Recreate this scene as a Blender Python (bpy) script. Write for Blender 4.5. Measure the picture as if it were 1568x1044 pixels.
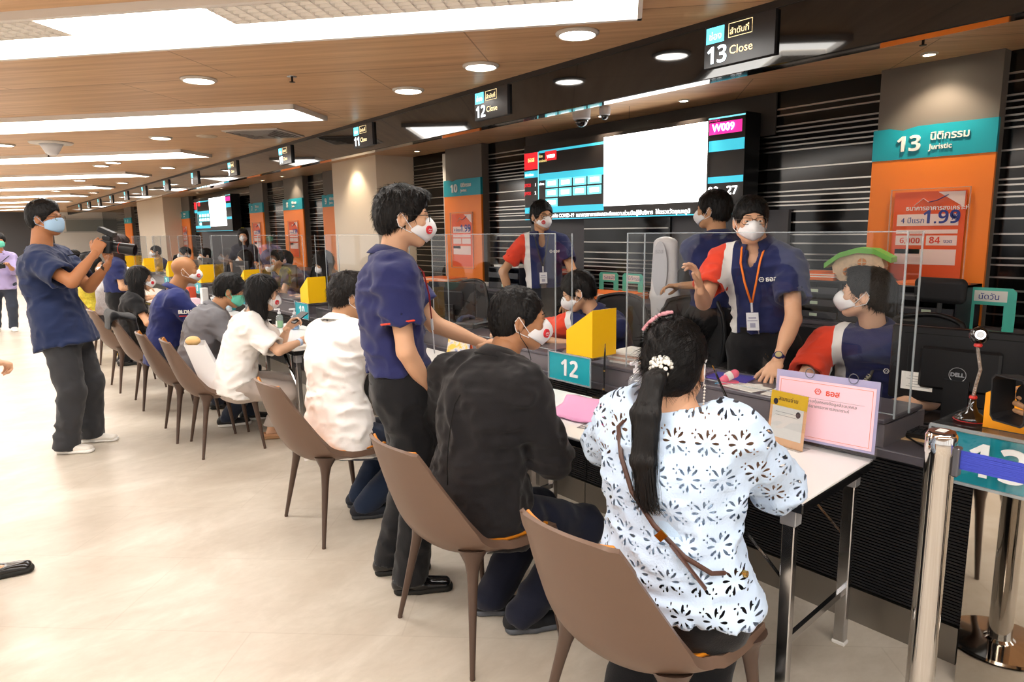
import bpy, math, random, zlib
import numpy as np
from mathutils import Matrix, Vector
for o in list(bpy.data.objects): bpy.data.objects.remove(o)
SC = bpy.context.scene
COL = SC.collection
PI = math.pi
# ------------------------------------------------------------------ camera
def make_camera():
    a, p, r = [math.radians(v) for v in (38.3, 9.3, -.85)]
    f = np.array([math.sin(a)*math.cos(p), math.cos(a)*math.cos(p), -math.sin(p)])
    rt = np.array([math.cos(a), -math.sin(a), 0]); up = np.cross(rt, f)
    r2 = rt*math.cos(r)+up*math.sin(r); u2 = -rt*math.sin(r)+up*math.cos(r)
    cam = bpy.data.cameras.new('camera'); o = bpy.data.objects.new('camera', cam); COL.objects.link(o)
    cam.sensor_width = 36; cam.lens = 1048/1568*36; cam.clip_start = .05; cam.clip_end = 200
    o.matrix_world = Matrix(((r2[0], u2[0], -f[0], 0), (r2[1], u2[1], -f[1], 0), (r2[2], u2[2], -f[2], 1.55), (0, 0, 0, 1)))
    SC.camera = o
make_camera()
SC.view_settings.view_transform = 'Standard'
SC.view_settings.look = 'None'
SC.view_settings.exposure = 0.1
SC.view_settings.gamma = 1.0
SC.view_settings.use_curve_mapping = False
STRIP_E = 10.0      # ceiling strip light strength
DOWN_E = 22.0       # downlight disc strength
SPOT_W = 22.0       # little halogen spots over the back wall
w = bpy.data.worlds.new('world'); SC.world = w; w.use_nodes = True
w.node_tree.nodes['Background'].inputs[0].default_value = (1, .97, .93, 1)
w.node_tree.nodes['Background'].inputs[1].default_value = 1.3
SC.cycles.max_bounces = 8; SC.cycles.transparent_max_bounces = 24
SC.cycles.diffuse_bounces = 3; SC.cycles.glossy_bounces = 4; SC.cycles.transmission_bounces = 6
SC.cycles.caustics_reflective = False; SC.cycles.caustics_refractive = False
SC.cycles.sample_clamp_indirect = 6

# ------------------------------------------------------------------ materials
def lin(c):
    if isinstance(c, str):
        c = [int(c[i:i+2], 16)/255 for i in (0, 2, 4)]
        return tuple(v/12.92 if v <= .04045 else ((v+.055)/1.055)**2.4 for v in c)
    return c
MATS = {}
def pm(name, col, rough=.6, metal=0, spec=.5, coat=0, emit=0, alpha=1, sheen=0, trans=0, ior=1.45, bump=None, var=None):
    """bump=(scale,strength[,sx,sy,sz]); var=(scale,amount)"""
    if name in MATS: return MATS[name]
    m = bpy.data.materials.new(name); m.use_nodes = True
    N = m.node_tree.nodes; K = m.node_tree.links; b = N['Principled BSDF']
    c = lin(col)
    b.inputs['Base Color'].default_value = (*c, 1); b.inputs['Roughness'].default_value = rough
    b.inputs['Metallic'].default_value = metal; b.inputs['Specular IOR Level'].default_value = spec
    b.inputs['Coat Weight'].default_value = coat; b.inputs['Alpha'].default_value = alpha
    b.inputs['Transmission Weight'].default_value = trans; b.inputs['IOR'].default_value = ior
    if sheen: b.inputs['Sheen Weight'].default_value = sheen
    if emit:
        b.inputs['Emission Color'].default_value = (*c, 1); b.inputs['Emission Strength'].default_value = emit
    if bump or var:
        tc = N.new('ShaderNodeTexCoord'); mp = N.new('ShaderNodeMapping'); K.new(tc.outputs['Object'], mp.inputs[0])
        if bump and len(bump) > 2: mp.inputs['Scale'].default_value = bump[2:5]
    if bump:
        nz = N.new('ShaderNodeTexNoise'); nz.inputs['Scale'].default_value = bump[0]; nz.inputs['Detail'].default_value = 3
        K.new(mp.outputs[0], nz.inputs['Vector'])
        bp = N.new('ShaderNodeBump'); bp.inputs['Strength'].default_value = bump[1]; bp.inputs['Distance'].default_value = .01
        K.new(nz.outputs[0], bp.inputs['Height']); K.new(bp.outputs[0], b.inputs['Normal'])
    if var:
        nv = N.new('ShaderNodeTexNoise'); nv.inputs['Scale'].default_value = var[0]; nv.inputs['Detail'].default_value = 4
        K.new(mp.outputs[0], nv.inputs['Vector'])
        cr = N.new('ShaderNodeMix'); cr.data_type = 'RGBA'
        K.new(nv.outputs[0], cr.inputs[0])
        cr.inputs[6].default_value = (*[v*(1-var[1]) for v in c], 1); cr.inputs[7].default_value = (*[min(1, v*(1+var[1])) for v in c], 1)
        K.new(cr.outputs[2], b.inputs['Base Color'])
    MATS[name] = m
    return m
def glass(name, tint=(1, 1, 1), refl=.08, rough=.02, solid=0., ior=1.45):
    """thin clear sheet: mostly see-through, fresnel reflection"""
    if name in MATS: return MATS[name]
    m = bpy.data.materials.new(name); m.use_nodes = True
    N = m.node_tree.nodes; K = m.node_tree.links; N.clear()
    out = N.new('ShaderNodeOutputMaterial'); tr = N.new('ShaderNodeBsdfTransparent'); tr.inputs[0].default_value = (*tint, 1)
    gl = N.new('ShaderNodeBsdfGlossy'); gl.inputs['Roughness'].default_value = rough
    fr = N.new('ShaderNodeFresnel'); fr.inputs[0].default_value = 1.45
    mx = N.new('ShaderNodeMixShader'); ad = N.new('ShaderNodeMath'); ad.operation = 'ADD'; ad.inputs[1].default_value = refl-.04; ad.use_clamp = True
    ge = N.new('ShaderNodeNewGeometry'); im = N.new('ShaderNodeMix'); im.inputs[2].default_value = ior; im.inputs[3].default_value = 1/ior; K.new(ge.outputs['Backfacing'], im.inputs[0]); K.new(im.outputs[0], fr.inputs[0])
    K.new(fr.outputs[0], ad.inputs[0]); K.new(ad.outputs[0], mx.inputs[0]); K.new(tr.outputs[0], mx.inputs[1]); K.new(gl.outputs[0], mx.inputs[2])
    last = mx
    if solid:
        df = N.new('ShaderNodeBsdfDiffuse'); df.inputs[0].default_value = (.9, .93, .95, 1)
        m2 = N.new('ShaderNodeMixShader'); m2.inputs[0].default_value = solid; K.new(mx.outputs[0], m2.inputs[1]); K.new(df.outputs[0], m2.inputs[2]); last = m2
    K.new(last.outputs[0], out.inputs[0]); MATS[name] = m
    return m
def hairmat(name, col, rough=.5, sc=(90, 90, 9)):
    m = pm(name, col, rough, spec=.3, bump=(1., .45, *sc))
    return m
def skin(col): return pm('skin_'+col, col, .5, spec=.4, bump=(140, .04), var=(9, .07))
def cloth(name, col, rough=.85, sheen=.15, b=(260, .12), var=(5, .05)): return pm(name, col, rough, spec=.25, sheen=sheen, bump=b, var=var)
# polo with a red sleeve and a white side band, thresholds on the vertex attribute 'reg'
def polo_mat(name, base, red='E8492F', white='E9E6E2'):
    if name in MATS: return MATS[name]
    m = cloth(name, base); N = m.node_tree.nodes; K = m.node_tree.links; b = N['Principled BSDF']
    src = b.inputs['Base Color'].links[0].from_socket
    at = N.new('ShaderNodeAttribute'); at.attribute_name = 'reg'
    cur = src
    for th, c in ((.105, white), (.142, red)):
        g = N.new('ShaderNodeMath'); g.operation = 'GREATER_THAN'; g.inputs[1].default_value = th; K.new(at.outputs['Fac'], g.inputs[0])
        mx = N.new('ShaderNodeMix'); mx.data_type = 'RGBA'; K.new(g.outputs[0], mx.inputs[0]); K.new(cur, mx.inputs[6]); mx.inputs[7].default_value = (*lin(c), 1)
        cur = mx.outputs[2]
    K.new(cur, b.inputs['Base Color'])
    return m

# ------------------------------------------------------------------ objects
def link(o, parent=None):
    COL.objects.link(o)
    if parent is not None: o.parent = parent
    return o
def tag(o, label=None, cat=None, group=None, kind=None):
    if label: o['label'] = label
    if cat: o['category'] = cat
    if group: o['group'] = group
    if kind: o['kind'] = kind
    return o
def thing(name, label, cat, loc=(0, 0, 0), rz=0, group=None):
    o = bpy.data.objects.new(name, None); o.empty_display_size = .1
    link(o); o.location = loc; o.rotation_euler = (0, 0, rz)
    return tag(o, label, cat, group)
def dup(root, loc, rz=None, label=None, group=None):
    r = root.copy(); COL.objects.link(r); r.location = loc
    if rz is not None: r.rotation_euler = (0, 0, rz)
    tag(r, label, None, group)
    for ch in list(root.children):
        c = ch.copy(); COL.objects.link(c); c.parent = r
        for g in ch.children:
            d = g.copy(); COL.objects.link(d); d.parent = c
    return r
class MB:
    def __init__(s): s.v = []; s.f = []; s.m = []; s.mats = []; s.cur = 0; s.T = None
    def mat(s, m):
        if m not in s.mats: s.mats.append(m)
        s.cur = s.mats.index(m); return s
    def add(s, vs, fs):
        n = len(s.v)
        s.v += [tuple(map(float, v)) for v in vs]; s.f += [tuple(i+n for i in f) for f in fs]; s.m += [s.cur]*len(fs)
        return s
    def box(s, lo, hi, rz=0, bev=0, c=None):
        x0, y0, z0 = lo; x1, y1, z1 = hi
        if bev:
            b = min(bev, (x1-x0)/2.01, (y1-y0)/2.01, (z1-z0)/2.01)
            bm = []  # chamfered box: 24 verts
            V = []; idx = {}
            for sx in (0, 1):
                for sy in (0, 1):
                    for sz in (0, 1):
                        X = (x0, x1)[sx]; Y = (y0, y1)[sy]; Z = (z0, z1)[sz]
                        ix = X+(b if sx == 0 else -b); iy = Y+(b if sy == 0 else -b); iz = Z+(b if sz == 0 else -b)
                        for k, p in enumerate(((X, iy, iz), (ix, Y, iz), (ix, iy, Z))):
                            idx[(sx, sy, sz, k)] = len(V); V.append(p)
            F = []
            q = lambda *a: F.append([idx[t] for t in a])
            for sx in (0, 1): q((sx, 0, 0, 0), (sx, 1, 0, 0), (sx, 1, 1, 0), (sx, 0, 1, 0))
            for sy in (0, 1): q((0, sy, 0, 1), (1, sy, 0, 1), (1, sy, 1, 1), (0, sy, 1, 1))
            for sz in (0, 1): q((0, 0, sz, 2), (1, 0, sz, 2), (1, 1, sz, 2), (0, 1, sz, 2))
            for a in (0, 1):
                for c_ in (0, 1):
                    q((a, c_, 0, 0), (a, c_, 1, 0), (a, c_, 1, 1), (a, c_, 0, 1))
                    q((a, 0, c_, 0), (a, 1, c_, 0), (a, 1, c_, 2), (a, 0, c_, 2))
                    q((0, a, c_, 1), (1, a, c_, 1), (1, a, c_, 2), (0, a, c_, 2))
                    for d in (0, 1): 
                        if True: F.append([idx[(a, c_, d, 0)], idx[(a, c_, d, 1)], idx[(a, c_, d, 2)]])
            # dedupe triple-added corners
            seen = set(); G = []
            for f in F:
                kf = tuple(sorted(f))
                if kf in seen: continue
                seen.add(kf); G.append(f)
            F = G
        else:
            V = [(x, y, z) for x in (x0, x1) for y in (y0, y1) for z in (z0, z1)]
            F = [(0, 1, 3, 2), (4, 6, 7, 5), (0, 4, 5, 1), (2, 3, 7, 6), (0, 2, 6, 4), (1, 5, 7, 3)]
        # fix winding outward
        cc = np.array([(x0+x1)/2, (y0+y1)/2, (z0+z1)/2]); VV = np.array(V); G = []
        for f in F:
            p = VV[list(f)]; nrm = np.cross(p[1]-p[0], p[2]-p[0])
            G.append(tuple(f) if nrm@(p.mean(0)-cc) > 0 else tuple(reversed(f)))
        if rz:
            c0 = cc if c is None else np.array(c); ca, sa = math.cos(rz), math.sin(rz)
            V = [(c0[0]+(x-c0[0])*ca-(y-c0[1])*sa, c0[1]+(x-c0[0])*sa+(y-c0[1])*ca, z) for x, y, z in V]
        return s.add(V, G)
    def obox(s, ctr, half, M):
        """oriented box; M rows = axes"""
        M = np.array(M, float); V = [np.array(ctr)+sum(sg*h*ax for sg, h, ax in zip(sgn, half, M)) for sgn in ((x, y, z) for x in (-1, 1) for y in (-1, 1) for z in (-1, 1))]
        F = [(0, 1, 3, 2), (4, 6, 7, 5), (0, 4, 5, 1), (2, 3, 7, 6), (0, 2, 6, 4), (1, 5, 7, 3)]
        if np.linalg.det(M) < 0: F = [f[::-1] for f in F]
        return s.add(V, F)
    def tube(s, pts, r, n=10, caps=True, sq=1.):
        pts = [np.array(p, float) for p in pts]; rs = r if hasattr(r, '__len__') else [r]*len(pts)
        V = []; F = []; ref = None
        for i, p in enumerate(pts):
            t = pts[min(i+1, len(pts)-1)]-pts[max(i-1, 0)]; t = t/(np.linalg.norm(t)+1e-9)
            if ref is None: ref = np.array([0, 0, 1.]) if abs(t[2]) < .9 else np.array([1., 0, 0])
            a = np.cross(t, ref); a /= np.linalg.norm(a)+1e-9; b = np.cross(a, t); ref = b
            for k in range(n):
                an = 2*PI*k/n; V.append(p+rs[i]*(math.cos(an)*a+math.sin(an)*b*sq))
        for i in range(len(pts)-1):
            for k in range(n):
                F.append((i*n+k, i*n+(k+1) % n, (i+1)*n+(k+1) % n, (i+1)*n+k))
        if caps:
            F.append(tuple(range(n))[::-1]); F.append(tuple(range((len(pts)-1)*n, len(pts)*n)))
        F = [f[::-1] for f in F]
        return s.add(V, F)
    def lathe(s, prof, c=(0, 0, 0), n=24, a0=0, a1=2*PI):
        V = []; F = []; m = len(prof)
        for k in range(n):
            an = 2*PI*k/n
            for r, z in prof: V.append((c[0]+r*math.cos(an), c[1]+r*math.sin(an), c[2]+z))
        for k in range(n):
            for i in range(m-1):
                F.append((k*m+i, ((k+1) % n)*m+i, ((k+1) % n)*m+i+1, k*m+i+1))
        if prof[0][0] > 1e-6: F.append(tuple(k*m for k in range(n))[::-1])
        if prof[-1][0] > 1e-6: F.append(tuple(k*m+m-1 for k in range(n)))
        return s.add(V, F)
    def poly(s, pts): return s.add(pts, [tuple(range(len(pts)))])
    def prism(s, pts2, fn, d):
        """2-D outline pts2 mapped by fn(u,v)->3-D, extruded by vector d"""
        P = [np.array(fn(u, v), float) for u, v in pts2]; n = len(P); d = np.array(d, float)
        V = P+[p+d for p in P]
        nrm = sum(np.cross(P[i], P[(i+1) % n]) for i in range(n))
        F = [tuple(range(n)), tuple(range(n, 2*n))[::-1]]+[(i, i+n, (i+1) % n+n, (i+1) % n) for i in range(n)]
        if nrm@d > 0: F = [f[::-1] for f in F]
        return s.add(V, F)
    def build(s, name, mat=None, parent=None, smooth=False, bevel=0, solid=0, sub=0, auto=None):
        me = bpy.data.meshes.new(name); me.from_pydata(s.v, [], s.f)
        mats = s.mats or ([mat] if mat else [])
        for m in mats: me.materials.append(m)
        if len(mats) > 1: me.polygons.foreach_set('material_index', s.m)
        if smooth: me.polygons.foreach_set('use_smooth', [True]*len(me.polygons))
        me.update()
        if auto: me.set_sharp_from_angle(angle=math.radians(auto))
        o = bpy.data.objects.new(name, me); link(o, parent)
        if solid: md = o.modifiers.new('solid', 'SOLIDIFY'); md.thickness = solid; md.offset = 0
        if bevel: md = o.modifiers.new('bevel', 'BEVEL'); md.width = bevel; md.segments = 2; md.limit_method = 'ANGLE'
        if sub: md = o.modifiers.new('sub', 'SUBSURF'); md.levels = sub; md.render_levels = sub
        return o
def struct(name, mb, mat=None, **k):
    o = mb.build(name, mat, **k); o['kind'] = 'structure'; return o
def text(name, body, size, mat, origin, xdir, ydir, parent=None, depth=.001, align='LEFT', bold=0., ysc=1.):
    """flat lettering as mesh; origin = baseline point, xdir/ydir unit vectors (world or parent local)"""
    if bold and body.replace('.', '').replace(',', '').isdigit(): body = ''.join(chr(0x1D7EC+int(ch)) if ch.isdigit() else ch for ch in body); bold = 0; size *= .95   # bold sans figures
    cu = bpy.data.curves.new(name, 'FONT'); cu.body = body; cu.size = size; cu.extrude = depth; cu.align_x = align; cu.offset = bold; cu.resolution_u = 3
    tmp = bpy.data.objects.new(name+'_t', cu); COL.objects.link(tmp)
    bpy.context.view_layer.update()
    dg = bpy.context.evaluated_depsgraph_get()
    me = bpy.data.meshes.new_from_object(tmp.evaluated_get(dg)); bpy.data.objects.remove(tmp); bpy.data.curves.remove(cu)
    me.materials.clear(); me.materials.append(mat)
    x = np.array(xdir, float); y = np.array(ydir, float); z = np.cross(x, y)
    M = Matrix(((x[0], y[0]*ysc, z[0], origin[0]), (x[1], y[1]*ysc, z[1], origin[1]), (x[2], y[2]*ysc, z[2], origin[2]), (0, 0, 0, 1)))
    me.transform(M)
    o = bpy.data.objects.new(name, me); link(o, parent); return o

# ------------------------------------------------------------------ implicit surfaces
def _hash(ix, iy, iz, seed):
    h = (ix*374761393+iy*668265263+iz*2147483647+seed*974634777) & 0xffffffff
    h = ((h ^ (h >> 13))*1274126177) & 0xffffffff
    return ((h ^ (h >> 16)) & 0xffff)/65535.
def noise(P, seed=0):
    P = np.asarray(P, float); i = np.floor(P).astype(np.int64); f = P-i; f = f*f*(3-2*f); r = 0
    for dx in (0, 1):
        for dy in (0, 1):
            for dz in (0, 1):
                wgt = (f[..., 0] if dx else 1-f[..., 0])*(f[..., 1] if dy else 1-f[..., 1])*(f[..., 2] if dz else 1-f[..., 2])
                r = r+wgt*_hash(i[..., 0]+dx, i[..., 1]+dy, i[..., 2]+dz, seed)
    return r
def nrm(v): v = np.asarray(v, float); return v/(np.linalg.norm(v)+1e-12)
I3 = np.eye(3)
def ell(c, r, M=I3):
    c = np.array(c, float); r = np.array(r, float); M = np.array(M, float)
    def fn(P):
        q = (P-c)@M.T; l = np.sqrt(((q/r)**2).sum(-1)); g = np.sqrt(((q/r**2)**2).sum(-1))+1e-6
        return l*(l-1)/g
    e = np.sqrt(((M*r[:, None])**2).sum(0)); return fn, c-e, c+e
def rc(a, b, ra, rb=None, cut=None):
    """round cone; cut=(point,dir): keep the side behind the plane"""
    a = np.array(a, float); b = np.array(b, float); rb = ra if rb is None else rb; ab = b-a; L2 = ab@ab+1e-9
    def fn(P):
        t = np.clip(((P-a)@ab)/L2, 0, 1); d = np.sqrt(((P-(a+t[..., None]*ab))**2).sum(-1))-(ra+(rb-ra)*t)
        if cut is not None: d = np.maximum(d, (P-np.array(cut[0]))@np.array(cut[1]))
        return d
    R = max(ra, rb); return fn, np.minimum(a, b)-R, np.maximum(a, b)+R
def ec(a, b, ra, rb, side):
    a = np.array(a, float); b = np.array(b, float); ab = b-a; L2 = ab@ab+1e-9; ax = ab/math.sqrt(L2)
    side = nrm(np.array(side)-ax*(ax@np.array(side))); fr = np.cross(ax, side)
    def fn(P):
        t = np.clip(((P-a)@ab)/L2, 0, 1); o = P-(a+t[..., None]*ab)
        rs = ra[0]+(rb[0]-ra[0])*t; rf = ra[1]+(rb[1]-ra[1])*t; m = np.minimum(rs, rf)
        return (np.sqrt(((o@side)/rs)**2+((o@fr)/rf)**2+((o@ax)/m)**2)-1)*m
    R = max(*ra, *rb); return fn, np.minimum(a, b)-R, np.maximum(a, b)+R
class Grid:
    def __init__(s, prims, h, pad=.02):
        lo = np.min([p[1] for p in prims], 0)-pad-2*h; hi = np.max([p[2] for p in prims], 0)+pad+2*h
        s.h = h; s.lo = lo; s.n = np.ceil((hi-lo)/h).astype(int)+1
        s.F = np.full(s.n, .15)
        s.ax = [lo[i]+h*np.arange(s.n[i]) for i in range(3)]
    def pts(s, sl):
        X, Y, Z = np.meshgrid(s.ax[0][sl[0]], s.ax[1][sl[1]], s.ax[2][sl[2]], indexing='ij'); return np.stack([X, Y, Z], -1)
    def sl(s, lo, hi, m):
        a = np.maximum(np.floor((lo-m-s.lo)/s.h).astype(int), 0); b = np.minimum(np.ceil((hi+m-s.lo)/s.h).astype(int)+1, s.n)
        return tuple(slice(x, max(x, y)) for x, y in zip(a, b))
    def add(s, prim, k=.02, op='u'):
        fn, lo, hi = prim; sl = s.sl(np.asarray(lo), np.asarray(hi), k+2.5*s.h)
        A = s.F[sl]
        if A.size == 0: return s
        d = fn(s.pts(sl))
        if op == 's': d = -d; A2 = -A; B2 = -d
        else: A2 = A; B2 = d
        hh = np.clip(.5+.5*(A2-B2)/k, 0, 1); r = A2*(1-hh)+B2*hh-k*hh*(1-hh)
        s.F[sl] = r if op == 'u' else -r
        return s
    def isect(s, fn):
        s.F = np.maximum(s.F, fn(s.pts((slice(None),)*3))); return s
    def displace(s, fn, band=.03):
        m = np.abs(s.F) < band; idx = np.argwhere(m); P = s.lo+idx*s.h; s.F[m] += fn(P); return s
    def mesh(s):
        F = s.F; F[0] = F[-1] = .1; F[:, 0] = F[:, -1] = .1; F[:, :, 0] = F[:, :, -1] = .1
        S = F < 0; n = s.n
        cnt = np.zeros(n-1, int)
        for dx in (0, 1):
            for dy in (0, 1):
                for dz in (0, 1):
                    cnt += S[dx:n[0]-1+dx, dy:n[1]-1+dy, dz:n[2]-1+dz]
        act = (cnt > 0) & (cnt < 8); cells = np.argwhere(act); nid = np.full(n-1, -1); nid[act] = np.arange(len(cells))
        acc = np.zeros((len(cells), 3)); num = np.zeros(len(cells)); c = cells
        for ax in range(3):
            o1, o2 = [i for i in range(3) if i != ax]
            for a in (0, 1):
                for b in (0, 1):
                    p = c.copy(); p[:, o1] += a; p[:, o2] += b; q = p.copy(); q[:, ax] += 1
                    f0 = F[tuple(p.T)]; f1 = F[tuple(q.T)]; m = (f0 < 0) != (f1 < 0)
                    t = np.where(m, f0/np.where(m, f0-f1, 1), 0)
                    pos = (p-c).astype(float); pos[:, ax] += t
                    acc[m] += pos[m]; num += m
        V = s.lo+(cells+acc/num[:, None])*s.h
        Q = []
        for ax in range(3):
            o1, o2 = (ax+1) % 3, (ax+2) % 3
            sl0 = [slice(1, -1)]*3; sl0[ax] = slice(0, -1); sl1 = [slice(1, -1)]*3; sl1[ax] = slice(1, None)
            A = S[tuple(sl0)]; B = S[tuple(sl1)]; off = np.ones(3, int); off[ax] = 0
            for flip, M in ((False, A & ~B), (True, ~A & B)):
                e = np.argwhere(M)+off
                if not len(e): continue
                def cid(d1, d2):
                    x = e.copy(); x[:, o1] -= d1; x[:, o2] -= d2; return nid[tuple(x.T)]
                q = np.stack([cid(1, 1), cid(0, 1), cid(0, 0), cid(1, 0)], 1)
                Q.append(q[:, ::-1] if flip else q)
        return V, (np.concatenate(Q) if Q else np.zeros((0, 4), int))
def raw_mesh(name, parts, mat, parent=None, org=(0, 0, 0), attr=None, smooth=True, extra=None):
    """parts: list of (V,Q)"""
    VV = []; QQ = []; n = 0
    for V, Q in parts: VV.append(V); QQ.append(Q+n); n += len(V)
    V = np.concatenate(VV)-np.array(org); Q = np.concatenate(QQ)
    me = bpy.data.meshes.new(name); me.vertices.add(len(V)); me.vertices.foreach_set('co', V.astype(np.float32).ravel())
    me.loops.add(len(Q)*4); me.loops.foreach_set('vertex_index', Q.astype(np.int32).ravel())
    me.polygons.add(len(Q)); me.polygons.foreach_set('loop_start', np.arange(len(Q), dtype=np.int32)*4)
    me.polygons.foreach_set('use_smooth', np.full(len(Q), smooth)); me.update(calc_edges=True); me.validate()
    if attr is not None:
        a = me.attributes.new('reg', 'FLOAT', 'POINT'); a.data.foreach_set('value', attr(V+np.array(org)).astype(np.float32))
    me.materials.append(mat)
    o = bpy.data.objects.new(name, me); return link(o, parent)
def sdf(name, prims, h, mat, parent=None, org=(0, 0, 0), k=.02, **kw):
    """prims: list of prim or (prim,k) or (prim,k,'s')"""
    ps = [(p, k, 'u') if callable(p[0]) else (p+('u',) if len(p) == 2 else p) for p in prims]
    g = Grid([p[0] for p in ps if p[2] == 'u'], h)
    for p, kk, op in ps: g.add(p, kk, op)
    return raw_mesh(name, [g.mesh()], mat, parent, org, **kw)
# ------------------------------------------------------------------ room
H = 2.5; XW = 4.75; XF = 2.85; YE = 27.6
Z3 = np.array([0, 0, 1.])
SD = np.array([math.sin(math.radians(42)), -math.cos(math.radians(42)), 0])*1.0   # along the light strips
SD = np.array([.67, -.742, 0]); SN = np.array([.742, .67, 0])
def tex_setup(m):
    N = m.node_tree.nodes; K = m.node_tree.links; return N, K, N['Principled BSDF'], N.new('ShaderNodeTexCoord')
def floor_mat():
    m = pm('floor_stone', 'DDD2C3', .33, spec=.4); N, K, b, tc = tex_setup(m)
    def noise_(sc, det, rough=.6, dist=0., vec=None):
        n = N.new('ShaderNodeTexNoise'); n.inputs['Scale'].default_value = sc; n.inputs['Detail'].default_value = det; n.inputs['Roughness'].default_value = rough
        n.inputs['Distortion'].default_value = dist; K.new(vec or tc.outputs['Object'], n.inputs['Vector']); return n
    mp = N.new('ShaderNodeMapping'); mp.inputs['Rotation'].default_value = (0, 0, -.85); mp.inputs['Scale'].default_value = (.9, 1.5, 1); K.new(tc.outputs['Object'], mp.inputs[0])
    n1 = noise_(1.7, 8, .62, .6, mp.outputs[0]); n2 = noise_(9, 6, .7, .4, mp.outputs[0])
    r1 = N.new('ShaderNodeValToRGB'); e = r1.color_ramp.elements; e[0].position = .3; e[0].color = (*lin('C3B6A6'), 1); e[1].position = .72; e[1].color = (*lin('DED4C7'), 1)
    x = e.new(.5) if False else r1.color_ramp.elements.new(.5); x.color = (*lin('CCC1B2'), 1)
    K.new(n1.outputs[0], r1.inputs[0])
    r2 = N.new('ShaderNodeValToRGB'); e = r2.color_ramp.elements; e[0].position = .35; e[0].color = (.9, .89, .87, 1); e[1].position = .62; e[1].color = (1, 1, 1, 1); K.new(n2.outputs[0], r2.inputs[0])
    mx = N.new('ShaderNodeMix'); mx.data_type = 'RGBA'; mx.blend_type = 'MULTIPLY'; mx.inputs[0].default_value = .8; K.new(r1.outputs[0], mx.inputs[6]); K.new(r2.outputs[0], mx.inputs[7])
    # large tile joints, very faint
    mp2 = N.new('ShaderNodeMapping'); mp2.inputs['Rotation'].default_value = (0, 0, .733); K.new(tc.outputs['Object'], mp2.inputs[0])
    br = N.new('ShaderNodeTexBrick'); br.offset = .5; br.inputs['Scale'].default_value = 1; br.inputs['Mortar Size'].default_value = .003; br.inputs['Brick Width'].default_value = 1.2; br.inputs['Row Height'].default_value = .6
    br.inputs[1].default_value = (1, 1, 1, 1); br.inputs[2].default_value = (.93, .93, .93, 1); br.inputs[3].default_value = (.72, .68, .64, 1); K.new(mp2.outputs[0], br.inputs[0])
    m2 = N.new('ShaderNodeMix'); m2.data_type = 'RGBA'; m2.blend_type = 'MULTIPLY'; m2.inputs[0].default_value = .32; K.new(mx.outputs[2], m2.inputs[6]); K.new(br.outputs[0], m2.inputs[7])
    K.new(m2.outputs[2], b.inputs['Base Color']); return m
def ceil_mat():
    m = pm('ceiling_wood', 'A57F58', .38, spec=.35); N, K, b, tc = tex_setup(m)
    mp = N.new('ShaderNodeMapping'); mp.inputs['Rotation'].default_value = (0, 0, math.atan2(.742, .67)); K.new(tc.outputs['Object'], mp.inputs[0])
    mg = N.new('ShaderNodeMapping'); mg.inputs['Scale'].default_value = (.8, 16, 1); K.new(mp.outputs[0], mg.inputs[0])
    n = N.new('ShaderNodeTexNoise'); n.inputs['Scale'].default_value = 1.4; n.inputs['Detail'].default_value = 8; n.inputs['Distortion'].default_value = .5; K.new(mg.outputs[0], n.inputs['Vector'])
    r = N.new('ShaderNodeValToRGB'); e = r.color_ramp.elements; e[0].position = .3; e[0].color = (*lin('C39870'), 1); e[1].position = .7; e[1].color = (*lin('E2BA8E'), 1); K.new(n.outputs[0], r.inputs[0])
    br = N.new('ShaderNodeTexBrick'); br.offset = .5; br.inputs['Scale'].default_value = 1; br.inputs['Mortar Size'].default_value = .004; br.inputs['Brick Width'].default_value = 1.6; br.inputs['Row Height'].default_value = .82
    br.inputs[1].default_value = (1, 1, 1, 1); br.inputs[2].default_value = (.9, .9, .9, 1); br.inputs[3].default_value = (.45, .4, .36, 1); K.new(mp.outputs[0], br.inputs[0])
    mx = N.new('ShaderNodeMix'); mx.data_type = 'RGBA'; mx.blend_type = 'MULTIPLY'; mx.inputs[0].default_value = 1; K.new(r.outputs[0], mx.inputs[6]); K.new(br.outputs[0], mx.inputs[7])
    K.new(mx.outputs[2], b.inputs['Base Color']); return m
def stripe_mat():
    """black glossy shutter wall"""
    return pm('wall_black_gloss', '0B0A0A', .12, spec=.5)
X0, X1, Y0, Y1 = -9., XW+.1, -7., 34.
struct('floor', MB().box((X0, Y0, -.1), (X1, Y1, 0)), floor_mat())
white_paint = pm('paint_white', 'E6E1DA', .7); grey_paint = pm('paint_grey', '4D4D50', .6); chrome = pm('chrome', 'C9C9CC', .12, 1)
def open_fill_wall(nm, horiz):   # unseen wall of piers and head, openings added to let fill light in
    mb = MB(); a, b = (X0, X1) if horiz else (Y0, Y1); q = a
    while q < b:
        mb.box((q, Y0-.1, 0), (min(q+.35, b), Y0, 3)) if horiz else mb.box((X0-.1, q, 0), (X0, min(q+.35, b), 3)); q += 2.6
    mb.box((X0, Y0-.1, 2.62), (X1, Y0, 3)) if horiz else mb.box((X0-.1, Y0, 2.62), (X0, Y1, 3))
    struct(nm, mb, white_paint)
open_fill_wall('wall_left', False); open_fill_wall('wall_back', True)
# far wall: dark grey at the left, white with a glazed strip at the right
struct('wall_far', MB().mat(grey_paint).box((X0, Y1, 0), (2.95, Y1+.1, 3)).mat(white_paint).box((2.95, Y1, 0), (X1+3, Y1+.1, 3)))
struct('wall_counter', MB().box((XW, Y0, 0), (XW+.1, Y1, 3)), stripe_mat())
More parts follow.
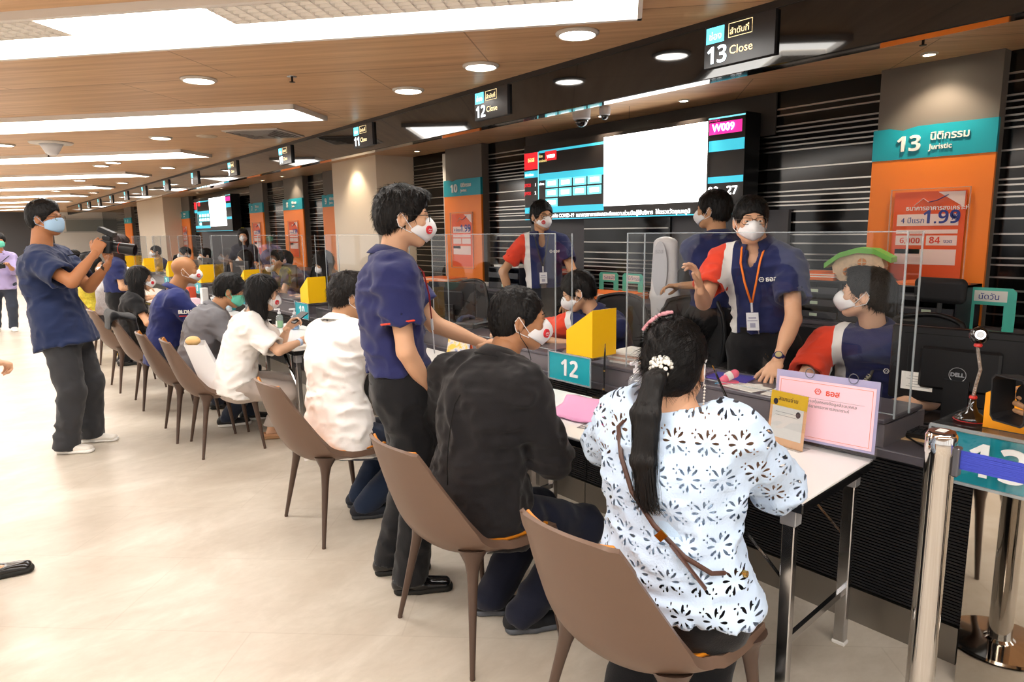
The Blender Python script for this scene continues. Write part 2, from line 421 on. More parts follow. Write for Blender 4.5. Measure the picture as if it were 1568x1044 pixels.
# chrome battens on the shutter wall
zs = [.62, .70, .80, .93, 1.01, 1.09, 1.151, 1.227, 1.30, 1.34, 1.416, 1.479, 1.568, 1.645, 1.691, 1.704+.012, 1.759, 1.78+.01, 1.856, 1.953, 2.078, 2.114, 2.146, 2.186, 2.223, 2.256, 2.331, 2.376]
mb = MB()
for z in zs: mb.box((XW-.012, Y0, z-.005), (XW, YE+3, z+.005))
struct('trim_1', mb, pm('batten_chrome', 'B8B4AE', .28, 1))
# ceiling with openings left for the strips is built as a slab; strips hang 6 mm below it
struct('ceiling', MB().box((X0, Y0, H), (X1, Y1, H+.1)), ceil_mat())
# black fascia beam over the counters
struct('trim_2', MB().box((XF, -4, 2.235), (XF+.09, YE, H), bev=.004), pm('fascia_black', '0A0A0B', .06, spec=.6, coat=.5))
struct('trim_3', MB().box((XF-.006, -4, H-.03), (XF, YE, H)), pm('edge_dark', '221C18', .4))
# white columns projecting from the wall
for i, (a, b) in enumerate(((8.05, 9.37), (20.0, 23.4))):
    struct(f'wall_column_{i+1}', MB().box((4.2, a, 0), (XW, b, H)), pm('column_cream', 'E9D9C4', .6))
struct('trim_4', MB().box((XW-.07, 7.16, .9), (XW-.01, 7.24, 2.46)), pm('frame_white', 'C8C6C2', .4))
struct('trim_5', MB().box((XW-.07, 9.5, .9), (XW-.01, 9.58, 2.46)), pm('frame_grey', '6A6866', .4))
# far glazed strip
mb = MB().mat(pm('window_grey', '8C918F', .2)).box((3.4, Y1-.03, 1.7), (5.2, Y1-.005, 2.2)).mat(pm('frame_white', 'C8C6C2', .4))
for z in (1.66, 2.2): mb.box((3.3, Y1-.06, z), (5.3, Y1-.004, z+.05))
struct('window_1', mb)
# ---- ceiling light strips
strip_e = pm('strip_light', (1, .97, .92), .5, emit=STRIP_E)
frame_m = pm('strip_frame', 'E8E2DC', .5)
def slab(mb, C, l0, l1, w0, w1, z0, z1):
    """box in the rotated ceiling frame: C corner, along SD from -l1..-l0, across -SN"""
    c = C-SD*(l0+l1)/2-SN*(w0+w1)/2+Z3*((z0+z1)/2-C[2]); return mb.obox(c, ((l1-l0)/2, (w1-w0)/2, (z1-z0)/2), (SD, SN, Z3))
def light_strip(i, y, L, louv):
    C = np.array([2.50, y, H]); ctr = C-SD*L/2-SN*.3
    t = thing('ceiling_light_strip', '', 'ceiling light', (float(ctr[0]), float(ctr[1]), H))
    o = np.array([*ctr[:2], H]); Cl = C-o; Cl[2] = 0
    def S_(mb, *a): return slab2(mb, Cl, *a)
    def slab2(mb, C_, l0, l1, w0, w1, z0, z1):
        c = C_-SD*(l0+l1)/2-SN*(w0+w1)/2+Z3*((z0+z1)/2); return mb.obox(c, ((l1-l0)/2, (w1-w0)/2, (z1-z0)/2), (SD, SN, Z3))
    S_(MB(), .02, L-.02, .03, .57, -.006, -.001).build('diffuser', strip_e, t)
    mb = MB(); S_(mb, 0, L, 0, .03, -.035, 0); S_(mb, 0, L, .57, .6, -.035, 0); S_(mb, 0, .02, 0, .6, -.035, 0); S_(mb, L-.02, L, 0, .6, -.035, 0); mb.build('frame', frame_m, t)
    if louv:
        mb = MB()
        for l0, l1 in louv:
            S_(MB(), l0, l1, .33, .572, -.012, -.0065).build('reflector', pm('louvre_beige_glow', 'E8DAC6', .5, emit=.95), t)  # plate's own glow stands in for scattered tube light
            q = l0
            while q < l1: S_(mb, q, q+.007, .33, .57, -.034, -.012); q += .065
            for ww in (.33, .375, .42, .465, .51, .555): S_(mb, l0, l1, ww, ww+.006, -.034, -.012)
        lv = mb.build('louvre', frame_m, t); lv['kind'] = 'stuff'
    return t
where = ['nearest the camera, with a white louvre grid', 'second from the camera', 'third from the camera', 'fourth from the camera', 'fifth from the camera', 'sixth from the camera', 'seventh, close to the far end', 'furthest but one', 'last, at the far end']
for i in range(9):
    L = 9.5 if i < 4 else 12
    t = light_strip(i, 2.19+3.42*i, L, [(.28, 1.8), (2.6, 4.7)] if i == 0 else None)
    tag(t, 'long white glowing strip light in the wooden ceiling, '+where[i], None, 'strip lights across the wooden ceiling')
for i, y in enumerate((-1.23, -4.65)):
    t = light_strip(9+i, y, 8, None); tag(t, 'long white glowing strip light in the wooden ceiling behind the camera', None, 'strip lights behind the camera')
# ---- downlights
dl = [(2.487, 2.593, .105), (2.495, 3.417, .105), (2.497, 4.265, .105), (1.262, 4.711, .105), (1.652, 7.676, .105), (.441, 9.095, .1), (1.61, 11.137, .1), (1.668, 10.572, .1), (2.431, 11.028, .1), (2.424, 12.798, .1), (2.45, 6.1, .0),
      (2.42, 14.6, .1), (1.7, 14.2, .1), (2.42, 16.4, .1), (1.66, 17.7, .1), (2.42, 18.2, .1), (2.42, 20., .1), (1.7, 21.2, .1), (.4, 12.6, .1), (-.4, 15.8, .1), (.4, 16.2, .1), (.4, 19.6, .1)]
DLN = []
disc = pm('downlight_disc', (1, .95, .88), .5, emit=DOWN_E); ringm = pm('downlight_ring', 'CFC7BD', .35)
proto = None; n = 0
for (x, y, r) in dl:
    if r == 0: continue
    if proto is None:
        proto = thing('ceiling_downlight', '', 'ceiling light', (x, y, H)); 
        MB().lathe([(.001, -.012), (.088, -.012), (.088, -.002)], n=32).build('diffuser', disc, proto)
        MB().lathe([(.088, -.002), (.088, -.016), (.094, -.018), (.108, -.006), (.108, -.0005)], n=32).build('trim_ring', ringm, proto, smooth=True)
        d = proto
    else: d = dup(proto, (x, y, H))
    n += 1; DLN.append(d)
    nm = ['nearest round downlight beside the black fascia', 'second round downlight along the black fascia', 'third round downlight along the black fascia', 'round downlight alone between the first two light strips', 'round downlight between second and third strips'][n-1] if n <= 5 else f'small distant round white downlight, about {y:.0f} metres down the hall, {"by the fascia" if x > 2.2 else "out over the aisle" if x > 1 else "far left of the aisle"}'
    tag(d, ('white glowing '+nm+' in the wooden ceiling') if n <= 5 else nm, None, 'round downlights in the ceiling')
# small halogen spots washing the back wall
halo = pm('halogen', (1, .86, .62), .5, emit=90)
for i, (x, y) in enumerate(((4.42, 1.73), (4.42, 3.44), (4.42, 4.3), (4.42, 8.6), (4.42, 7.4), (4.42, 11.9), (4.42, 12.9), (4.42, 15.5), (4.42, 17.4), (4.42, 20.3), (4.42, 22.3), (4.42, 25.))):
    if i == 3: x = 3.95
    t = thing('soffit_spotlight', f'tiny warm spotlight in the soffit, {["over pillar 13", "over the big screen, right one", "over the big screen, left one", "in front of the near cream column", "left of pillar 10", "over pillar 8", "between pillars 8 and 7", "over the far screen, right one", "over the far screen, left one", "beyond the far screen", "left of the far cream column", "last before the far end"][i]}', 'spotlight', (x, y, H), 0, 'halogen spots over the back wall')
    MB().lathe([(.001, -.008), (.03, -.008), (.03, -.002)], n=16).build('bulb', halo, t); MB().lathe([(.03, -.002), (.032, -.012), (.045, -.008), (.045, 0)], n=20).build('bezel', ringm, t, smooth=True)
    l = bpy.data.lights.new('spot_lamp', 'SPOT'); l.energy = SPOT_W; l.color = (1, .82, .6); l.spot_size = 1.75; l.spot_blend = .7; l.shadow_soft_size = .03
    lo = bpy.data.objects.new('spot_lamp', l); link(lo, t); lo.location = (0, 0, -.03)
    dv = Vector((.28 if i != 3 else .25, 0, -.9)); lo.rotation_euler = dv.to_track_quat('-Z', 'Y').to_euler()
# sprinklers, diffuser, detector, smoke bell, domes
def sprinkler(x, y, lab):
    t = thing('sprinkler', lab, 'sprinkler', (x, y, H)); MB().lathe([(.001, -.004), (.03, -.003), (.032, 0)], n=20).build('escutcheon', chrome, t, smooth=True)
    MB().tube([(0, 0, 0), (0, 0, -.03)], .007, 8).lathe([(.001, -.036), (.018, -.035), (.018, -.032)], n=12).build('sprinkler_head', pm('dark_metal', '2A2522', .4, .8), t)
sprinkler(1.706, 4.317, 'small dark sprinkler head in the ceiling left of the second light strip')
sprinkler(4.05, 1.62, 'small chrome sprinkler head in the soffit near pillar 13'); sprinkler(.9, 9.9, 'small distant sprinkler head hanging between the far light strips')
t = thing('air_diffuser', 'square white slatted air diffuser in the ceiling beside the black fascia', 'air vent', (2.40, 6.86, H), math.atan2(SN[1], SN[0]))
MB().box((-.28, -.28, -.012), (.28, .28, 0)).build('vent_plate', pm('vent_white', 'CFC8C0', .4), t)
mb = MB()
for k in range(5): r = .25-.045*k; mb.box((-r, -r, -.02-.004*k), (r, -r+.012, -.01)).box((-r, r-.012, -.02-.004*k), (r, r, -.01)).box((-r, -r, -.02-.004*k), (-r+.012, r, -.01)).box((r-.012, -r, -.02-.004*k), (r, r, -.01))
mb.build('vent_louvre', pm('vent_grey', '8F8882', .4), t)
t = thing('ceiling_speaker', 'round flat cream loudspeaker cover in the ceiling near the air diffuser', 'speaker', (2.0, 7.35, H)); MB().lathe([(.001, -.012), (.09, -.01), (.1, -.002), (.1, 0)], n=28).build('speaker_grille', pm('speaker_cream', 'C9B69E', .6), t, smooth=True)
t = thing('motion_detector', 'white bell shaped sensor hanging under a round plate far left on the ceiling', 'sensor', (.823, 8.669, H))
MB().lathe([(.001, -.02), (.19, -.016), (.2, -.004), (.2, 0)], n=32).build('mounting_plate', pm('vent_white', 'CFC8C0', .4), t, smooth=True); MB().lathe([(.03, -.13), (.06, -.11), (.09, -.05), (.11, -.018)], n=24).build('bell', pm('bell_white', 'DCDCE0', .4), t, smooth=True)
for x, y, s_, lb in ((3.93, 4.05, 1., 'large white dome security camera under the soffit by the big screen'), (4.12, 3.98, .62, 'smaller white dome security camera beside the large one'), (3.6, 13.2, .9, 'distant dark dome security camera under the soffit beside the fascia')):
    t = thing('dome_camera', lb, 'security camera', (x, y, H)); MB().lathe([(.001, -.11*s_), (.06*s_, -.11*s_), (.07*s_, -.1*s_), (.075*s_, -.03*s_), (.06*s_, -.0)], n=28).build('camera_housing', pm('cctv_white', 'C9CBD0', .35), t, smooth=True, auto=40)
    pr = [(.001, -.165*s_)]+[(.052*s_*math.sin(a), (-.112-.053*math.cos(a))*s_) for a in (.3, .6, .9, 1.2, 1.5)]
    MB().lathe(pr, n=24).build('dome', pm('cctv_dome', '0C0C10', .05, coat=1), t, smooth=True)
# ---- pillars, teal header and orange panel
teal = pm('pillar_teal', '159DB0', .45); orange = pm('pillar_orange', 'F58220', .4); tgrey = pm('pillar_grey', '6E665F', .55); wht = pm('letter_white', 'F4F2EE', .5)
dark = pm('plastic_dark', '2B2C31', .5)
acr = glass('acrylic_clear', (.97, .985, .99), .05)
def pillar(y0, y1, num, lab, poster=True, X=4.65):
    """local frame: +x towards the wall; text reads towards -y"""
    w = y1-y0; c = (y0+y1)/2; t = thing('numbered_pillar', lab, 'pillar', (X, c, 0), 0, 'numbered pillars on the back wall'); h2 = w/2
    MB().box((0, -h2, 0), (XW-X, h2, H)).build('pillar_body', tgrey, t)
    notch = [(-h2-.01, 0), (h2+.01, 0), (h2+.01, .19), (h2*.62, .195), (h2*.4, .175), (h2*.2, .195), (-h2-.01, .192)]
    p = [(h2+.01, 0), (-h2-.01, 0), (-h2-.01, .19), (h2*.25, .19), (h2*.5, .172), (h2*.72, .19), (h2+.01, .19)]
    MB().prism(p, lambda u, v: (-.03, u, 1.94+v), (.03, 0, 0)).build('teal_header', teal, t)
    MB().box((-.025, -h2-.01, 0), (0, h2+.01, 1.94)).build('orange_panel', orange, t)
    xd, yd = (0, -1, 0), (0, 0, 1)
    text('pillar_number', str(num), .135, wht, (-.036, h2*.6, 1.985), xd, yd, t, .006, bold=.002)
    text('pillar_text', 'นิติกรรม', .062, wht, (-.036, h2*.02, 2.04), xd, yd, t, .003, bold=.001)
    text('pillar_text', 'Juristic', .045, wht, (-.036, h2*.02, 1.985), xd, yd, t, .003, bold=.0006)
    return t
por = pm('poster_orange', 'EF5B25', .5); pink = pm('poster_pale', 'F3D9D2', .5); navyp = pm('poster_navy', '2B3A8C', .5); redp = pm('poster_red', 'E2462B', .5)
def poster(c, w, z0, z1, lab, X=4.65, det=True):
    t = thing('wall_poster', lab, 'poster', (X-.034, c, z0), 0, 'loan posters on the pillars'); h = z1-z0; h2 = w/2
    MB().box((-.004, -h2, 0), (-.001, h2, h*.97)).build('poster_sheet', por, t)
    MB().poly([(-.016, -h2-.02, -.02), (-.016, -h2-.02, h), (-.016, h2+.02, h), (-.016, h2+.02, -.02)]).build('acrylic_cover', glass('acrylic_gloss', (.99, .99, .99), .05, ior=1.15), t)
    MB().box((-.018, -h2-.02, h-.003), (-.002, h2+.02, h)).box((-.018, -h2-.02, -.02), (-.002, h2+.02, -.017)).box((-.018, -h2-.02, -.02), (-.002, -h2-.017, h)).box((-.018, h2+.017, -.02), (-.002, h2+.02, h)).build('cover_edge', pm('cover_edge', 'F0C9B4', .2, alpha=.6), t)
    X_ = -.0055; B = lambda a, b, u, v, m, n='poster_band': MB().box((X_-.001, h2-b*w, u*h), (X_, h2-a*w, v*h)).build(n, m, t)
    B(.06, .92, .62, .74, pink); B(.06, .92, .54, .58, pink); B(.06, .46, .42, .52, pink); B(.5, .92, .42, .52, pink); B(.06, .92, .22, .38, pink); B(.06, .42, .33, .38, navyp)
    MB().poly([(X_-.001, h2-.62*w, .96*h), (X_-.001, h2-w*.98, .96*h), (X_-.001, h2-w*.98, .8*h)]).build('poster_corner', pink, t)
    xd, yd = (0, -1, 0), (0, 0, 1); p = lambda a, v: (X_-.002, h2-a*w, v*h)
    text('poster_text', '1.99', .115*w/.4, navyp, p(.42, .645), xd, yd, t, .0005, bold=.002); text('poster_text', '%', .05*w/.4, navyp, p(.82, .68), xd, yd, t, .0005, bold=.001)
    text('poster_text', '4 ปีแรก', .045*w/.4, navyp, p(.12, .65), xd, yd, t, .0005)
    if det:
        text('poster_text', 'ธนาคารอาคารสงเคราะห์', .037, wht, p(.18, .78), xd, yd, t, .0005, bold=.0006)
        text('poster_text', '6,000', .05, redp, p(.12, .44), xd, yd, t, .0005, bold=.001); text('poster_text', '84', .058, redp, p(.54, .44), xd, yd, t, .0005, bold=.001)
        text('poster_text', 'งวด', .03, navyp, p(.74, .445), xd, yd, t, .0005)
    mb = MB().mat(wht); mb.tube([p(.3, .83), p(.42, .9), p(.5, .86)], .005, 6, sq=.3); mb.mat(navyp).tube([p(.5, .86), p(.62, .88), p(.76, .93)], .008, 6, sq=.3); mb.build('poster_emblem', parent=t)
    return t
pillars = [(1.43, 2.09, 13, 'nearest pillar with orange panel and teal header numbered 13'), (6.39, 7.13, 10, 'pillar with orange panel and teal header numbered 10 beside the white frame'),
           (10.15, 10.75, 9, 'pillar behind the standing man, only a corner of its teal header showing'), (11.6, 12.5, 8, 'pillar with orange panel and teal header numbered 8 left of the near cream column'), (13.62, 14.4, 7, 'pillar with orange panel and grey top numbered 7 beside pillar 8'),
           (19.2, 20.2, 4, 'distant orange and teal pillar just left of the far screen'), (21.3, 22.3, 3, 'distant orange and teal pillar further left of the far screen'), (27.0, 28.3, 1, 'furthest orange and teal pillar, beyond the far cream column')]
for y0, y1, n_, lab in pillars: pillar(y0, y1, n_, lab)
poster(1.74, .40, 1.167, 1.755, 'large orange loan poster reading 1.99% in clear frame on pillar 13')
for c_, lab in ((6.76, 'orange loan poster in clear frame on pillar 10'), (12.05, 'orange loan poster on pillar 8'), (14.0, 'orange loan poster on pillar 7'), (19.7, 'small distant orange poster left of the far screen'), (21.8, 'small distant orange poster on the third pillar from the far end')):
    poster(c_, .42, 1.12, 1.75, lab, det=False)
# ---- fascia signs
cy = pm('sign_cyan', (.16, .72, .86), .4, emit=1.2); amber = pm('sign_amber', (.95, .78, .45), .4, emit=1.2); signdark = pm('sign_panel', '2C2B2D', .25); cyn = pm('sign_white', (.85, .95, 1.), .4, emit=1.5)
def rect_outline(mb, y0, z0, y1, z1, x, r):
    mb.tube([(x, y0, z0), (x, y1, z0), (x, y1, z1), (x, y0, z1), (x, y0, z0)], r, 6)
names = {13: 'nearest fascia queue sign numbered 13', 12: 'fascia queue sign numbered 12', 11: 'fascia queue sign numbered 11'}
for k in range(13):
    num = 13-k; y1 = 2.09+1.865*k; y0 = y1-.36
    t = thing('queue_sign', (names.get(num) or f'fascia queue sign for counter {num}')+' with dark face and cyan digits', 'sign', (XF, (y0+y1)/2, 2.28), 0, 'queue signs along the black fascia')
    MB().box((-.02, -.18, 0), (-.0, .18, .185)).build('sign_panel', signdark, t)
    xd, yd = (0, -1, 0), (0, 0, 1)
    MB().box((-.0225, .075, .105), (-.02, .17, .175)).build('cyan_box', cy, t)
    text('sign_number', str(num), .105, cyn, (-.0225, .168, .015), xd, yd, t, .001, bold=.003, ysc=1.05)
    if k < 5:
        text('sign_text', 'ช่อง', .042, cyn, (-.0235, .155, .12), xd, yd, t, .0006)
        text('sign_text', 'ลำดับที่', .036, amber, (-.0225, .045, .125), xd, yd, t, .0006); text('sign_text', 'Close', .052, amber, (-.0225, .045, .04), xd, yd, t, .0006)
        mb = MB(); rect_outline(mb, .05, .113, -.07, .172, -.0225, .0013); mb.build('text_frame', amber, t)
# ---- big LED screens
led_dark = pm('led_dark', (.022, .018, .017), .35, emit=.0); led_w = pm('led_white', (1, 1, 1), .5, emit=2.6); led_c = pm('led_cyan', (.05, .52, .68), .5, emit=.9); led_lc = pm('led_light_cyan', (.22, .78, .86), .5, emit=1.)
led_r = pm('led_red', (.75, .02, .03), .5, emit=.9); led_m = pm('led_magenta', (.85, .03, .35), .5, emit=.9); led_y = pm('led_yellow', (1, .8, .3), .5, emit=1.2)
def screen(y0, y1, z0, z1, X, lab, det=True):
    """y1 = left end as seen; u from 0 (left) to 1 (right), v from 0 (bottom) to 1"""
    W = y1-y0; Hh = z1-z0; t = thing('led_screen', lab, 'screen', (X, (y0+y1)/2, z0))
    MB().box((0, -W/2, 0), (.19, W/2, Hh)).build('screen_housing', pm('screen_black', '08080A', .4), t)
    Y = lambda u: W/2-u*W; layer = [0]
    def R(u0, v0, u1, v1, m, nm='display_panel'):
        layer[0] += 1; x = -.002-.0003*layer[0]; return MB().poly([(x, Y(u0), v0*Hh), (x, Y(u0), v1*Hh), (x, Y(u1), v1*Hh), (x, Y(u1), v0*Hh)]).build(nm, m, t)
    R(0, 0, 1, 1, led_dark)
    R(.0, .0, 1, .012, led_c); R(.0, .09, .44, .17, led_c); R(.09, .88, .44, .91, led_c); R(.09, .52, .44, .61, led_c)
    R(0, .68, .085, .9, led_r); R(0, .57, .085, .66, led_c); R(.083, .1, .088, .9, led_lc)
    R(.44, .14, .875, .955, led_w)
    R(.875, .8, 1, .97, led_dark); R(.875, .81, .99, .93, led_m); R(.875, .64, 1, .75, led_c); R(.875, .32, 1, .385, led_c); R(.875, .965, 1, .98, led_lc)
    for r in range(3):
        for c_ in range(4 if r < 2 else 1): u = .13+.077*c_; v = .42-.125*r; R(u, v, u+.07, v+.105, led_lc); R(u+.012, v+.025, u+.058, v+.08, led_w)
    R(.13, .77, .195, .89, led_r)
    xd, yd = (0, -1, 0), (0, 0, 1); x = -.012
    T = lambda b_, u, v, s_, m, **k: text('screen_text', b_, s_, m, (x, Y(u), v*Hh), xd, yd, t, .0005, **k)
    if det:
        T('W009', .89, .84, .075, led_w, bold=.0015); T('09', .88, .2, .09, led_w, bold=.002); T('27', .945, .2, .09, led_w, bold=.002); T('ธอส', .025, .78, .06, led_y, bold=.001); T('ช่องบริการ', .008, .595, .03, led_w, bold=.0005)
        T('J0920', .003, .45, .045, led_r, bold=.001); T('J0900', .003, .34, .045, led_r, bold=.001); T('1', .066, .45, .045, led_w); T('2', .066, .34, .045, led_w); T('W009', .14, .8, .045, led_w, bold=.001)
        T('ช่อง', .092, .82, .035, led_y); T('เคาน์เตอร์', .092, .76, .03, led_y); T('บริการ', .092, .46, .03, led_w); T('จำนวนผู้รอ', .878, .94, .022, led_m); T('วันจันทร์ที่', .885, .1, .035, led_lc)
        T('เพื่อการป้องกัน COVID-19  ธนาคารอาคารสงเคราะห์ขอความร่วมมือผู้ใช้บริการ  ให้ตรวจวัดอุณหภูมิ', .09, .025, .047, led_w, bold=.0006)
    R(.875, .14, .88, .955, led_dark)
    MB().box((.19, -W*.3, Hh*.3), (XW-X-.02, W*.3, Hh*.7)).build('screen_bracket', dark, t)
screen(2.95, 5.45, 1.635, 2.36, 4.5, 'wide lit queue screen with white picture area on the back wall')
screen(15.0, 17.9, 1.6, 2.36, 4.45, 'distant lit queue screen far along the back wall', det=False)
struct('wall_screen_back', MB().box((XW-.05, 2.7, .0), (XW-.013, 5.6, 1.66)).box((XW-.05, 14.6, 0), (XW-.013, 18.4, 1.66)), pm('paint_midgrey', '54555A', .5))
struct('wall_header_grey', MB().box((XW-.03, 2.85, 2.2), (XW-.013, 5.7, H-.004)), pm('paint_dark', '3A3634', .5))
struct('trim_6', MB().box((XW-.075, 3.75, .95), (XW-.05, 4.78, 1.63)), stripe_mat())
mb = MB()
for z in (.99, 1.03, 1.07, 1.11, 1.151, 1.19, 1.227, 1.26, 1.322, 1.416, 1.54): mb.box((XW-.085, 3.76, z-.005), (XW-.075, 4.77, z+.005))
struct('trim_7', mb, pm('batten_chrome', 'B8B4AE', .28, 1))
# ------------------------------------------------------------------ people
UP = np.array([0, 0, 1.])
def head_prims(c, H):
    F, L, U = H; P = lambda f, l, u: c+f*F+l*L+u*U; E = lambda f, l, u, a, b, d: ell(P(f, l, u), (a, b, d), H)
    A = [(E(-.012, 0, .03, .098, .077, .088), .01, 'u'), (E(.03, 0, -.025, .064, .062, .085), .03, 'u'),
         (rc(P(.005, .045, -.06), P(.062, .012, -.092), .024, .02), .03, 'u'), (rc(P(.005, -.045, -.06), P(.062, -.012, -.092), .024, .02), .03, 'u'),
         (E(.068, 0, -.095, .018, .024, .017), .02, 'u'), (E(.074, .033, -.02, .017, .024, .02), .02, 'u'), (E(.074, -.033, -.02, .017, .024, .02), .02, 'u'),
         (rc(P(.082, .04, .022), P(.088, .012, .02), .009, .01), .012, 'u'), (rc(P(.082, -.04, .022), P(.088, -.012, .02), .009, .01), .012, 'u')]
    for s in (1, -1): A.append((E(.097, s*.032, .002, .013, .02, .013), .012, 's'))
    for s in (1, -1): A.append((E(.078, s*.032, .001, .0165, .0175, .0145), .003, 'u'))
    A += [(rc(P(.091, 0, .008), P(.113, 0, -.03), .0085, .0115), .01, 'u'), (E(.1, .012, -.035, .012, .009, .008), .006, 'u'), (E(.1, -.012, -.035, .012, .009, .008), .006, 'u'),
          (E(.09, 0, -.064, .012, .024, .006), .006, 'u'), (E(.087, 0, -.072, .012, .02, .007), .006, 'u')]
    for s in (1, -1):
        A += [(ell(P(-.008, s*.08, -.012), (.019, .008, .031), (nrm(F*.96+s*L*-.28), nrm(L*s+F*.28), U)), .006, 'u'),
              (E(-.004, s*.087, -.01, .010, .006, .019), .004, 's')]
    return A
def hand_prims(w, d, n, side, curl=.35, thumb=.5, s=1., spread=.0, fing=None):
    """w wrist, d pointing direction, n back-of-hand normal, side +1 left / -1 right"""
    d = nrm(d); n = nrm(np.array(n)-d*(d@np.array(n))); t = -side*np.cross(n, d)
    P = lambda a, b, c_: w+s*(a*d+b*t+c_*n)
    A = [(ec(w-d*.03*s, P(.02, 0, 0), (.026*s, .018*s), (.032*s, .017*s), t), .01, 'u'), (ec(P(.02, 0, 0), P(.075, 0, .002), (.033*s, .016*s), (.041*s, .0135*s), t), .012, 'u'),
         (ell(P(.035, .024, -.008), (.026*s, .018*s, .016*s), (d, t, n)), .012, 'u')]
    off = (.031, .0105, -.0105, -.030); ln = (.070, .078, .072, .056); rad = (.0092, .0095, .009, .0078)
    for i in range(4):
        cu = curl[i] if hasattr(curl, '__len__') else curl*(1+.12*i)
        p = P(.082-(.006 if i == 3 else 0), off[i], 0); dd = nrm(d+t*spread*(1.5-i)*.35); an = 0
        q = P(.06, off[i]*.9, 0); A.append((rc(q, p, .011*s, rad[i]*1.08*s), .006, 'u'))
        for j, fr in enumerate((.46, .3, .24)):
            an += cu*(.9, 1.1, .7)[j]
            v = dd*math.cos(an)-n*math.sin(an); p2 = p+v*ln[i]*fr*s
            A.append((rc(p, p2, rad[i]*s*(1, .93, .86)[j], rad[i]*s*(.93, .86, .74)[j]), .0025, 'u')); p = p2
    p = P(.022, .026, -.006); v = nrm(d*.62+t*(.78-.5*thumb*.6)-n*(.25+.5*thumb)); q = p
    for j, l in enumerate((.036, .032, .026)):
        v = nrm(v+(d*.35-t*.12*thumb-n*.12*thumb)*j*.6); p2 = q+v*l*s
        A.append((rc(q, p2, (.0135, .0112, .0102)[j]*s, (.0112, .0102, .008)[j]*s), .005, 'u')); q = p2
    return A
def ik(a, b, pole, l1, l2):
    a = np.array(a, float); b = np.array(b, float); v = b-a; D = np.linalg.norm(v); tot = l1+l2
    if D > tot*.985: k = D/(tot*.985); l1 *= k; l2 *= k
    if D < abs(l1-l2)+.02: D = abs(l1-l2)+.02
    x = (l1*l1-l2*l2+D*D)/(2*D); h = math.sqrt(max(l1*l1-x*x, 1e-6)); ax = nrm(v); pv = np.array(pole, float)-a; pv = pv-ax*(pv@ax)
    return a+ax*x+nrm(pv)*h
def folds(amp, seed=0, sc=(9, 9, 16)):
    sc = np.array(sc)
    def fn(P):
        wv = noise(P*4.+7, seed+3); a = noise(P*sc+wv[..., None]*2.2, seed); b = noise(P*sc*2.1+wv[..., None]*1.3, seed+1)
        return -amp*(1-np.abs(2*a-1)*1.7)-amp*.45*(1-np.abs(2*b-1)*1.8)-amp*.15
    return fn
def strands(pts, nrmv, crown, fall, n, ln, wid, rng, lift=.006, curlv=0.):
    """thin hair blades along the surface; returns quads"""
    idx = rng.integers(0, len(pts), n); V = []; Q = []
    for i in idx:
        p = pts[i]; nn = nrmv[i]; g = nrm(p-crown); g = g*(1-fall)+np.array([0, 0, -1.])*fall; g = nrm(g-nn*(g@nn)); g = nrm(g+rng.normal(0, .16, 3))
        sd = nrm(np.cross(nn, g)); L = ln*rng.uniform(.6, 1.2); bd = rng.normal(0, curlv+.12); m = 4; b0 = len(V)
        for j in range(m+1):
            u = j/m; c = p+g*L*u+nn*(lift*math.sin(u*2.2)-.004)+sd*bd*L*u*u; wd = wid*(1-u*.85)
            V.append(c-sd*wd); V.append(c+sd*wd+nn*wd*.3)
        for j in range(m): Q.append([b0+2*j, b0+2*j+1, b0+2*j+3, b0+2*j+2])
    return np.array(V), np.array(Q, int)
HAIRM = 'hair_black'
def d_off(v): return nrm(v)*.003
def surf_normals(V, Q):
    fn = np.cross(V[Q[:, 1]]-V[Q[:, 0]], V[Q[:, 3]]-V[Q[:, 0]]); N = np.zeros_like(V)
    for k in range(4): np.add.at(N, Q[:, k], fn)
    return N/(np.linalg.norm(N, axis=1)[:, None]+1e-12)
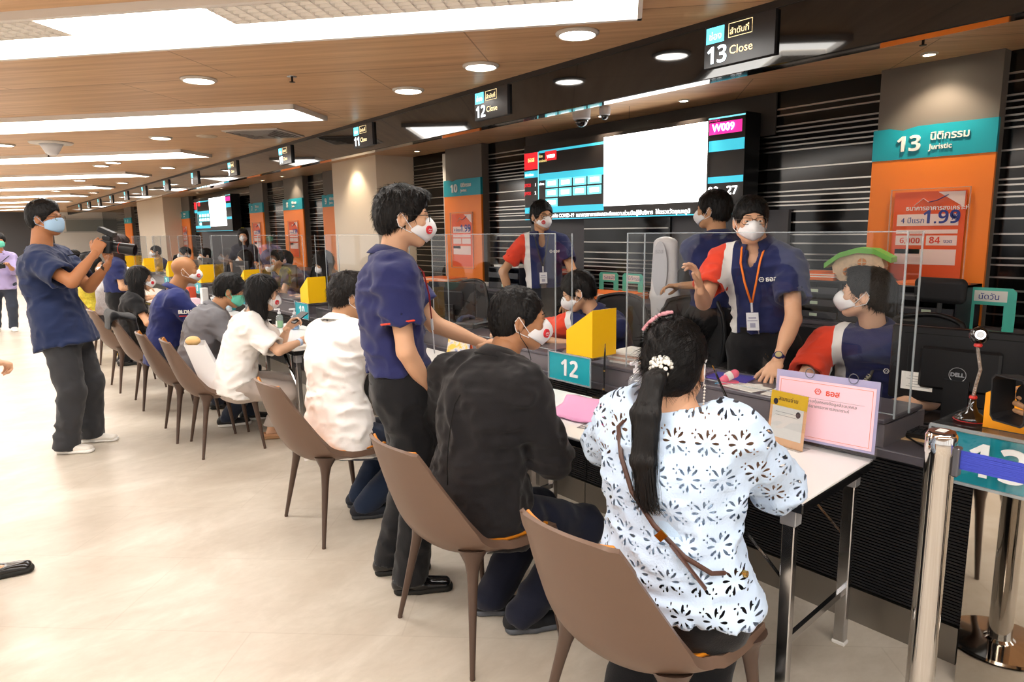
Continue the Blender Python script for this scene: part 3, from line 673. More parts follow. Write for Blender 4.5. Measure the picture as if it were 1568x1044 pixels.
def person(name, label, hd, PEL, NB, HD, SL=None, SR=None, EL=None, ER=None, WL=None, WR=None, KL=None, KR=None, AL=None, AR=None,
           head=(0, 0, 0), s=1., bw=1., hunch=.02, skinc='D9A884', shirt=None, pants=None, shoes=None, hair=None, mask=None, glasses=None,
           hands=None, h=.011, hh=.0055, extra=None, seed=1, toes=None, polo=False, sleeve=.62, hem=.06, legs=True, group=None, belly=1., untuck=False):
    A = lambda v: None if v is None else np.array(v, float)
    PEL, NB, HD = A(PEL), A(NB), A(HD); a = math.radians(hd)
    Fw = np.array([math.cos(a), math.sin(a), 0]); L0 = np.array([-math.sin(a), math.cos(a), 0])
    S = nrm(NB-PEL)
    SLp, SRp = A(SL), A(SR)
    if SLp is None: SLp = NB-S*.075*s+L0*.172*s*bw
    if SRp is None: SRp = NB-S*.075*s-L0*.172*s*bw
    Ls = nrm(SLp-SRp); Ls = nrm(Ls-S*(Ls@S)); FR = np.cross(Ls, S)
    base = np.array([PEL[0], PEL[1], 0.]); sit = PEL[2] < .72
    root = thing(name, label, 'person', tuple(base), 0, group)
    T = np.linalg.norm(NB-PEL)
    sp = lambda t: PEL+S*T*t-FR*hunch*4*t*(1-t)
    fr = (FR, Ls, S)
    # ------ torso primitives, grown by i
    def torso(i=0., top=True):
        b = bw; k = .055
        R = [(ell(sp(0)-S*.0, (.112*b+i, .158*b+i, .13+i), fr), k), (ell(sp(.3), (.098*b*belly+i, .138*b+i, .13+i), fr), k), (ell(sp(.62)+FR*.004, (.112*b+i, .155*b+i, .15+i), fr), k)]
        if top:
            R += [(rc(SRp-Ls*-.02*s, SLp-Ls*.02*s, .055*s+i), k), (ell(sp(.82), (.088*b+i, .15*b+i, .09+i), fr), k),
                  (rc(NB-S*.012, SLp*.6+NB*.4, .038+i, .05+i), .035), (rc(NB-S*.012, SRp*.6+NB*.4, .038+i, .05+i), .035)]
        return R
    # ------ limbs
    ua, fa = .285*s, .25*s
    arms = []
    for sd, Sh, W, E in ((1, SLp, A(WL), A(EL)), (-1, SRp, A(WR), A(ER))):
        if W is None: W = Sh+FR*.12-S*.42*s+Ls*sd*.06
        if E is None: E = Sh-UP*.3-FR*.12+Ls*sd*.1
        Ej = ik(Sh, W, E, ua, fa); arms.append((sd, Sh, Ej, W))
    tl, sl_ = .42*s, .40*s; legsj = []
    for sd, An, K in ((1, A(AL), A(KL)), (-1, A(AR), A(KR))):
        hp = PEL+Ls*sd*.088*s*bw-S*.03
        if An is None: An = base+L0*sd*.1+(Fw*.38 if sit else 0)+UP*.09
        tl_, sl__ = tl, sl_
        if not sit:
            kk = np.linalg.norm(An-hp)*1.01/(tl+sl_); tl_, sl__ = tl*kk, sl_*kk
        if K is None: K = hp+Fw*(1. if sit else .4)+UP*(.3 if sit else 0)+L0*sd*.08
        Kn = ik(hp, An, K, tl_, sl__); legsj.append((sd, hp, Kn, An))
    # ------ head frame
    yw, pt, rl = [math.radians(v) for v in head]; ha = a+yw
    HF = np.array([math.cos(ha)*math.cos(pt), math.sin(ha)*math.cos(pt), math.sin(pt)]); HL = np.array([-math.sin(ha), math.cos(ha), 0])
    HU = np.cross(HF, HL); HL, HU = HL*math.cos(rl)+HU*math.sin(rl), HU*math.cos(rl)-HL*math.sin(rl)
    Hf = np.array([HF, HL, HU]); HC = HD-HU*.0; sk = skin(skinc)
    parts = []
    g = Grid([p[0] for p in head_prims(HC, Hf) if p[2] == 'u']+[rc(HC-HU*.06, NB, .055)], hh)
    for p, k, op in head_prims(HC, Hf): g.add(p, k, op)
    nr = .053*s*min(1.15, bw)
    g.add(rc(HC-HF*.025-HU*.05, NB-S*.03, nr, nr*1.12), .02); parts.append(g.mesh())
    # body core and arms
    g = Grid([p for p, k in torso(-.012)]+[rc(HC-HF*.025-HU*.05, NB-S*.03, nr)], .016)
    for p, k in torso(-.014): g.add(p, k)
    g.add(rc(NB, NB+(HC-NB)*.35, nr*1.02), .03)
    if legs:
        g2 = []
        for sd, hp, Kn, An in legsj:
            toe = nrm((toes or {}).get(sd, Fw)); g2 += [rc(hp, Kn, .07*bw, .048), rc(Kn, An, .047, .034), rc(An-toe*.02-UP*.045, An+toe*.10-UP*.062, .026, .016)]
        gg = Grid(g2, .014)
        for p in g2: gg.add(p, .02)
        parts.append(gg.mesh())
    parts.append(g.mesh())
    hands = hands or {}
    for sd, Sh, Ej, W in arms:
        hs = hands.get(sd, {}); hq = hs.get('h', hh); d = nrm(W-Ej); rb = .043*s*(.5+.5*bw)
        pr = [(rc(Sh, Ej, rb*1.05, rb*.86), .02, 'u'), (ell(Ej*.72+W*.28, (.11*s, .037*s*(.5+.5*bw), .034*s), (d, nrm(np.cross(d, UP+.01)), nrm(np.cross(np.cross(d, UP+.01), d)))), .02, 'u'),
              (rc(Ej, W, .034*s, .0235*s), .02, 'u')]
        g = Grid([p[0] for p in pr], .009)
        for p, k, op in pr: g.add(p, k, op)
        parts.append(g.mesh())
        dd = A(hs.get('d', d)); nn = A(hs.get('n', UP+.2*Fw)); nn = nn-nrm(dd)*(nn@nrm(dd))
        hp_ = hand_prims(W, dd, nn, sd, hs.get('curl', .4), hs.get('thumb', .5), hs.get('s', s*.98), hs.get('spread', 0))
        g = Grid([p[0] for p in hp_], hq if hq < .004 else min(hq, .006), pad=.01)
        for p, k, op in hp_: g.add(p, k, op)
        parts.append(g.mesh())
    body = raw_mesh('body', parts, sk, root, base)
    O = dict(parent=root, org=base)
    # ------ eyes and brows
    if hh < .0065:
        for sd in (1, -1):
            c = HC+HF*.0935+HL*sd*.032+HU*.001-base
            MB().mat(pm('eye_white', 'D8D0C8', .2)).obox(c, (.0012, .0105, .0036), Hf).mat(pm('eye_iris', '1A1210', .15)).obox(c+HF*.0008, (.0012, .0048, .0037), Hf).build('eye', parent=root)
            MB().tube([HC+HF*.097+HL*sd*.014+HU*.027-base, HC+HF*.0955+HL*sd*.032+HU*.030-base, HC+HF*.083+HL*sd*.05+HU*.027-base], [.002, .0028, .0015], 6).build('eyebrow', pm('hair_brow', '17110F', .8), root, smooth=True)
    # ------ shirt
    if shirt:
        i = shirt.get('loose', .014); am = shirt.get('fold', .011); cuff = shirt.get('sleeve', sleeve); mat = shirt['mat']
        pr = torso(i); prims = [p for p, k in pr]
        if shirt.get('long'): cuff = 1.93
        sl_pr = []
        for sd, Sh, Ej, W in arms:
            rb = (.05*s+i*.7)*(.5+.5*bw); f = shirt.get('flare', .004)
            if cuff <= 1: 
                e = Sh+(Ej-Sh)*cuff; d = nrm(Ej-Sh); sl_pr.append((rc(Sh, e+d*.05, rb*1.08, rb*.98+f, (e, d)), .035))
                hol = rc(e-d*.02, e+d*.1, rb*.84+f-.006); 
            else:
                sl_pr.append((rc(Sh, Ej, rb*1.08, rb*.9), .035)); e = Ej+(W-Ej)*(cuff-1); d = nrm(W-Ej); r2 = shirt.get('cuffr', .036)
                sl_pr.append((rc(Ej, e+d*.03, rb*.88, r2, (e, d)), .025)); hol = None
            sl_pr.append((hol, 0))
        if untuck or shirt.get('untuck'):
            hz = shirt.get('hem', -.16)
            pr += [(ec(sp(.15), PEL+S*hz, (.15*bw+i, .115*bw+i), (.17*bw+i+shirt.get('hflare', .0), .135*bw+i+shirt.get('hflare', 0)*.6), Ls), .05)]
        else: hz = (pants or {}).get('waist', .11)-.026
        g = Grid([p for p, k in pr]+[p for p, k in sl_pr if p], h)
        for p, k in pr: g.add(p, k)
        hp0 = PEL+S*hz
        hw = shirt.get('hemwave', 0)
        def hemcut(P):
            q = P-hp0; lim = q@(-S)
            if hw: an = np.arctan2(q@Ls, q@FR); lim = lim-hw*np.abs(np.sin(an*13))
            near = (np.abs(q@Ls) < .3) & (np.abs(q@FR) < .3)
            return np.where(near, lim, -1)
        g.isect(hemcut)
        for p, k in sl_pr:
            if p and k: g.add(p, k)
        if am: g.displace(folds(am, seed), .03)
        for p, k in sl_pr:
            if p and not k: g.add(p, .004, 's')
        # neck opening
        nk = shirt.get('neck', .016); g.add(rc(NB+(HC-NB)*.12, HC, nr+nk, nr+nk+.04), .01, 's')
        if shirt.get('vee'): g.add(ell(NB+FR*.085-S*.045, (.06, .03, .06), fr), .01, 's')
        if shirt.get('wide'): g.add(ell(NB+S*.045, (.14, .12, .06), fr), .01, 's')
        c0 = NB.copy(); Rs, Re = SRp, arms[1][2]; dR = nrm(Re-Rs)
        def reg(P):
            q = P-c0; lat = -(q@Ls); t = (P-Rs)@dR; tc = np.clip(t, 0, .3); dist = np.linalg.norm(P-Rs-tc[:, None]*dR, axis=1)
            v = lat-np.clip((dist-.078)/.04, 0, 1)*np.maximum(0, lat-.138)
            return v+np.clip((t-.08)/.05, 0, 1)*np.clip((.08-dist)/.012, 0, 1)*.12
        so = raw_mesh(shirt.get('name', 'shirt'), [g.mesh()], mat, root, base, attr=reg if polo else None)
        if 'tint' in shirt: pass
        if shirt.get('collar'):
            cm = shirt.get('cmat', mat); ht = shirt.get('ch', .038); nd = nrm(nrm(HC-HF*.02-HU*.03-NB)*.6+S*.4); b0 = NB+FR*.002+nd*.016
            mb = MB(); m_ = 29; span = 2.72; V = []
            FRn = nrm(FR-nd*(FR@nd)); Ln = np.cross(nd, FRn)
            for k in range(m_):
                ph = -span+2*span*k/(m_-1); dv = -FRn*math.cos(ph)+Ln*math.sin(ph); fr_ = max(0, (abs(ph)-1.2)/1.5); tip = max(0, (abs(ph)-2.1)/.62)
                dz = -.018*fr_; w_ = 1+.12*fr_
                for rr, zz in ((nr+.006, -.006), (nr+.007, ht), (nr+.013, ht+.003), (nr+.034*w_, ht*.5), (nr+.047*w_, ht*.05-.012*tip)):
                    V.append(b0+dv*rr+nd*(zz+dz)-base)
            mb.add(V, [(k*5+j_, (k+1)*5+j_, (k+1)*5+j_+1, k*5+j_+1) for k in range(m_-1) for j_ in range(4)])
            mb.build('collar', cm, root, smooth=True, solid=.003)
        if shirt.get('trim'):
            mb = MB()
            for sd, Sh, Ej, W in arms:
                rb = (.05*s+i*.7)*(.5+.5*bw)+shirt.get('flare', .004); e = Sh+(Ej-Sh)*cuff-base-d_off(Ej-Sh); d = nrm(Ej-Sh); u1 = nrm(np.cross(d, UP+.01)); u2 = np.cross(d, u1)
                mb.tube([e+(u1*math.cos(q_)+u2*math.sin(q_))*(rb*1.0) for q_ in np.linspace(0, 2*PI, 25)], .0045, 6, caps=False)
            mb.build('sleeve_trim', shirt['trim'], root, smooth=True)
    # ------ trousers
    if pants:
        i = pants.get('loose', .012); hemz = pants.get('hem', .05); pr = [(ell(sp(0), (.114*bw+i, .16*bw+i, .13+i), fr), .05), (ell(sp(.18), (.1*bw*belly+i*.6, .142*bw+i*.6, .1), fr), .05)]
        for sd, hp, Kn, An in legsj:
            kr = pants.get('knee', .064); r0 = .09*bw+i*.5; toe = nrm((toes or {}).get(sd, Fw))
            pr += [(rc(hp, Kn, r0, kr), .045), (rc(Kn, An-UP*.03, kr*.98, pants.get('cuff', .052)), .03)]
            if sit: pr += [(ell(hp*.85+Kn*.15-UP*.01, (.1*bw, .1*bw, .09), fr), .04)]
        g = Grid([p for p, k in pr], h*1.1)
        for p, k in pr: g.add(p, k)
        wt = PEL+S*pants.get('waist', .11); hz = min(l[3][2] for l in legsj)-.09+hemz
        def cutf(P): return np.maximum((P-wt)@S-(0), np.where(np.linalg.norm(P[..., :2]-PEL[:2], axis=-1) > -1, hz-P[..., 2], -1))
        g.isect(cutf); pf = folds(pants.get('fold', .009), seed+9, (8, 8, 11)); g.displace(lambda P: pf(P)*np.clip(((wt-P)@S-.03)/.08, 0, 1), .03)
        raw_mesh(pants.get('name', 'trousers'), [g.mesh()], pants['mat'], root, base)
        if pants.get('belt'):
            b = wt-S*.022
            n_ = 36; V = []
            mb = MB(); rx = .1*bw*belly+i*.6+.012; ry = .142*bw+i*.6+.012
            for k in range(n_):
                an = 2*PI*k/n_; o = FR*math.cos(an)*rx+Ls*math.sin(an)*ry
                for rr, zz in ((1, -.016), (1, .016), (.93, .016), (.93, -.016)): V.append(b+o*rr+S*zz-base)
            Fq = [(k*4+j, ((k+1) % n_)*4+j, ((k+1) % n_)*4+(j+1) % 4, k*4+(j+1) % 4) for k in range(n_) for j in range(4)]
            mb.add(V, Fq).build('belt', pants['belt'], root, smooth=True, auto=40)
            MB().obox(b+FR*(rx+.003)-base, (.004, .022, .017), fr).build('belt_buckle', pm('chrome', 'C9C9CC', .12, 1), root)
    # ------ shoes
    if shoes:
        for sd, hp, Kn, An in legsj:
            toe = nrm((toes or {}).get(sd, Fw)); sd_v = np.cross(UP, toe); fz = An[2]-.09; B = lambda f, l, u: np.array([An[0], An[1], fz])+toe*f+sd_v*l+UP*u
            kind = shoes.get('kind', 'sneaker')
            low = kind == 'flat'
            pr = [(ec(B(-.045, 0, .04), B(.04, 0, .042), (.036, .036), (.042, .036), sd_v), .02, 'u'), (ec(B(.04, 0, .034), B(.155, sd*-.006, .026), (.042, .032), (.04, .022), sd_v), .02, 'u')]
            if not low: pr += [(rc(B(-.02, 0, .06), B(0, 0, .085), .04, .036), .02, 'u')]
            g = Grid([p[0] for p in pr], shoes.get('h', .008))
            for p, k, op in pr: g.add(p, k, op)
            g.isect(lambda P: np.maximum(fz+.012-P[..., 2], P[..., 2]-(fz+(.05 if low else .105))))
            if low: g.add(ell(B(.0, 0, .055), (.07, .03, .03), (toe, sd_v, UP)), .01, 's')
            sh = raw_mesh('shoe', [g.mesh()], shoes['mat'], root, base)
            g = Grid([ec(B(-.05, 0, .012), B(.16, 0, .012), (.043, .022), (.042, .022), sd_v)], .008)
            g.add(ec(B(-.048, 0, .012), B(.04, 0, .012), (.04, .025), (.046, .025), sd_v), .01).add(ec(B(.04, 0, .012), B(.16, 0, .012), (.046, .025), (.042, .025), sd_v), .01)
            g.isect(lambda P: np.maximum(fz+.001-P[..., 2], P[..., 2]-(fz+shoes.get('solez', .026))))
            so = raw_mesh('sole', [g.mesh()], shoes.get('sole', pm('sole_black', '15140F', .7)), sh, base)
            if shoes.get('swoosh'):
                mb = MB(); pts = [B(.11, -sd*.046, .05), B(.06, -sd*.049, .035), B(.02, -sd*.044, .045), B(-.03, -sd*.041, .07)]
                mb.tube([p-base for p in pts], [.002, .007, .005, .001], 6, sq=.4); mb.build('shoe_emblem', pm('swoosh_grey', 'B9BDC6', .4), sh)
            if shoes.get('laces'):
                mb = MB()
                for q in range(4): mb.tube([B(.03+q*.018, -.022, .066-q*.007)-base, B(.036+q*.018, 0, .079-q*.008)-base, B(.03+q*.018, .022, .066-q*.007)-base], .0022, 5)
                mb.build('laces', shoes.get('lacem', shoes['mat']), sh)
    # ------ hair
    if hair:
        P = lambda f, l, u: HC+f*HF+l*HL+u*HU; E = lambda f, l, u, a_, b_, c_: ell(P(f, l, u), (a_, b_, c_), Hf)
        t = hair.get('t', .014); hm = hair.get('mat') or hairmat('hair_black', '0D0B0B'); st = hair.get('style', 'short'); hg = hair.get('h', hh)
        pr = [(E(-.014, 0, .034, .099+t, .077+t*.9, .088+t*1.1), .01, 'u'), (E(-.05, 0, -.02, .058+t*.7, .066+t*.6, .075), .03, 'u')]
        pr += [(E(*b), .02, 'u') for b in hair.get('bumps', [])]
        ext = []
        if st in ('bob', 'long', 'pony'):
            if st != 'pony':
                ln = hair.get('len', .2); back = hair.get('back', .0)
                for sd in (-1, 1):
                    ext += [(ec(P(-.03, sd*.055, 0), P(-.02, sd*.06, 0)-UP*ln*.9-FR*back*.4, (.036, .062), (.03, .04), Hf[1]), .03, 'u')]
                ext += [(ec(P(-.06, 0, 0), P(-.07, 0, 0)-UP*ln-FR*back, (.07, .05), (hair.get('tipw', .06), .03), Hf[1]), .03, 'u')]
        g = Grid([p[0] for p in pr+ext], hg)
        for p, k, op in pr: g.add(p, k, op)
        fh = hair.get('fh', .045)  # forehead hairline height
        temple = hair.get('temple', .0)
        g.add(E(.115, 0, fh-.115, .088+temple, .12, .115), .008, 's')
        g.add(E(.06, 0, -.075, .075, .1, .075), .01, 's')
        if st in ('short',):
            np_ = hair.get('nape', -.075)
            def cut(Pt):
                q = Pt-HC; f = q@HF; u = q@HU; return (np_+np.clip((f+.08)*.48, -.0, .06))-u
            g.isect(cut)
        for sd in (1, -1):
            if st in ('short', 'pony'): g.add(E(-.004, sd*.09, -.014, .026, .03, .034), .006, 's')
        am = hair.get('amp', .005); g.displace(lambda Pt: am*1.6*(noise((Pt-HC)@Hf.T*np.array([55, 55, 26]), seed)-.5)+am*(noise((Pt-HC)@Hf.T*120, seed+2)-.5), .03)
        for p, k, op in ext: g.add(p, k, op)
        if st == 'pony': g.isect(lambda Pt: (-.085+np.clip(((Pt-HC)@HF+.06)*.6, 0, .1))-(Pt-HC)@HU)
        V, Q = g.mesh(); parts = [(V, Q)]
        ns = hair.get('strands', 0)
        if ns:
            N = surf_normals(V, Q); rng = np.random.default_rng(seed); keep = (V-HC)@HU > (hair.get('nape', -.075)+.012 if st in ('short', 'pony') else -9)
            keep &= ~(((V-HC)@HF > .055) & ((V-HC)@HU < fh+.028)); keep &= ~((st in ('short', 'pony')) & (np.abs((V-HC)@HL) > .07) & ((V-HC)@HF > -.03) & ((V-HC)@HU < .01))
            parts.append(strands(V[keep], N[keep], P(*hair.get('crown', (-.05, .0, .11))), hair.get('fall', .35), ns, hair.get('sl', .035), hair.get('sw', .0016), rng, hair.get('lift', .006), hair.get('curl', 0)))
        raw_mesh('hair', parts, hm, root, base)
    # ------ mask
    if mask:
        kind = mask.get('kind', 'kf'); mm = {'kf': pm('mask_white', 'F2F1F3', .75, bump=(300, .1)), 'blue': pm('mask_blue', 'A9CBE8', .75), 'green': pm('mask_green', '6CCFB4', .75)}[kind if kind in ('blue', 'green') else 'kf']
        V = []; nu, nv = 15, 9
        for j in range(nv):
            v = j/(nv-1)
            for i_ in range(nu):
                u = -1+2*i_/(nu-1); au = abs(u)
                if kind == 'kf': mid = [.108, .122, .132, .137, .139, .134, .125, .112, .098][j]; top = .006-.055*au**1.5; bot = -.1+.045*au**1.2; w_ = .066
                else: mid = [.108, .122, .124, .124, .123, .121, .117, .11, .098][j]; top = .004-.028*au**2; bot = -.1+.03*au**2; w_ = .07
                f = mid-(mid-.03)*(au**1.75 if kind != 'kf' else au**1.35)
                V.append(HC+HF*f+HL*w_*math.sin(u*1.45)/math.sin(1.45)*(1.0)+HU*(top+(bot-top)*v)-base)
        F = [(j*nu+i_, j*nu+i_+1, (j+1)*nu+i_+1, (j+1)*nu+i_) for j in range(nv-1) for i_ in range(nu-1)]
        m_ = MB(); m_.add(V, F); mo = m_.build('face_mask', mm, root, smooth=True, solid=.002)
        X = lambda f, l, u: HC+HF*f+HL*l+HU*u-base
        for sd in (1, -1):
            mb = MB(); mb.tube([X(.035, sd*.068, -.045), X(.01, sd*.079, -.012), X(-.012, sd*.088, .018), X(-.026, sd*.086, .0)], .0017, 5)
            mb.tube([X(.034, sd*.067, -.062), X(.01, sd*.075, -.052), X(-.018, sd*.085, -.038), X(-.027, sd*.086, -.01)], .0017, 5)
            mb.build('ear_loop', mm, mo)
        if mask.get('logo'):
            c = V[4*nu+(4 if mask['logo'] < 0 else 10)]+np.array(base); nn = nrm(HF*.75+HL*.66*mask['logo']); sd = nrm(np.cross(UP, nn)); u2 = np.cross(nn, sd)
            mb = MB().mat(pm('logo_red', 'D8303A', .6)); ring = [c+nn*.006+.017*(math.cos(q*PI/10)*sd+math.sin(q*PI/10)*u2)-base for q in range(20)]
            mb.prism([(p[0], p[1]) for p in [(math.cos(q*PI/10), math.sin(q*PI/10)) for q in range(20)]], lambda x, y: c+nn*.007+.017*(x*sd+y*u2)-base, -nn*.008)
            lg = mb.build('mask_emblem', parent=mo)
            if hh < .006:
                mb = MB().mat(pm('mask_white', 'F2F1F3', .75)); X2 = lambda x, y: c+nn*.0074+(x*sd+y*u2)-base
                mb.tube([X2(-.011, -.002), X2(-.003, .005), X2(.003, -.001), X2(.011, .004)], .0011, 5); mb.tube([X2(-.008, -.007), X2(.008, -.007)], .0009, 5)
                mb.build('emblem_mark', parent=mo)
    if glasses:
        X = lambda f, l, u: HC+HF*f+HL*l+HU*u-base; mb = MB()
        for sd in (1, -1):
            hw, hhh = .026, .016
            pts = [X(.108-abs(x*.1), sd*(.034+x), .002+y) for x, y in ((-hw, .6*hhh), (-hw*.8, hhh), (hw*.8, hhh), (hw, .6*hhh), (hw, -.6*hhh), (hw*.7, -hhh), (-hw*.7, -hhh), (-hw, -.6*hhh), (-hw, .6*hhh))]
            mb.tube(pts, .0016, 6); mb.tube([X(.103, sd*.06, .01), X(.07, sd*.074, .01), X(0, sd*.082, .008), X(-.02, sd*.084, -.004)], .0016, 6)
        mb.tube([X(.108, -.009, .008), X(.112, 0, .01), X(.108, .009, .008)], .0016, 6)
        mb.build('glasses', pm(*glasses), root, smooth=True)
    if extra: extra(dict(root=root, base=base, NB=NB, PEL=PEL, S=S, FR=FR, Ls=Ls, HC=HC, HF=HF, HL=HL, HU=HU, arms=arms, legs=legsj, sp=sp, nr=nr, Fw=Fw, L0=L0, SL=SLp, SR=SRp, fr=fr, bw=bw, Hf=Hf))
    return root
# ------------------------------------------------------------------ furniture
ribm = pm('panel_black_ribbed', '17171A', .38, spec=.4); steel = pm('brushed_steel', '8F8A84', .32, 1, bump=(30., .05, 1, 1, 20)); top_grey = pm('counter_top', '57535A', .3, spec=.5, var=(8, .08))
ledge_m = pm('ledge_grey', '6B666B', .28, spec=.5)
DZ = .725
# continuous worktop
struct('trim_8', MB().box((2.62, .76, 0), (2.66, .80, .7)), ribm)
wt = thing('counter_worktop', 'long dark grey staff worktop running the whole hall', 'worktop', (2.95, 14, 0))
MB().box((-.37, -13.24, DZ-.035), (.37, 13, DZ), bev=.004).build('worktop', top_grey, wt)
ledge_proto = None
cnames = {12: 'nearest black ribbed counter unit with steel skirting, behind the lace blouse woman', 11: 'second black ribbed counter unit, behind the black jacket man', 10: 'third black ribbed counter unit, behind the white shirt table'}
proto = None
for k in range(13):
    y0 = .77+1.865*k; lab = f'black ribbed counter unit with steel skirting and grey ledge, {["nearest", "second", "third", "fourth", "fifth", "sixth", "seventh", "eighth", "ninth", "tenth", "eleventh", "twelfth", "furthest"][k]} along the row'
    if proto is None:
        proto = thing('counter_unit', lab, 'counter', (2.6, y0, 0), 0, 'counter units in the long row')
        mb = MB(); n = 44
        mb.box((.012, 0, .14), (.05, 1.86, DZ-.036))
        for j in range(n): z = .142+j*(DZ-.19)/n; mb.box((0, 0, z+.002), (.014, 1.86, z+(DZ-.19)/n-.002))
        r = mb.build('front_panel', ribm, proto)
        MB().box((-.012, 0, .0), (.03, 1.86, .138)).build('skirting', steel, proto)
        MB().box((.02, .3, DZ), (.36, 1.84, .808)).box((.0, .3, DZ-.03), (.02, 1.84, .812)).build('ledge_front', ledge_m, proto)
        MB().box((-.005, .3, .813), (.34, 1.84, .832), bev=.004).build('ledge_top', top_grey, proto)
        MB().box((.5, .1, 0), (.56, .2, DZ-.036)).build('support', dark, proto)
    else: dup(proto, (2.6, y0, 0), None, lab)
LZ = .832
# ---- screens of clear acrylic
edge_m = pm('acrylic_edge', 'C4CDD2', .15, spec=.6, alpha=.42)
pos = ['nearest, left of the pink notice', 'second along the row', 'third along the row', 'fourth along the row', 'fifth along the row', 'sixth along the row', 'seventh along the row', 'eighth along the row', 'ninth along the row']
proto = None
for k in range(9):
    y0 = 1.05+1.865*k; lab = 'clear acrylic counter screen with side wings, '+pos[k]; L_ = 1.32
    if proto is None:
        proto = thing('acrylic_screen', lab, 'screen', (2.625, y0, 0), 0, 'clear acrylic screens on the counters')
        MB().poly([(0, .0, .85), (0, L_, .85), (0, L_, 1.52), (0, 0, 1.52)]).build('front_sheet', acr, proto)
        for yy in (0, L_):
            MB().poly([(0.002, yy, .835), (.13, yy, .835), (.13, yy, 1.52), (0.002, yy, 1.52)]).build('wing', acr, proto)
        for xx, yy in ((0, 0), (.13, 0), (0, L_), (.13, L_)): MB().box((xx-.003, yy-.003, .834), (xx+.003, yy+.003, 1.52)).build('polished_edge', edge_m, proto)
        MB().box((-.002, 0, 1.518), (.002, L_, 1.522)).build('polished_edge', edge_m, proto)
        MB().box((-.002, 0, .848), (.002, L_, .852)).build('polished_edge', edge_m, proto)
    else: dup(proto, (2.625, y0, 0), None, lab)
# ---- number boxes hung on the counter front
yel = pm('box_yellow', 'FFC814', .35, spec=.4); yel2 = pm('box_orange', 'F9A21B', .4); tealp = pm('panel_teal', '12A5B5', .35); clr = glass('acrylic_tint', (.96, .97, .98), .08)
def number_box(x, y0, num, lab, w=.32, zb=.735):
    t = thing('number_box', lab, 'sign', (x, y0+w/2, zb), 0, 'counter number boxes'); h2 = w/2
    MB().box((-.004, -h2, 0), (0, h2, .145)).build('teal_panel', tealp, t)
    o = MB(); 
    for a, b in (((-.008, -h2-.004, -.003), (.16, -h2, .15)), ((-.008, h2, -.003), (.16, h2+.004, .15)), ((-.008, -h2, .145), (.16, h2, .15)), ((-.008, -h2, -.003), (.0, h2, 0))): o.box(a, b)
    o.build('acrylic_case', clr, t)
    MB().box((-.012, -h2-.006, -.006), (-.006, h2+.006, .002)).box((-.012, -h2-.006, .146), (-.006, h2+.006, .153)).box((-.012, -h2-.006, 0), (-.006, -h2, .15)).box((-.012, h2, 0), (-.006, h2+.006, .15)).build('case_edge', edge_m, t)
    MB().prism([(0, 0), (.195, 0), (.195, .245), (.0, .125)], lambda u, v: (.002, h2-.13-u+.0, .152+v), (.004, 0, 0)).prism([(0, 0), (.13, 0), (.13, .245), (0, .245)], lambda u, v: (.006+u*1.35, -h2-.003, .152+v), (0, .004, 0)).box((.178, -h2, .152), (.182, h2-.13, .277)).build('suggestion_box', yel, t)
    text('number', str(num), .13, pm('letter_glow', 'F4F7F8', .5), (-.0065, h2-.09, .03), (0, -1, 0), (0, 0, 1), t, .002, bold=.003, ysc=1.)
    return t
for k in range(1, 10):
    number_box(2.47, 2.47+1.865*(k-1), 13-k, f'yellow box over teal panel numbered {13-k}' if k > 3 else f'yellow box over clear case with teal panel numbered {13-k}')
# ---- counter 13: mirror clad pedestal, box on top
t = thing('mirror_pedestal', 'mirror clad pedestal at the right edge reflecting the floor', 'pedestal', (2.485, .25, 0)); MB().box((0, -.5, 0), (.3, .485, .735)).build('mirror_body', pm('mirror', 'C9C3BA', .03, 1), t)
MB().box((-.004, -.5, .70), (.302, .488, .735)).build('pedestal_rim', edge_m, t)
t = thing('number_box', 'large clear case with teal panel numbered 13 and yellow box behind the chrome post', 'sign', (2.40, .52, .735), 0, 'counter number boxes')
MB().box((0, -.32, .0), (.006, .315, .16)).build('teal_panel', tealp, t); MB().box((-.012, -.33, -.006), (-.006, .325, .172)).box((-.012, -.33, .168), (.3, .325, .174)).box((-.012, .32, 0), (.3, .325, .17)).build('acrylic_case', clr, t)
MB().box((-.013, -.33, .166), (-.005, .325, .176)).box((-.013, .32, 0), (-.005, .327, .17)).box((-.013, -.33, -.006), (-.005, .325, .003)).build('case_edge', edge_m, t)
MB().prism([(0, 0), (.3, 0), (.3, .24), (0, .11)], lambda u, v: (.06, .20-u, .176+v), (.005, 0, 0)).prism([(0, 0), (.14, 0), (.14, .11), (0, .11)], lambda u, v: (.065+u, .195, .176+v), (0, .005, 0)).build('suggestion_box', yel2, t)
text('number', '13', .155, pm('letter_glow', 'F4F7F8', .5), (-.0135, .215, .035), (0, -1, 0), (0, 0, 1), t, .002, bold=.003)
# ---- queue post
t = thing('queue_post', 'tall chrome queue post with a blue belt at the right front', 'post', (2.115, .715, 0))
MB().lathe([(.165, 0), (.17, .006), (.165, .015), (.05, .022), (.04, .03), (.038, .04), (.038, .9), (.0405, .905), (.0405, .955), (.036, .962), (.001, .962)], n=48).build('post_body', pm('chrome_post', 'D6D2CE', .06, 1), t, smooth=True, auto=35)
MB().lathe([(.001, .9625), (.035, .9625), (.034, .967), (.001, .968)], n=32).build('post_cap', pm('cap_brown', '4A3A34', .15, .6), t)
MB().box((-.018, -.012, .968), (.018, .012, .9685)).build('cap_sticker', wht, t)
MB().box((-.016, -.052, .845), (.016, -.034, .93), bev=.004).build('belt_slot', pm('slot_grey', '6B6B70', .3, .7), t)
bl = pm('belt_blue', '3A49C0', .55, bump=(1., .6, 10, 10, 400)); MB().box((-.002, -2.2, .868), (.002, -.05, .922)).build('belt', bl, t)
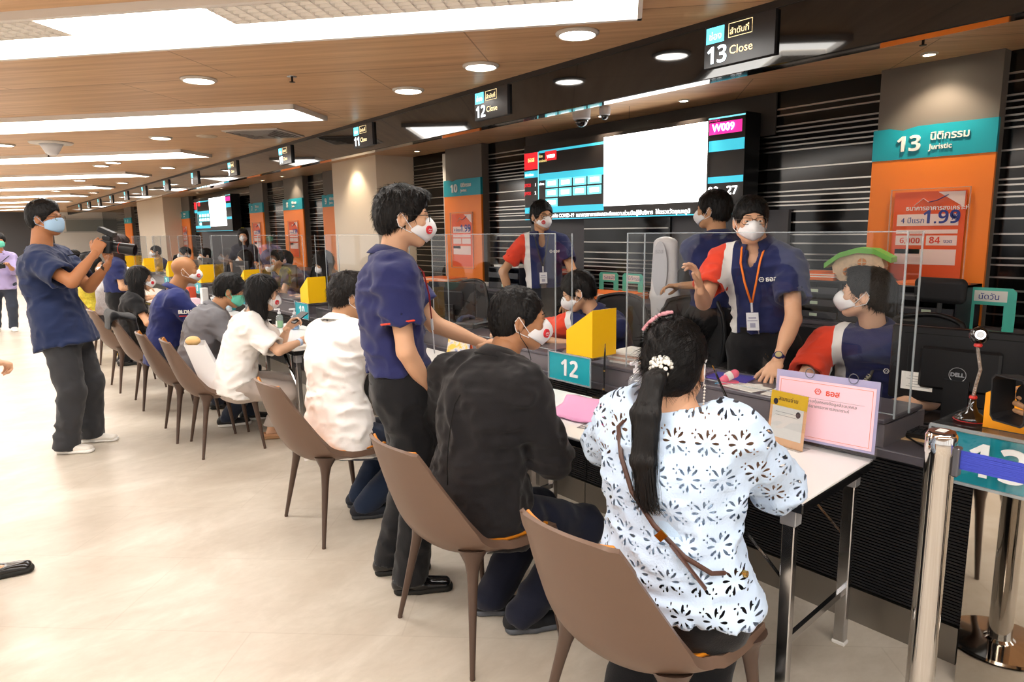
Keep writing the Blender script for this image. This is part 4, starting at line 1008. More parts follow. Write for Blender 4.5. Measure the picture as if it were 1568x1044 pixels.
# ---- tables
tabw = pm('table_white', 'F7F5F4', .22, spec=.5); tedge = pm('table_edge_black', '101012', .15, spec=.6); chr2 = pm('table_chrome', 'C6C6C8', .16, 1); capm = pm('bracket_grey', 'A5A5A8', .4, .3)
TZ = .72
def table(cx, cy, L_, W_, rz, lab):
    t = thing('folding_table', lab, 'table', (cx, cy, 0), rz, 'white folding tables for customers'); a, b = W_/2, L_/2
    MB().box((-a, -b, TZ-.008), (a, b, TZ), bev=.002).build('tabletop', tabw, t); MB().box((-a-.002, -b-.002, TZ-.04), (a+.002, b+.002, TZ-.006), bev=.004).build('edge_band', tedge, t)
    MB().box((-a+.03, -b+.05, TZ-.06), (a-.03, -b+.09, TZ-.04)).box((-a+.03, b-.09, TZ-.06), (a-.03, b-.05, TZ-.04)).build('underframe', capm, t)
    for sy in (-1, 1):
        for sx in (-1, 1):
            x = sx*(a-.045); y = sy*(b-.055)
            lg = MB().box((x-.016, y-.02, .012), (x+.016, y+.02, TZ-.09), bev=.003).build('leg', chr2, t)
            MB().box((x-.022, y-.026, TZ-.1), (x+.022, y+.026, TZ-.04), bev=.003).build('bracket', capm, lg); MB().box((x-.02, y-.024, 0), (x+.02, y+.024, .014), bev=.003).build('foot', wht, lg)
            y2 = y-sy*.27
            MB().tube([(x, y2, TZ-.05), (x, y2+sy*.1, TZ-.16)], .012, 4, sq=.4).tube([(x, y2+sy*.09, TZ-.145), (x, y-sy*.018, TZ-.29)], .009, 4, sq=.4).lathe([(.001, -.006), (.01, -.006), (.01, .006), (.001, .006)], (x, y2+sy*.095, TZ-.155), 10).build('folding_brace', chr2, t)
        MB().box((-a+.06, sy*(b-.055)-.008, .2), (a-.06, sy*(b-.055)+.008, .225)).build('crossbar', chr2, t)
    return t
ex = np.array([1., 0]); 
table(2.12, 1.818, 1.60, .558, .075, 'white folding table nearest the camera, under the pink bag and signs')
tb = [(2.235, 3.63, 1.52, .56, .0, 'white folding table behind the black jacket man'), (2.03, 5.47, 1.5, .56, 0, 'white folding table where the white blouse woman writes'), (1.95, 7.33, 1.5, .56, .02, 'white folding table beside the bald man'), (2.0, 9.2, 1.5, .56, 0, 'white folding table beyond the woman in black tee'),
      (2.0, 11.05, 1.5, .56, 0, 'distant white folding table, fifth beyond the nearest'), (2.0, 12.9, 1.5, .56, 0, 'furthest white folding table along the counters')]
for a_ in tb: table(*a_)
# ---- shell chairs
shell_m = pm('shell_brown', '6B5446', .42, spec=.45); leather = pm('leather_orange', 'C97B1C', .38, spec=.45, bump=(90, .06)); legm = pm('chair_leg_brown', '503D33', .35, spec=.5)
def shell_surface(n=25, m=40):
    K_ = np.array([  # f, z, half width, curl
        (-.335, .83, .158, .030), (-.318, .77, .180, .045), (-.292, .68, .208, .066), (-.262, .59, .228, .088), (-.222, .50, .242, .10), (-.155, .428, .248, .095), (-.06, .405, .25, .068), (.05, .412, .25, .040), (.15, .430, .25, .024), (.235, .444, .246, .014)])
    T = np.linspace(0, 1, len(K_)); u = np.linspace(0, 1, m); C_ = np.stack([np.interp(u, T, K_[:, i]) for i in range(4)], 1)
    for _ in range(6): C_[1:-1] = (C_[:-2]+2*C_[1:-1]+C_[2:])/4
    d = np.gradient(C_[:, :2], axis=0); an = np.arctan2(d[:, 1], d[:, 0]); nf, nz = -np.sin(an), np.cos(an)
    V = np.zeros((m, n, 3)); q = np.linspace(-1, 1, n)
    for i in range(m):
        f, z, w_, cu = C_[i]; bend = cu*np.abs(q)**2.3; V[i, :, 0] = f+nf[i]*bend; V[i, :, 1] = q*w_*(1-.05*np.abs(q)**4*(cu > .05)); V[i, :, 2] = z+nz[i]*bend
    V[0, :, 2] -= .012*np.abs(q)**3
    du = np.gradient(V, axis=0); dv = np.gradient(V, axis=1); N_ = np.cross(du, dv); N_ /= np.linalg.norm(N_, axis=2)[..., None]
    if N_[m//2, n//2, 2] < 0: N_ = -N_
    return V, N_
def grid_closed(A, B):
    """closed slab between two vertex grids (A inner, B outer)"""
    m, n, _ = A.shape; V = list(A.reshape(-1, 3))+list(B.reshape(-1, 3)); o = m*n; F = []
    for i in range(m-1):
        for j in range(n-1): a = i*n+j; F += [(a, a+1, a+n+1, a+n)[::-1], (o+a, o+a+1, o+a+n+1, o+a+n)]
    for j in range(n-1): F += [(j, j+1, o+j+1, o+j), ((m-1)*n+j, o+(m-1)*n+j, o+(m-1)*n+j+1, (m-1)*n+j+1)]
    for i in range(m-1): F += [(i*n, o+i*n, o+(i+1)*n, (i+1)*n), (i*n+n-1, (i+1)*n+n-1, o+(i+1)*n+n-1, o+i*n+n-1)]
    return V, F
def make_chair(lab):
    t = thing('shell_chair', lab, 'chair', (0, 0, 0), 0, 'brown shell chairs along the customer tables')
    V, N_ = shell_surface(); m = V.shape[0]; th = np.interp(np.linspace(0, 1, m), [0, .35, .6, 1], [.012, .016, .03, .03])[:, None, None]
    o = MB().add(*grid_closed(V, V-N_*th)).build('shell', shell_m, t, smooth=True, auto=50); md2 = o.modifiers.new('bevel', 'BEVEL'); md2.width = .004; md2.segments = 2; md2.limit_method = 'ANGLE'; md2.angle_limit = .8
    A = V[1:-1, 1:-1]+N_[1:-1, 1:-1]*.011; B = V[1:-1, 1:-1]+N_[1:-1, 1:-1]*.0005
    o = MB().add(*grid_closed(A, B)).build('seat_leather', leather, t, smooth=True, auto=50); md2 = o.modifiers.new('bevel', 'BEVEL'); md2.width = .004; md2.segments = 2; md2.limit_method = 'ANGLE'; md2.angle_limit = .8
    Bf = (V-N_*th).reshape(-1, 3)
    for sx, sy in ((-1, 1), (-1, -1), (1, 1), (1, -1)):
        tx, ty = (-.10, sy*.175) if sx < 0 else (.195, sy*.215); bx, by = (-.17, sy*.255) if sx < 0 else (.245, sy*.255)
        low = V.reshape(-1, 3)[:, 2] < .56; kk = np.argmin(((Bf[:, :2]-np.array([tx, ty]))**2).sum(1)+(~low)*9); tz = Bf[kk, 2]+.012
        top = np.array([tx, ty, tz]); bot = np.array([bx, by, .006]); L = lambda u: top+(bot-top)*u
        MB().tube([top, L(.05), L(.11), L(.2), L(.35), bot], [.055, .042, .028, .021, .017, .0092], 16).lathe([(.001, -.006), (.010, -.006), (.010, .004)], (bx, by, .006), 12).build('leg', shell_m if sx == 0 else legm, t, smooth=True, auto=60)
    return t
CH = [(1.385, 1.18, 3, 'brown shell chair with orange leather seat under the lace blouse woman'), (1.39, 2.05, 0, 'brown shell chair where the black jacket man sits'), (1.40, 3.34, 0, 'brown shell chair where the white shirt man sits'),
      (1.33, 5.16, -5, 'brown shell chair holding a white paper bag'), (1.27, 5.68, -3, 'brown shell chair of the man in grey shirt'), (1.27, 6.92, -3, 'brown shell chair with a black jacket over its back'), (1.22, 7.85, 0, 'brown shell chair of the woman in black tee'), (1.30, 9.7, 0, 'brown shell chair of the person in grey striped top'), (1.3, 11.0, 0, 'furthest brown shell chair, under the yellow skirt')]
proto = None
for x, y, r, lab in CH:
    if proto is None: proto = make_chair(lab); proto.location = (x, y, 0); proto.rotation_euler = (0, 0, math.radians(r))
    else: dup(proto, (x, y, 0), math.radians(r), lab)
# ---- back credenza and what stands on it
cred = pm('credenza_grey', '4A474B', .4); CZ = .95
for k, (a, b) in enumerate(((.9, 3.1), (3.12, 5.9), (5.92, 8.0), (9.6, 13.0), (13.1, 17.4))):
    t = thing('back_cabinet', 'long low dark grey cabinet along the back wall, '+['right of the white fan', 'under the big screen', 'below pillar 10', 'below pillar 8', 'below the far screen'][k], 'cabinet', (4.4, (a+b)/2, 0), 0, 'low cabinets along the back wall')
    L2 = (b-a)/2; MB().box((-.2, -L2, 0), (.195, L2, CZ-.03)).build('cabinet_body', cred, t); MB().box((-.215, -L2, CZ-.03), (.2, L2, CZ), bev=.003).build('cabinet_top', top_grey, t)
    nd = max(2, round((b-a)/.55)); w_ = (b-a)/nd
    for j in range(nd):
        d_ = MB().box((-.212, -L2+j*w_+.006, .06), (-.2, -L2+(j+1)*w_-.006, CZ-.05)).build('cabinet_door', ribm, t); MB().box((-.222, -L2+(j+.7)*w_, CZ-.1), (-.212, -L2+(j+.9)*w_, CZ-.085)).build('handle', chrome, d_)
def tray_unit(x, y, z, w, hgt, d, lab, nx=1, nz=3):
    t = thing('document_trays', lab, 'tray', (x, y, z), 0); h2 = w/2
    mb = MB().box((-d/2, -h2, 0), (d/2, h2, .01)).box((-d/2, -h2, hgt-.01), (d/2, h2, hgt)).box((d/2-.01, -h2, 0), (d/2, h2, hgt))
    for j in range(nx+1): yy = -h2+j*w/nx; mb.box((-d/2, max(-h2, yy-.006), 0), (d/2, min(h2, yy+.006), hgt))
    mb.build('tray_case', dark, t)
    for j in range(nx):
        for i in range(nz):
            y0 = -h2+j*w/nx+.012; y1 = -h2+(j+1)*w/nx-.012; z0 = .014+i*(hgt-.02)/nz; hh_ = (hgt-.02)/nz-.012
            dr = MB().box((-d/2-.012, y0, z0), (-d/2, y1, z0+hh_*.62)).box((-d/2, y0, z0), (d/2-.02, y1, z0+.004)).build('tray', pm('tray_grey', '393A40', .45), t)
            MB().box((-d/2-.014, (y0+y1)/2-.03, z0+hh_*.15), (-d/2-.0125, (y0+y1)/2+.02, z0+hh_*.45)).build('tray_label', pm('label_pale', 'C9D8C2', .6), dr)
tray_unit(4.38, 2.05, CZ, .66, .25, .34, 'wide dark document tray unit under the toy house', 2, 3); tray_unit(4.38, 1.555, CZ, .30, .25, .36, 'dark document tray unit below the large loan poster', 1, 3)
tray_unit(4.38, 5.45, CZ, .5, .22, .34, 'dark grey letter tray stack left of the standing man with lanyard', 1, 2)
def folder(x, y, z, w, d, hgt, rz, lab, m, pages=False, cat='folder', name='document_folder'):
    t = thing(name, lab, cat, (x, y, z), rz, 'folders and papers on the back cabinets'); MB().box((-d/2, -w/2, 0), (d/2, w/2, hgt), bev=.002).build('folder_cover', m, t)
    if pages:
        for j in range(4): MB().box((-d/2+.004+.004*j, -w/2-.006+.003*j, hgt+.0065*j), (d/2-.004, w/2-.01+.004*j, hgt+.0065*j+.006)).build('sheet_stack', pm('paper', 'F1EEE8', .7) if j % 2 == 0 else m, t)
orf = pm('folder_orange', 'F37A2E', .5); paper = pm('paper', 'F1EEE8', .7); redf = pm('folder_red', 'C4402E', .5)
folder(4.36, 2.24, CZ+.25, .24, .3, .02, .1, 'orange folders on the tray unit beside the toy house', orf, True); folder(4.32, 1.60, CZ+.25, .3, .3, .015, -.2, 'orange envelope lying on the tray unit below the poster', orf, False)
folder(4.3, 4.05, CZ, .52, .32, .03, .15, 'stack of orange envelopes in front of the teal bookends', orf, True); folder(4.4, 4.95, 1.115, .4, .3, .02, 0, 'red tray piled with papers behind the standing man with lanyard', redf, True)
tray_unit(4.42, 4.95, CZ, .42, .165, .3, 'grey box carrying the red paper tray', 1, 1)
folder(4.3, 6.7, CZ, .5, .3, .035, .1, 'orange and white binders below pillar 10', orf, True); folder(4.3, 6.1, CZ, .4, .3, .03, -.2, 'loose white papers right of the pillar 10 binders', paper, False)
folder(4.38, 5.45, CZ+.22, .4, .28, .02, 0, 'white papers on top of the grey letter trays', paper, False)
teb = pm('bookend_teal', '58C6B4', .5)
def bookend(y, txt, lab, w=.235, h=.20, x=4.42):
    t = thing('bookend', lab, 'bookend', (x, y, CZ), 0, 'teal bookends'); a = w/2
    MB().prism([(-a, 0), (-a, h-.02), (-a+.02, h), (a-.02, h), (a, h-.02), (a, 0), (a-.055, 0), (a-.055, h*.6), (-a+.055, h*.6), (-a+.055, 0)], lambda u, v: (0, u, v), (.003, 0, 0)).box((-.12, -a, 0), (0, a, .003)).build('bookend_plate', teb, t)
    MB().box((-.0015, -a*.66, h*.68), (0, a*.6, h*.93)).build('bookend_label', paper, t); text('bookend_text', txt, .045, navyp, (-.002, a*.45, h*.73), (0, -1, 0), (0, 0, 1), t, .0003)
bookend(1.32, 'นัดวัน', 'teal bookend with white label at the right, beside the monitor', .25, .24); bookend(4.21, 'รอแปล', 'left teal bookend above the orange envelopes', .23, .21); bookend(3.93, 'นิติกรรม', 'right teal bookend above the orange envelopes', .23, .21)
# toy house
t = thing('toy_house', 'cardboard toy house with green roof on the dark document trays', 'toy', (4.33, 2.0, CZ+.25), math.radians(12)); t.scale = (.78, .78, .78); kr = pm('house_board', 'E3C6A4', .7, var=(40, .25)); gr = pm('house_green', '7CC653', .6)
MB().prism([(-.17, .03), (-.12, 0), (.12, 0), (.17, .03), (.19, .12), (.16, .2), (0, .235), (-.14, .19), (-.19, .12)], lambda u, v: (-.06, -u, v), (.14, 0, 0)).build('house_front', kr, t)
pts = [(-.24, .10), (-.13, .185), (.0, .225), (.12, .215), (.24, .15)]; th = .04
MB().prism(pts+[(x, z+th) for x, z in pts[::-1]], lambda u, v: (-.1, -u, v), (.22, 0, 0)).build('roof', gr, t)
def wheelwin(cy_, cz, r, nm):
    rg = [(math.cos(a*PI/8)*r, max(-r, math.sin(a*PI/8)*r)) for a in range(16)]; MB().prism(rg, lambda u, v: (-.064, cy_+u, cz+v), (.003, 0, 0)).build(nm, pm('house_window', 'D98A45', .6), t)
    mb = MB()
    for u0, v0, u1, v1 in ((-r, 0, r, 0), (0, -r, 0, r)): mb.tube([(-.066, cy_+u0, cz+v0), (-.066, cy_+u1, cz+v1)], .004, 4)
    mb.build(nm+'_bars', kr, t)
wheelwin(.07, .075, .035, 'house_window'); wheelwin(-.03, .15, .032, 'house_window')
# white oval fan
t = thing('tower_fan', 'tall white oval tower fan between the standing staff', 'fan', (3.97, 3.22, 0))
sdf('fan_shell', [ec((-.0, 0, 1.05), (0, 0, 1.43), (.125, .06), (.105, .05), (0, 1, 0)), ec((0, 0, .35), (0, 0, 1.05), (.07, .05), (.125, .06), (0, 1, 0))], .014, pm('fan_white', 'E4E2E4', .3), t)
MB().lathe([(.18, 0), (.17, .03), (.05, .05), (.04, .35)], n=28).build('fan_base', pm('fan_white', 'E4E2E4', .3), t, smooth=True, auto=40)
MB().prism([(math.sin(a*PI/10)*.07, math.cos(a*PI/10)*.2) for a in range(20)], lambda u, v: (-.064, u, 1.25+v), (.005, 0, 0)).build('fan_grille', pm('fan_grey', 'C6C6CC', .4), t)
text('fan_mark', 'ธอส', .045, pm('mark_grey', '9A9AA2', .5), (-.066, .04, 1.36), (0, -1, 0), (0, 0, 1), t, .0004)
# ---- office chairs
meshm = pm('chair_mesh', '17171A', .7, alpha=.93); blk = pm('plastic_black', '111113', .35)
def office_chair(x, y, hd, lab, head=True, zb=0):
    t = thing('office_chair', lab, 'office chair', (x, y, 0), math.radians(hd), 'black mesh office chairs')
    mb = MB()
    for k in range(5): a = k*2*PI/5; mb.tube([(0, 0, .09), (.28*math.cos(a), .28*math.sin(a), .06)], [.025, .014], 8)
    bs = mb.build('star_base', blk, t)
    for k in range(5): a = k*2*PI/5; MB().lathe([(.001, -.02), (.025, -.02), (.028, 0), (.025, .02), (.001, .02)], (.28*math.cos(a), .28*math.sin(a), .028), 12).build('castor', blk, bs, smooth=True)
    MB().tube([(0, 0, .08), (0, 0, .44)], .025, 12).build('gas_lift', chrome, t)
    V = [(-.23+.46*i/8, (-.24+.48*j/8), .46+.012*math.cos((i-4)*.6)*math.cos((j-4)*.5)) for i in range(9) for j in range(9)]
    MB().add(V, [(i*9+j, (i+1)*9+j, (i+1)*9+j+1, i*9+j+1) for i in range(8) for j in range(8)]).build('seat', blk, t, smooth=True, solid=.05, bevel=.01)
    V = []; nr_, nc = 12, 11
    for i in range(nr_):
        u = i/(nr_-1); z = .56+.52*u; w_ = .23-.05*abs(u-.45)**2*4; 
        for j in range(nc): q = -1+2*j/(nc-1); V.append((-.26-.05*u+.05*q*q, w_*q, z-.03*q*q*(u > .9)))
    mo = MB().add(V, [(i*nc+j, i*nc+j+1, (i+1)*nc+j+1, (i+1)*nc+j) for i in range(nr_-1) for j in range(nc-1)]).build('backrest_mesh', meshm, t, smooth=True, solid=.006)
    edge = [V[i*nc] for i in range(nr_)]+[V[(nr_-1)*nc+j] for j in range(nc)]+[V[i*nc+nc-1] for i in range(nr_-1, -1, -1)]+[V[j] for j in range(nc-1, -1, -1)]
    MB().tube(edge, .013, 8, caps=False).build('backrest_frame', blk, t, smooth=True); MB().tube([(-.05, 0, .42), (-.3, 0, .45), (-.35, 0, .7), (-.34, 0, .95)], .022, 10).build('back_spine', blk, t, smooth=True)
    for s_ in (-1, 1): MB().tube([(-.05, s_*.25, .42), (-.03, s_*.29, .6), (-.03, s_*.29, .66)], .014, 8).box((-.13, s_*.29-.03, .66), (.13, s_*.29+.03, .685), bev=.008).build('armrest', blk, t)
    if head:
        MB().box((-.37, -.13, 1.14), (-.31, .13, 1.27), bev=.02).build('headrest', meshm, t, bevel=.01); MB().tube([(-.34, 0, 1.05), (-.35, 0, 1.17)], .012, 8).build('headrest_stem', blk, t)
    return t
office_chair(3.56, 2.76, 200, 'empty black mesh office chair with headrest behind the nearest screen'); office_chair(3.58, 1.45, 170, 'black mesh office chair of the seated staff man at the right'); office_chair(3.36, 3.26, 195, 'office chair under the leaning staff member in glasses', False)
office_chair(3.45, 5.25, 190, 'empty black office chair beyond the standing man in navy polo', False); office_chair(3.65, 9.4, 180, 'black office chair of the staff man beside pillar 8', False); office_chair(3.6, 7.6, 180, 'office chair of the long haired staff woman near the cream column', False)
# ---- monitors (backs towards the customers)
def monitor(x, y, hd, lab, w=.54, h=.32, z0=.80, logo=False, lift=.13):
    t = thing('computer_monitor', lab, 'monitor', (x, y, DZ), math.radians(hd), 'computer monitors on the worktop'); a = w/2   # local -x = back of the monitor, towards customers
    MB().box((0, -a, lift), (.03, a, lift+h), bev=.006).build('monitor_casing', blk, t); MB().box((-.02, -a*.55, lift+h*.2), (0, a*.55, lift+h*.75), bev=.01).build('rear_housing', blk, t)
    MB().box((.0305, -a+.01, lift+.015), (.031, a-.01, lift+h-.01)).build('display', pm('display_glow', (.35, .45, .6), .3, emit=.5), t)
    MB().box((-.035, -.045, .01), (-.012, .045, lift+h*.35)).build('stand_neck', blk, t); MB().box((-.1, -.12, 0), (.1, .12, .012), bev=.004).build('stand_foot', blk, t)
    if logo:
        MB().tube([(-.0225, .03*math.cos(q*PI/12), lift+h*.42+.03*math.sin(q*PI/12)) for q in range(25)], .0014, 5, caps=False).build('maker_mark', pm('mark_silver', 'B9BBC0', .3, .6), t)
        text('maker_text', 'DELL', .022, pm('mark_silver', 'B9BBC0', .3, .6), (-.022, .0255, lift+h*.42-.007), (0, -1, 0), (0, 0, 1), t, .0006, bold=.0008)
        MB().box((-.0018, a-.17, lift+h*.14), (-.0005, a-.05, lift+h*.38)).build('sticker', paper, t); MB().box((-.001, -a+.05, lift+h*.9), (0.0001, a-.05, lift+h*.91)).build('vent_slot', pm('slot_black', '030303', .9), t)
        mb = MB()
        for q in range(5): mb.box((-.0022, a-.16+.0*q, lift+h*(.18+.035*q)), (-.0017, a-.07-.01*(q % 3), lift+h*(.185+.035*q)))
        mb.build('sticker_print', pm('print_grey', '777777', .8), t)
monitor(3.14, 1.02, 7, 'large black monitor seen from behind, right of the seated staff man', .52, .32, logo=True, lift=.075)
monitor(3.18, 4.85, 20, 'black monitor beyond the standing man in navy polo', .48, .29, lift=.1); monitor(3.15, 6.5, 15, 'black monitor on the worktop beyond the white shirt man', .48, .29); monitor(3.15, 8.6, 10, 'black monitor in front of the staff man beside pillar 8', .48, .29); monitor(3.15, 10.4, 10, 'distant black monitor beyond counter 9', .48, .29); monitor(3.15, 12.3, 10, 'furthest black monitor along the worktop', .48, .29)
def keyboard(x, y, hd, lab):
    t = thing('keyboard', lab, 'keyboard', (x, y, DZ), math.radians(hd), 'keyboards on the worktop'); MB().box((-.07, -.22, 0), (.07, .22, .018), bev=.005).build('keyboard_base', blk, t)
    mb = MB()
    for i in range(5):
        for j in range(15): mb.box((-.06+i*.024, -.205+j*.0275, .018), (-.041+i*.024, -.182+j*.0275, .024))
    k = mb.build('keys', pm('key_black', '232326', .45), t)
keyboard(2.86, 1.10, 8, 'black keyboard on the worktop below the large monitor'); keyboard(2.97, 2.95, -10, 'black keyboard behind the counter 12 number box')
# cables under the monitor
t = MB().tube([(2.98, .98, .735), (2.86, .99, .735), (2.78, 1.06, .733), (2.70, .97, .733), (2.80, .88, .733), (2.95, .86, .734)], .004, 8).build('monitor_cable', blk); tag(t, 'looping black cable on the worktop under the large monitor', 'cable')
o = MB().box((2.78, .84, .7251), (3.0, 1.16, .7285), rz=.3).build('envelope', pm('envelope_tan', 'E2BE90', .7)); tag(o, 'tan envelope beneath the black keyboard at the right', 'envelope')
# ------------------------------------------------------------------ small things
def P3(t, nm, *boxes, m=None, **k):
    mb = MB()
    for b in boxes: mb.box(*b)
    return mb.build(nm, m, t, **k)
# webcam on a bendy stalk on box 13
t = thing('webcam', 'black ball webcam on silver bendy stalk standing on the number 13 case', 'webcam', (2.515, .77, .911))
MB().lathe([(.001, 0), (.045, 0), (.05, .006), (.04, .016), (.02, .03), (.012, .05), (.010, .075), (.001, .076)], n=32).build('webcam_base', pm('gloss_black', '0A0A0B', .06, coat=1), t, smooth=True)
MB().lathe([(.046, -.0005), (.0515, .003), (.046, .005)], n=32).lathe([(.0105, .072), (.0125, .076), (.0105, .082)], n=16).build('red_ring', pm('ring_red', 'C9302C', .3), t)
MB().tube([(0, 0, .076), (.002, -.004, .12), (.004, -.012, .17), (0, -.004, .215), (0, .002, .25)], .0055, 10).build('stalk', pm('stalk_silver', 'B9AFA6', .25, .8, bump=(1., .8, 1, 1, 500)), t, smooth=True)
MB().lathe([(.0105, .244), (.0125, .248), (.0105, .254)], n=16).build('red_ring', pm('ring_red', 'C9302C', .3), t)
MB().lathe([(.028*math.sin(a), .28-.028*math.cos(a)) for a in np.linspace(.05, 3.1, 14)], n=24).build('webcam_ball', pm('gloss_black', '0A0A0B', .06, coat=1), t, smooth=True)
vw = nrm([-.8, -.35, .2]); sdv = nrm(np.cross(UP if 'UP' in globals() else [0, 0, 1], vw)); uv = np.cross(vw, sdv); cc = np.array([0, 0, .28])
MB().tube([cc+vw*.022, cc+vw*.031], [.017, .015], 20).build('lens_ring', chrome, t); MB().tube([cc+vw*.029, cc+vw*.033], [.011, .010], 20).build('lens', pm('lens_dark', '1A0F10', .03, coat=1), t)
# pink notice in an acrylic stand at the table end
pk = pm('notice_pink', 'F6CFDD', .5); lil = pm('sleeve_lilac', 'C9C4EC', .25, alpha=.6); gp = pm('print_grey', '8A7F86', .8)
a0 = np.array([2.43, 1.405, 0]); b0 = np.array([2.475, 1.03, 0]); ang = math.atan2(b0[1]-a0[1], b0[0]-a0[0]); mid = (a0+b0)/2
t = thing('pink_notice', 'pink notice in clear acrylic stand with rings at the end of the nearest table', 'sign', (float(mid[0])-.03, float(mid[1]), TZ), ang+PI/2)
# local +y runs to the left as seen, -x towards the viewer, slight backward tilt
h2 = .185; tilt = .06
def TP(y, z, x=0): return (x+tilt*z, y, z)
def panel(nm, y0, y1, z0, z1, x, m, th=.0008): return MB().prism([(y0, z0), (y1, z0), (y1, z1), (y0, z1)], lambda u, v: TP(u, v, x), (th, 0, 0)).build(nm, m, t)
panel('notice_sheet', -h2+.01, h2-.012, .03, .255, -.002, pk); panel('sleeve', -h2, h2, .02, .28, .001, lil); panel('stand_sheet', -h2-.005, h2+.005, .0, .275, .006, clr, .002)
MB().tube([(-.03, -h2, .03), (-.034, -h2, .01), (-.02, -h2, .004), (.02, -h2, .004)], .002, 5).tube([(-.03, h2, .03), (-.034, h2, .01), (-.02, h2, .004), (.02, h2, .004)], .002, 5).box((-.03, -h2, .0), (.03, h2, .003)).build('stand_foot', clr, t)
for y in (-.095, .06): MB().tube([TP(y+.016*math.cos(q*PI/8), .275+.018*math.sin(q*PI/8)+.005, .0) for q in range(17)], .0017, 6, caps=False).build('binder_ring', chrome, t)
def pline(y0, z0, y1, z1, r=.0009, m=None): return [TP(y0, z0, -.0025), TP(y1, z1, -.0025)], r
mb = MB()
for q in (((h2-.02, .04), (-h2+.02, .04)), ((-h2+.02, .04), (-h2+.02, .245)), ((-h2+.02, .245), (h2-.02, .245)), ((h2-.02, .245), (h2-.02, .04))): mb.tube([TP(*q[0], -.0025), TP(*q[1], -.0025)], .0008, 4)
mb.build('notice_border', pm('border_orange', 'E58A6A', .6), t)
xd, yd = (0, -1, 0), nrm([tilt, 0, 1])
text('notice_logo', 'ธอส', .03, pm('logo_orange', 'E8573A', .6), TP(-.003, .205, -.003), xd, yd, t, .0002, bold=.0008)
MB().tube([TP(.025+.011*math.cos(q*PI/3), .216+.011*math.sin(q*PI/3), -.003) for q in range(7)], .0018, 5, caps=False).tube([TP(.03, .214, -.003), TP(.025, .22, -.003), TP(.02, .214, -.003)], .0014, 5).build('notice_emblem', pm('logo_orange', 'E8573A', .6), t)
text('notice_text', 'นโยบายคุ้มครองข้อมูลส่วนบุคคล', .0155, gp, TP(.085, .172, -.003), xd, yd, t, .0002); text('notice_text', 'ธนาคารอาคารสงเคราะห์', .0155, gp, TP(.055, .153, -.003), xd, yd, t, .0002)
MB().tube([TP(.14, .188, -.003), TP(-.14, .188, -.003)], .0004, 4).build('notice_rule', gp, t)
# small yellow notice
a0 = np.array([2.36, 1.40, 0]); b0 = np.array([2.345, 1.245, 0]); ang = math.atan2(b0[1]-a0[1], b0[0]-a0[0]); mid = (a0+b0)/2
t = thing('payment_notice', 'small yellow and white upright notice in front of the pink one', 'sign', (float(mid[0]), float(mid[1]), TZ), ang+PI/2); tilt = .1; h2 = .078
panel('notice_sheet', -h2, h2, .0, .205, -.001, pm('notice_peach', 'F6BE8E', .5)); panel('notice_header', -h2, h2, .15, .205, -.002, pm('notice_yellow', 'F9C82E', .5)); panel('notice_white', -h2+.012, h2-.012, .03, .15, -.0026, paper)
panel('stand_sheet', -h2-.003, h2+.003, 0, .208, -.0045, clr, .001); MB().box((-.02, -h2, 0), (.05, h2, .002)).build('stand_foot', clr, t)
yd = nrm([tilt, 0, 1]); text('notice_text', 'สแกนจ่าย', .022, pm('print_dark', '3A3340', .7), TP(.045, .172, -.003), xd, yd, t, .0002)
for y, z in ((.055, .165), (-.045, .13)): MB().prism([(math.cos(q*PI/6)*.01, math.sin(q*PI/6)*.012) for q in range(12)], lambda u, v: TP(y+u, z+v, -.0032), (.0004, 0, 0)).build('notice_figure', pm('print_dark', '3A3340', .7), t)
mb = MB()
for q in range(2): mb.tube([TP(.05, .128-.012*q, -.0032), TP(-.045, .128-.012*q, -.0032)], .0006, 4)
mb.build('notice_lines', gp, t)
# pens on curved stands, and their clip holders
def pen_stand(x, y, z, tip, lab, base=True):
    t = thing('desk_pen', lab, 'pen', (x, y, z))
    if base: MB().box((-.05, -.035, 0), (.05, .035, .012), bev=.006).build('pen_base', pm('gloss_black', '0A0A0B', .06, coat=1), t, smooth=False)
    tp = np.array(tip); a = np.array([0, 0, .014 if base else 0.]); MB().tube([a, a+(tp-a)*.12, a+(tp-a)*.55, a+(tp-a)*.9, tp], [.002, .005, .0058, .0045, .003], 10).build('pen_barrel', pm('pen_black', '101012', .2), t, smooth=True)
    MB().tube([a+(tp-a)*.5, a+(tp-a)*.53], .0064, 12).tube([a+(tp-a)*.12, a+(tp-a)*.15], .006, 12).tube([tp, tp+(tp-a)*.08], .003, 8).build('pen_band', pm('gold', 'C9A35A', .25, 1), t)
pen_stand(2.385, 2.30, TZ, (.02, .01, .25), 'upright black desk pen on a flat black base beside the pink bag'); pen_stand(2.37, 1.52, TZ, (.05, .17, .23), 'slanted black desk pen beside the small yellow notice')
pen_stand(2.22, 5.05, TZ, (.0, .06, .25), 'black desk pen on oval base on the writing woman table')
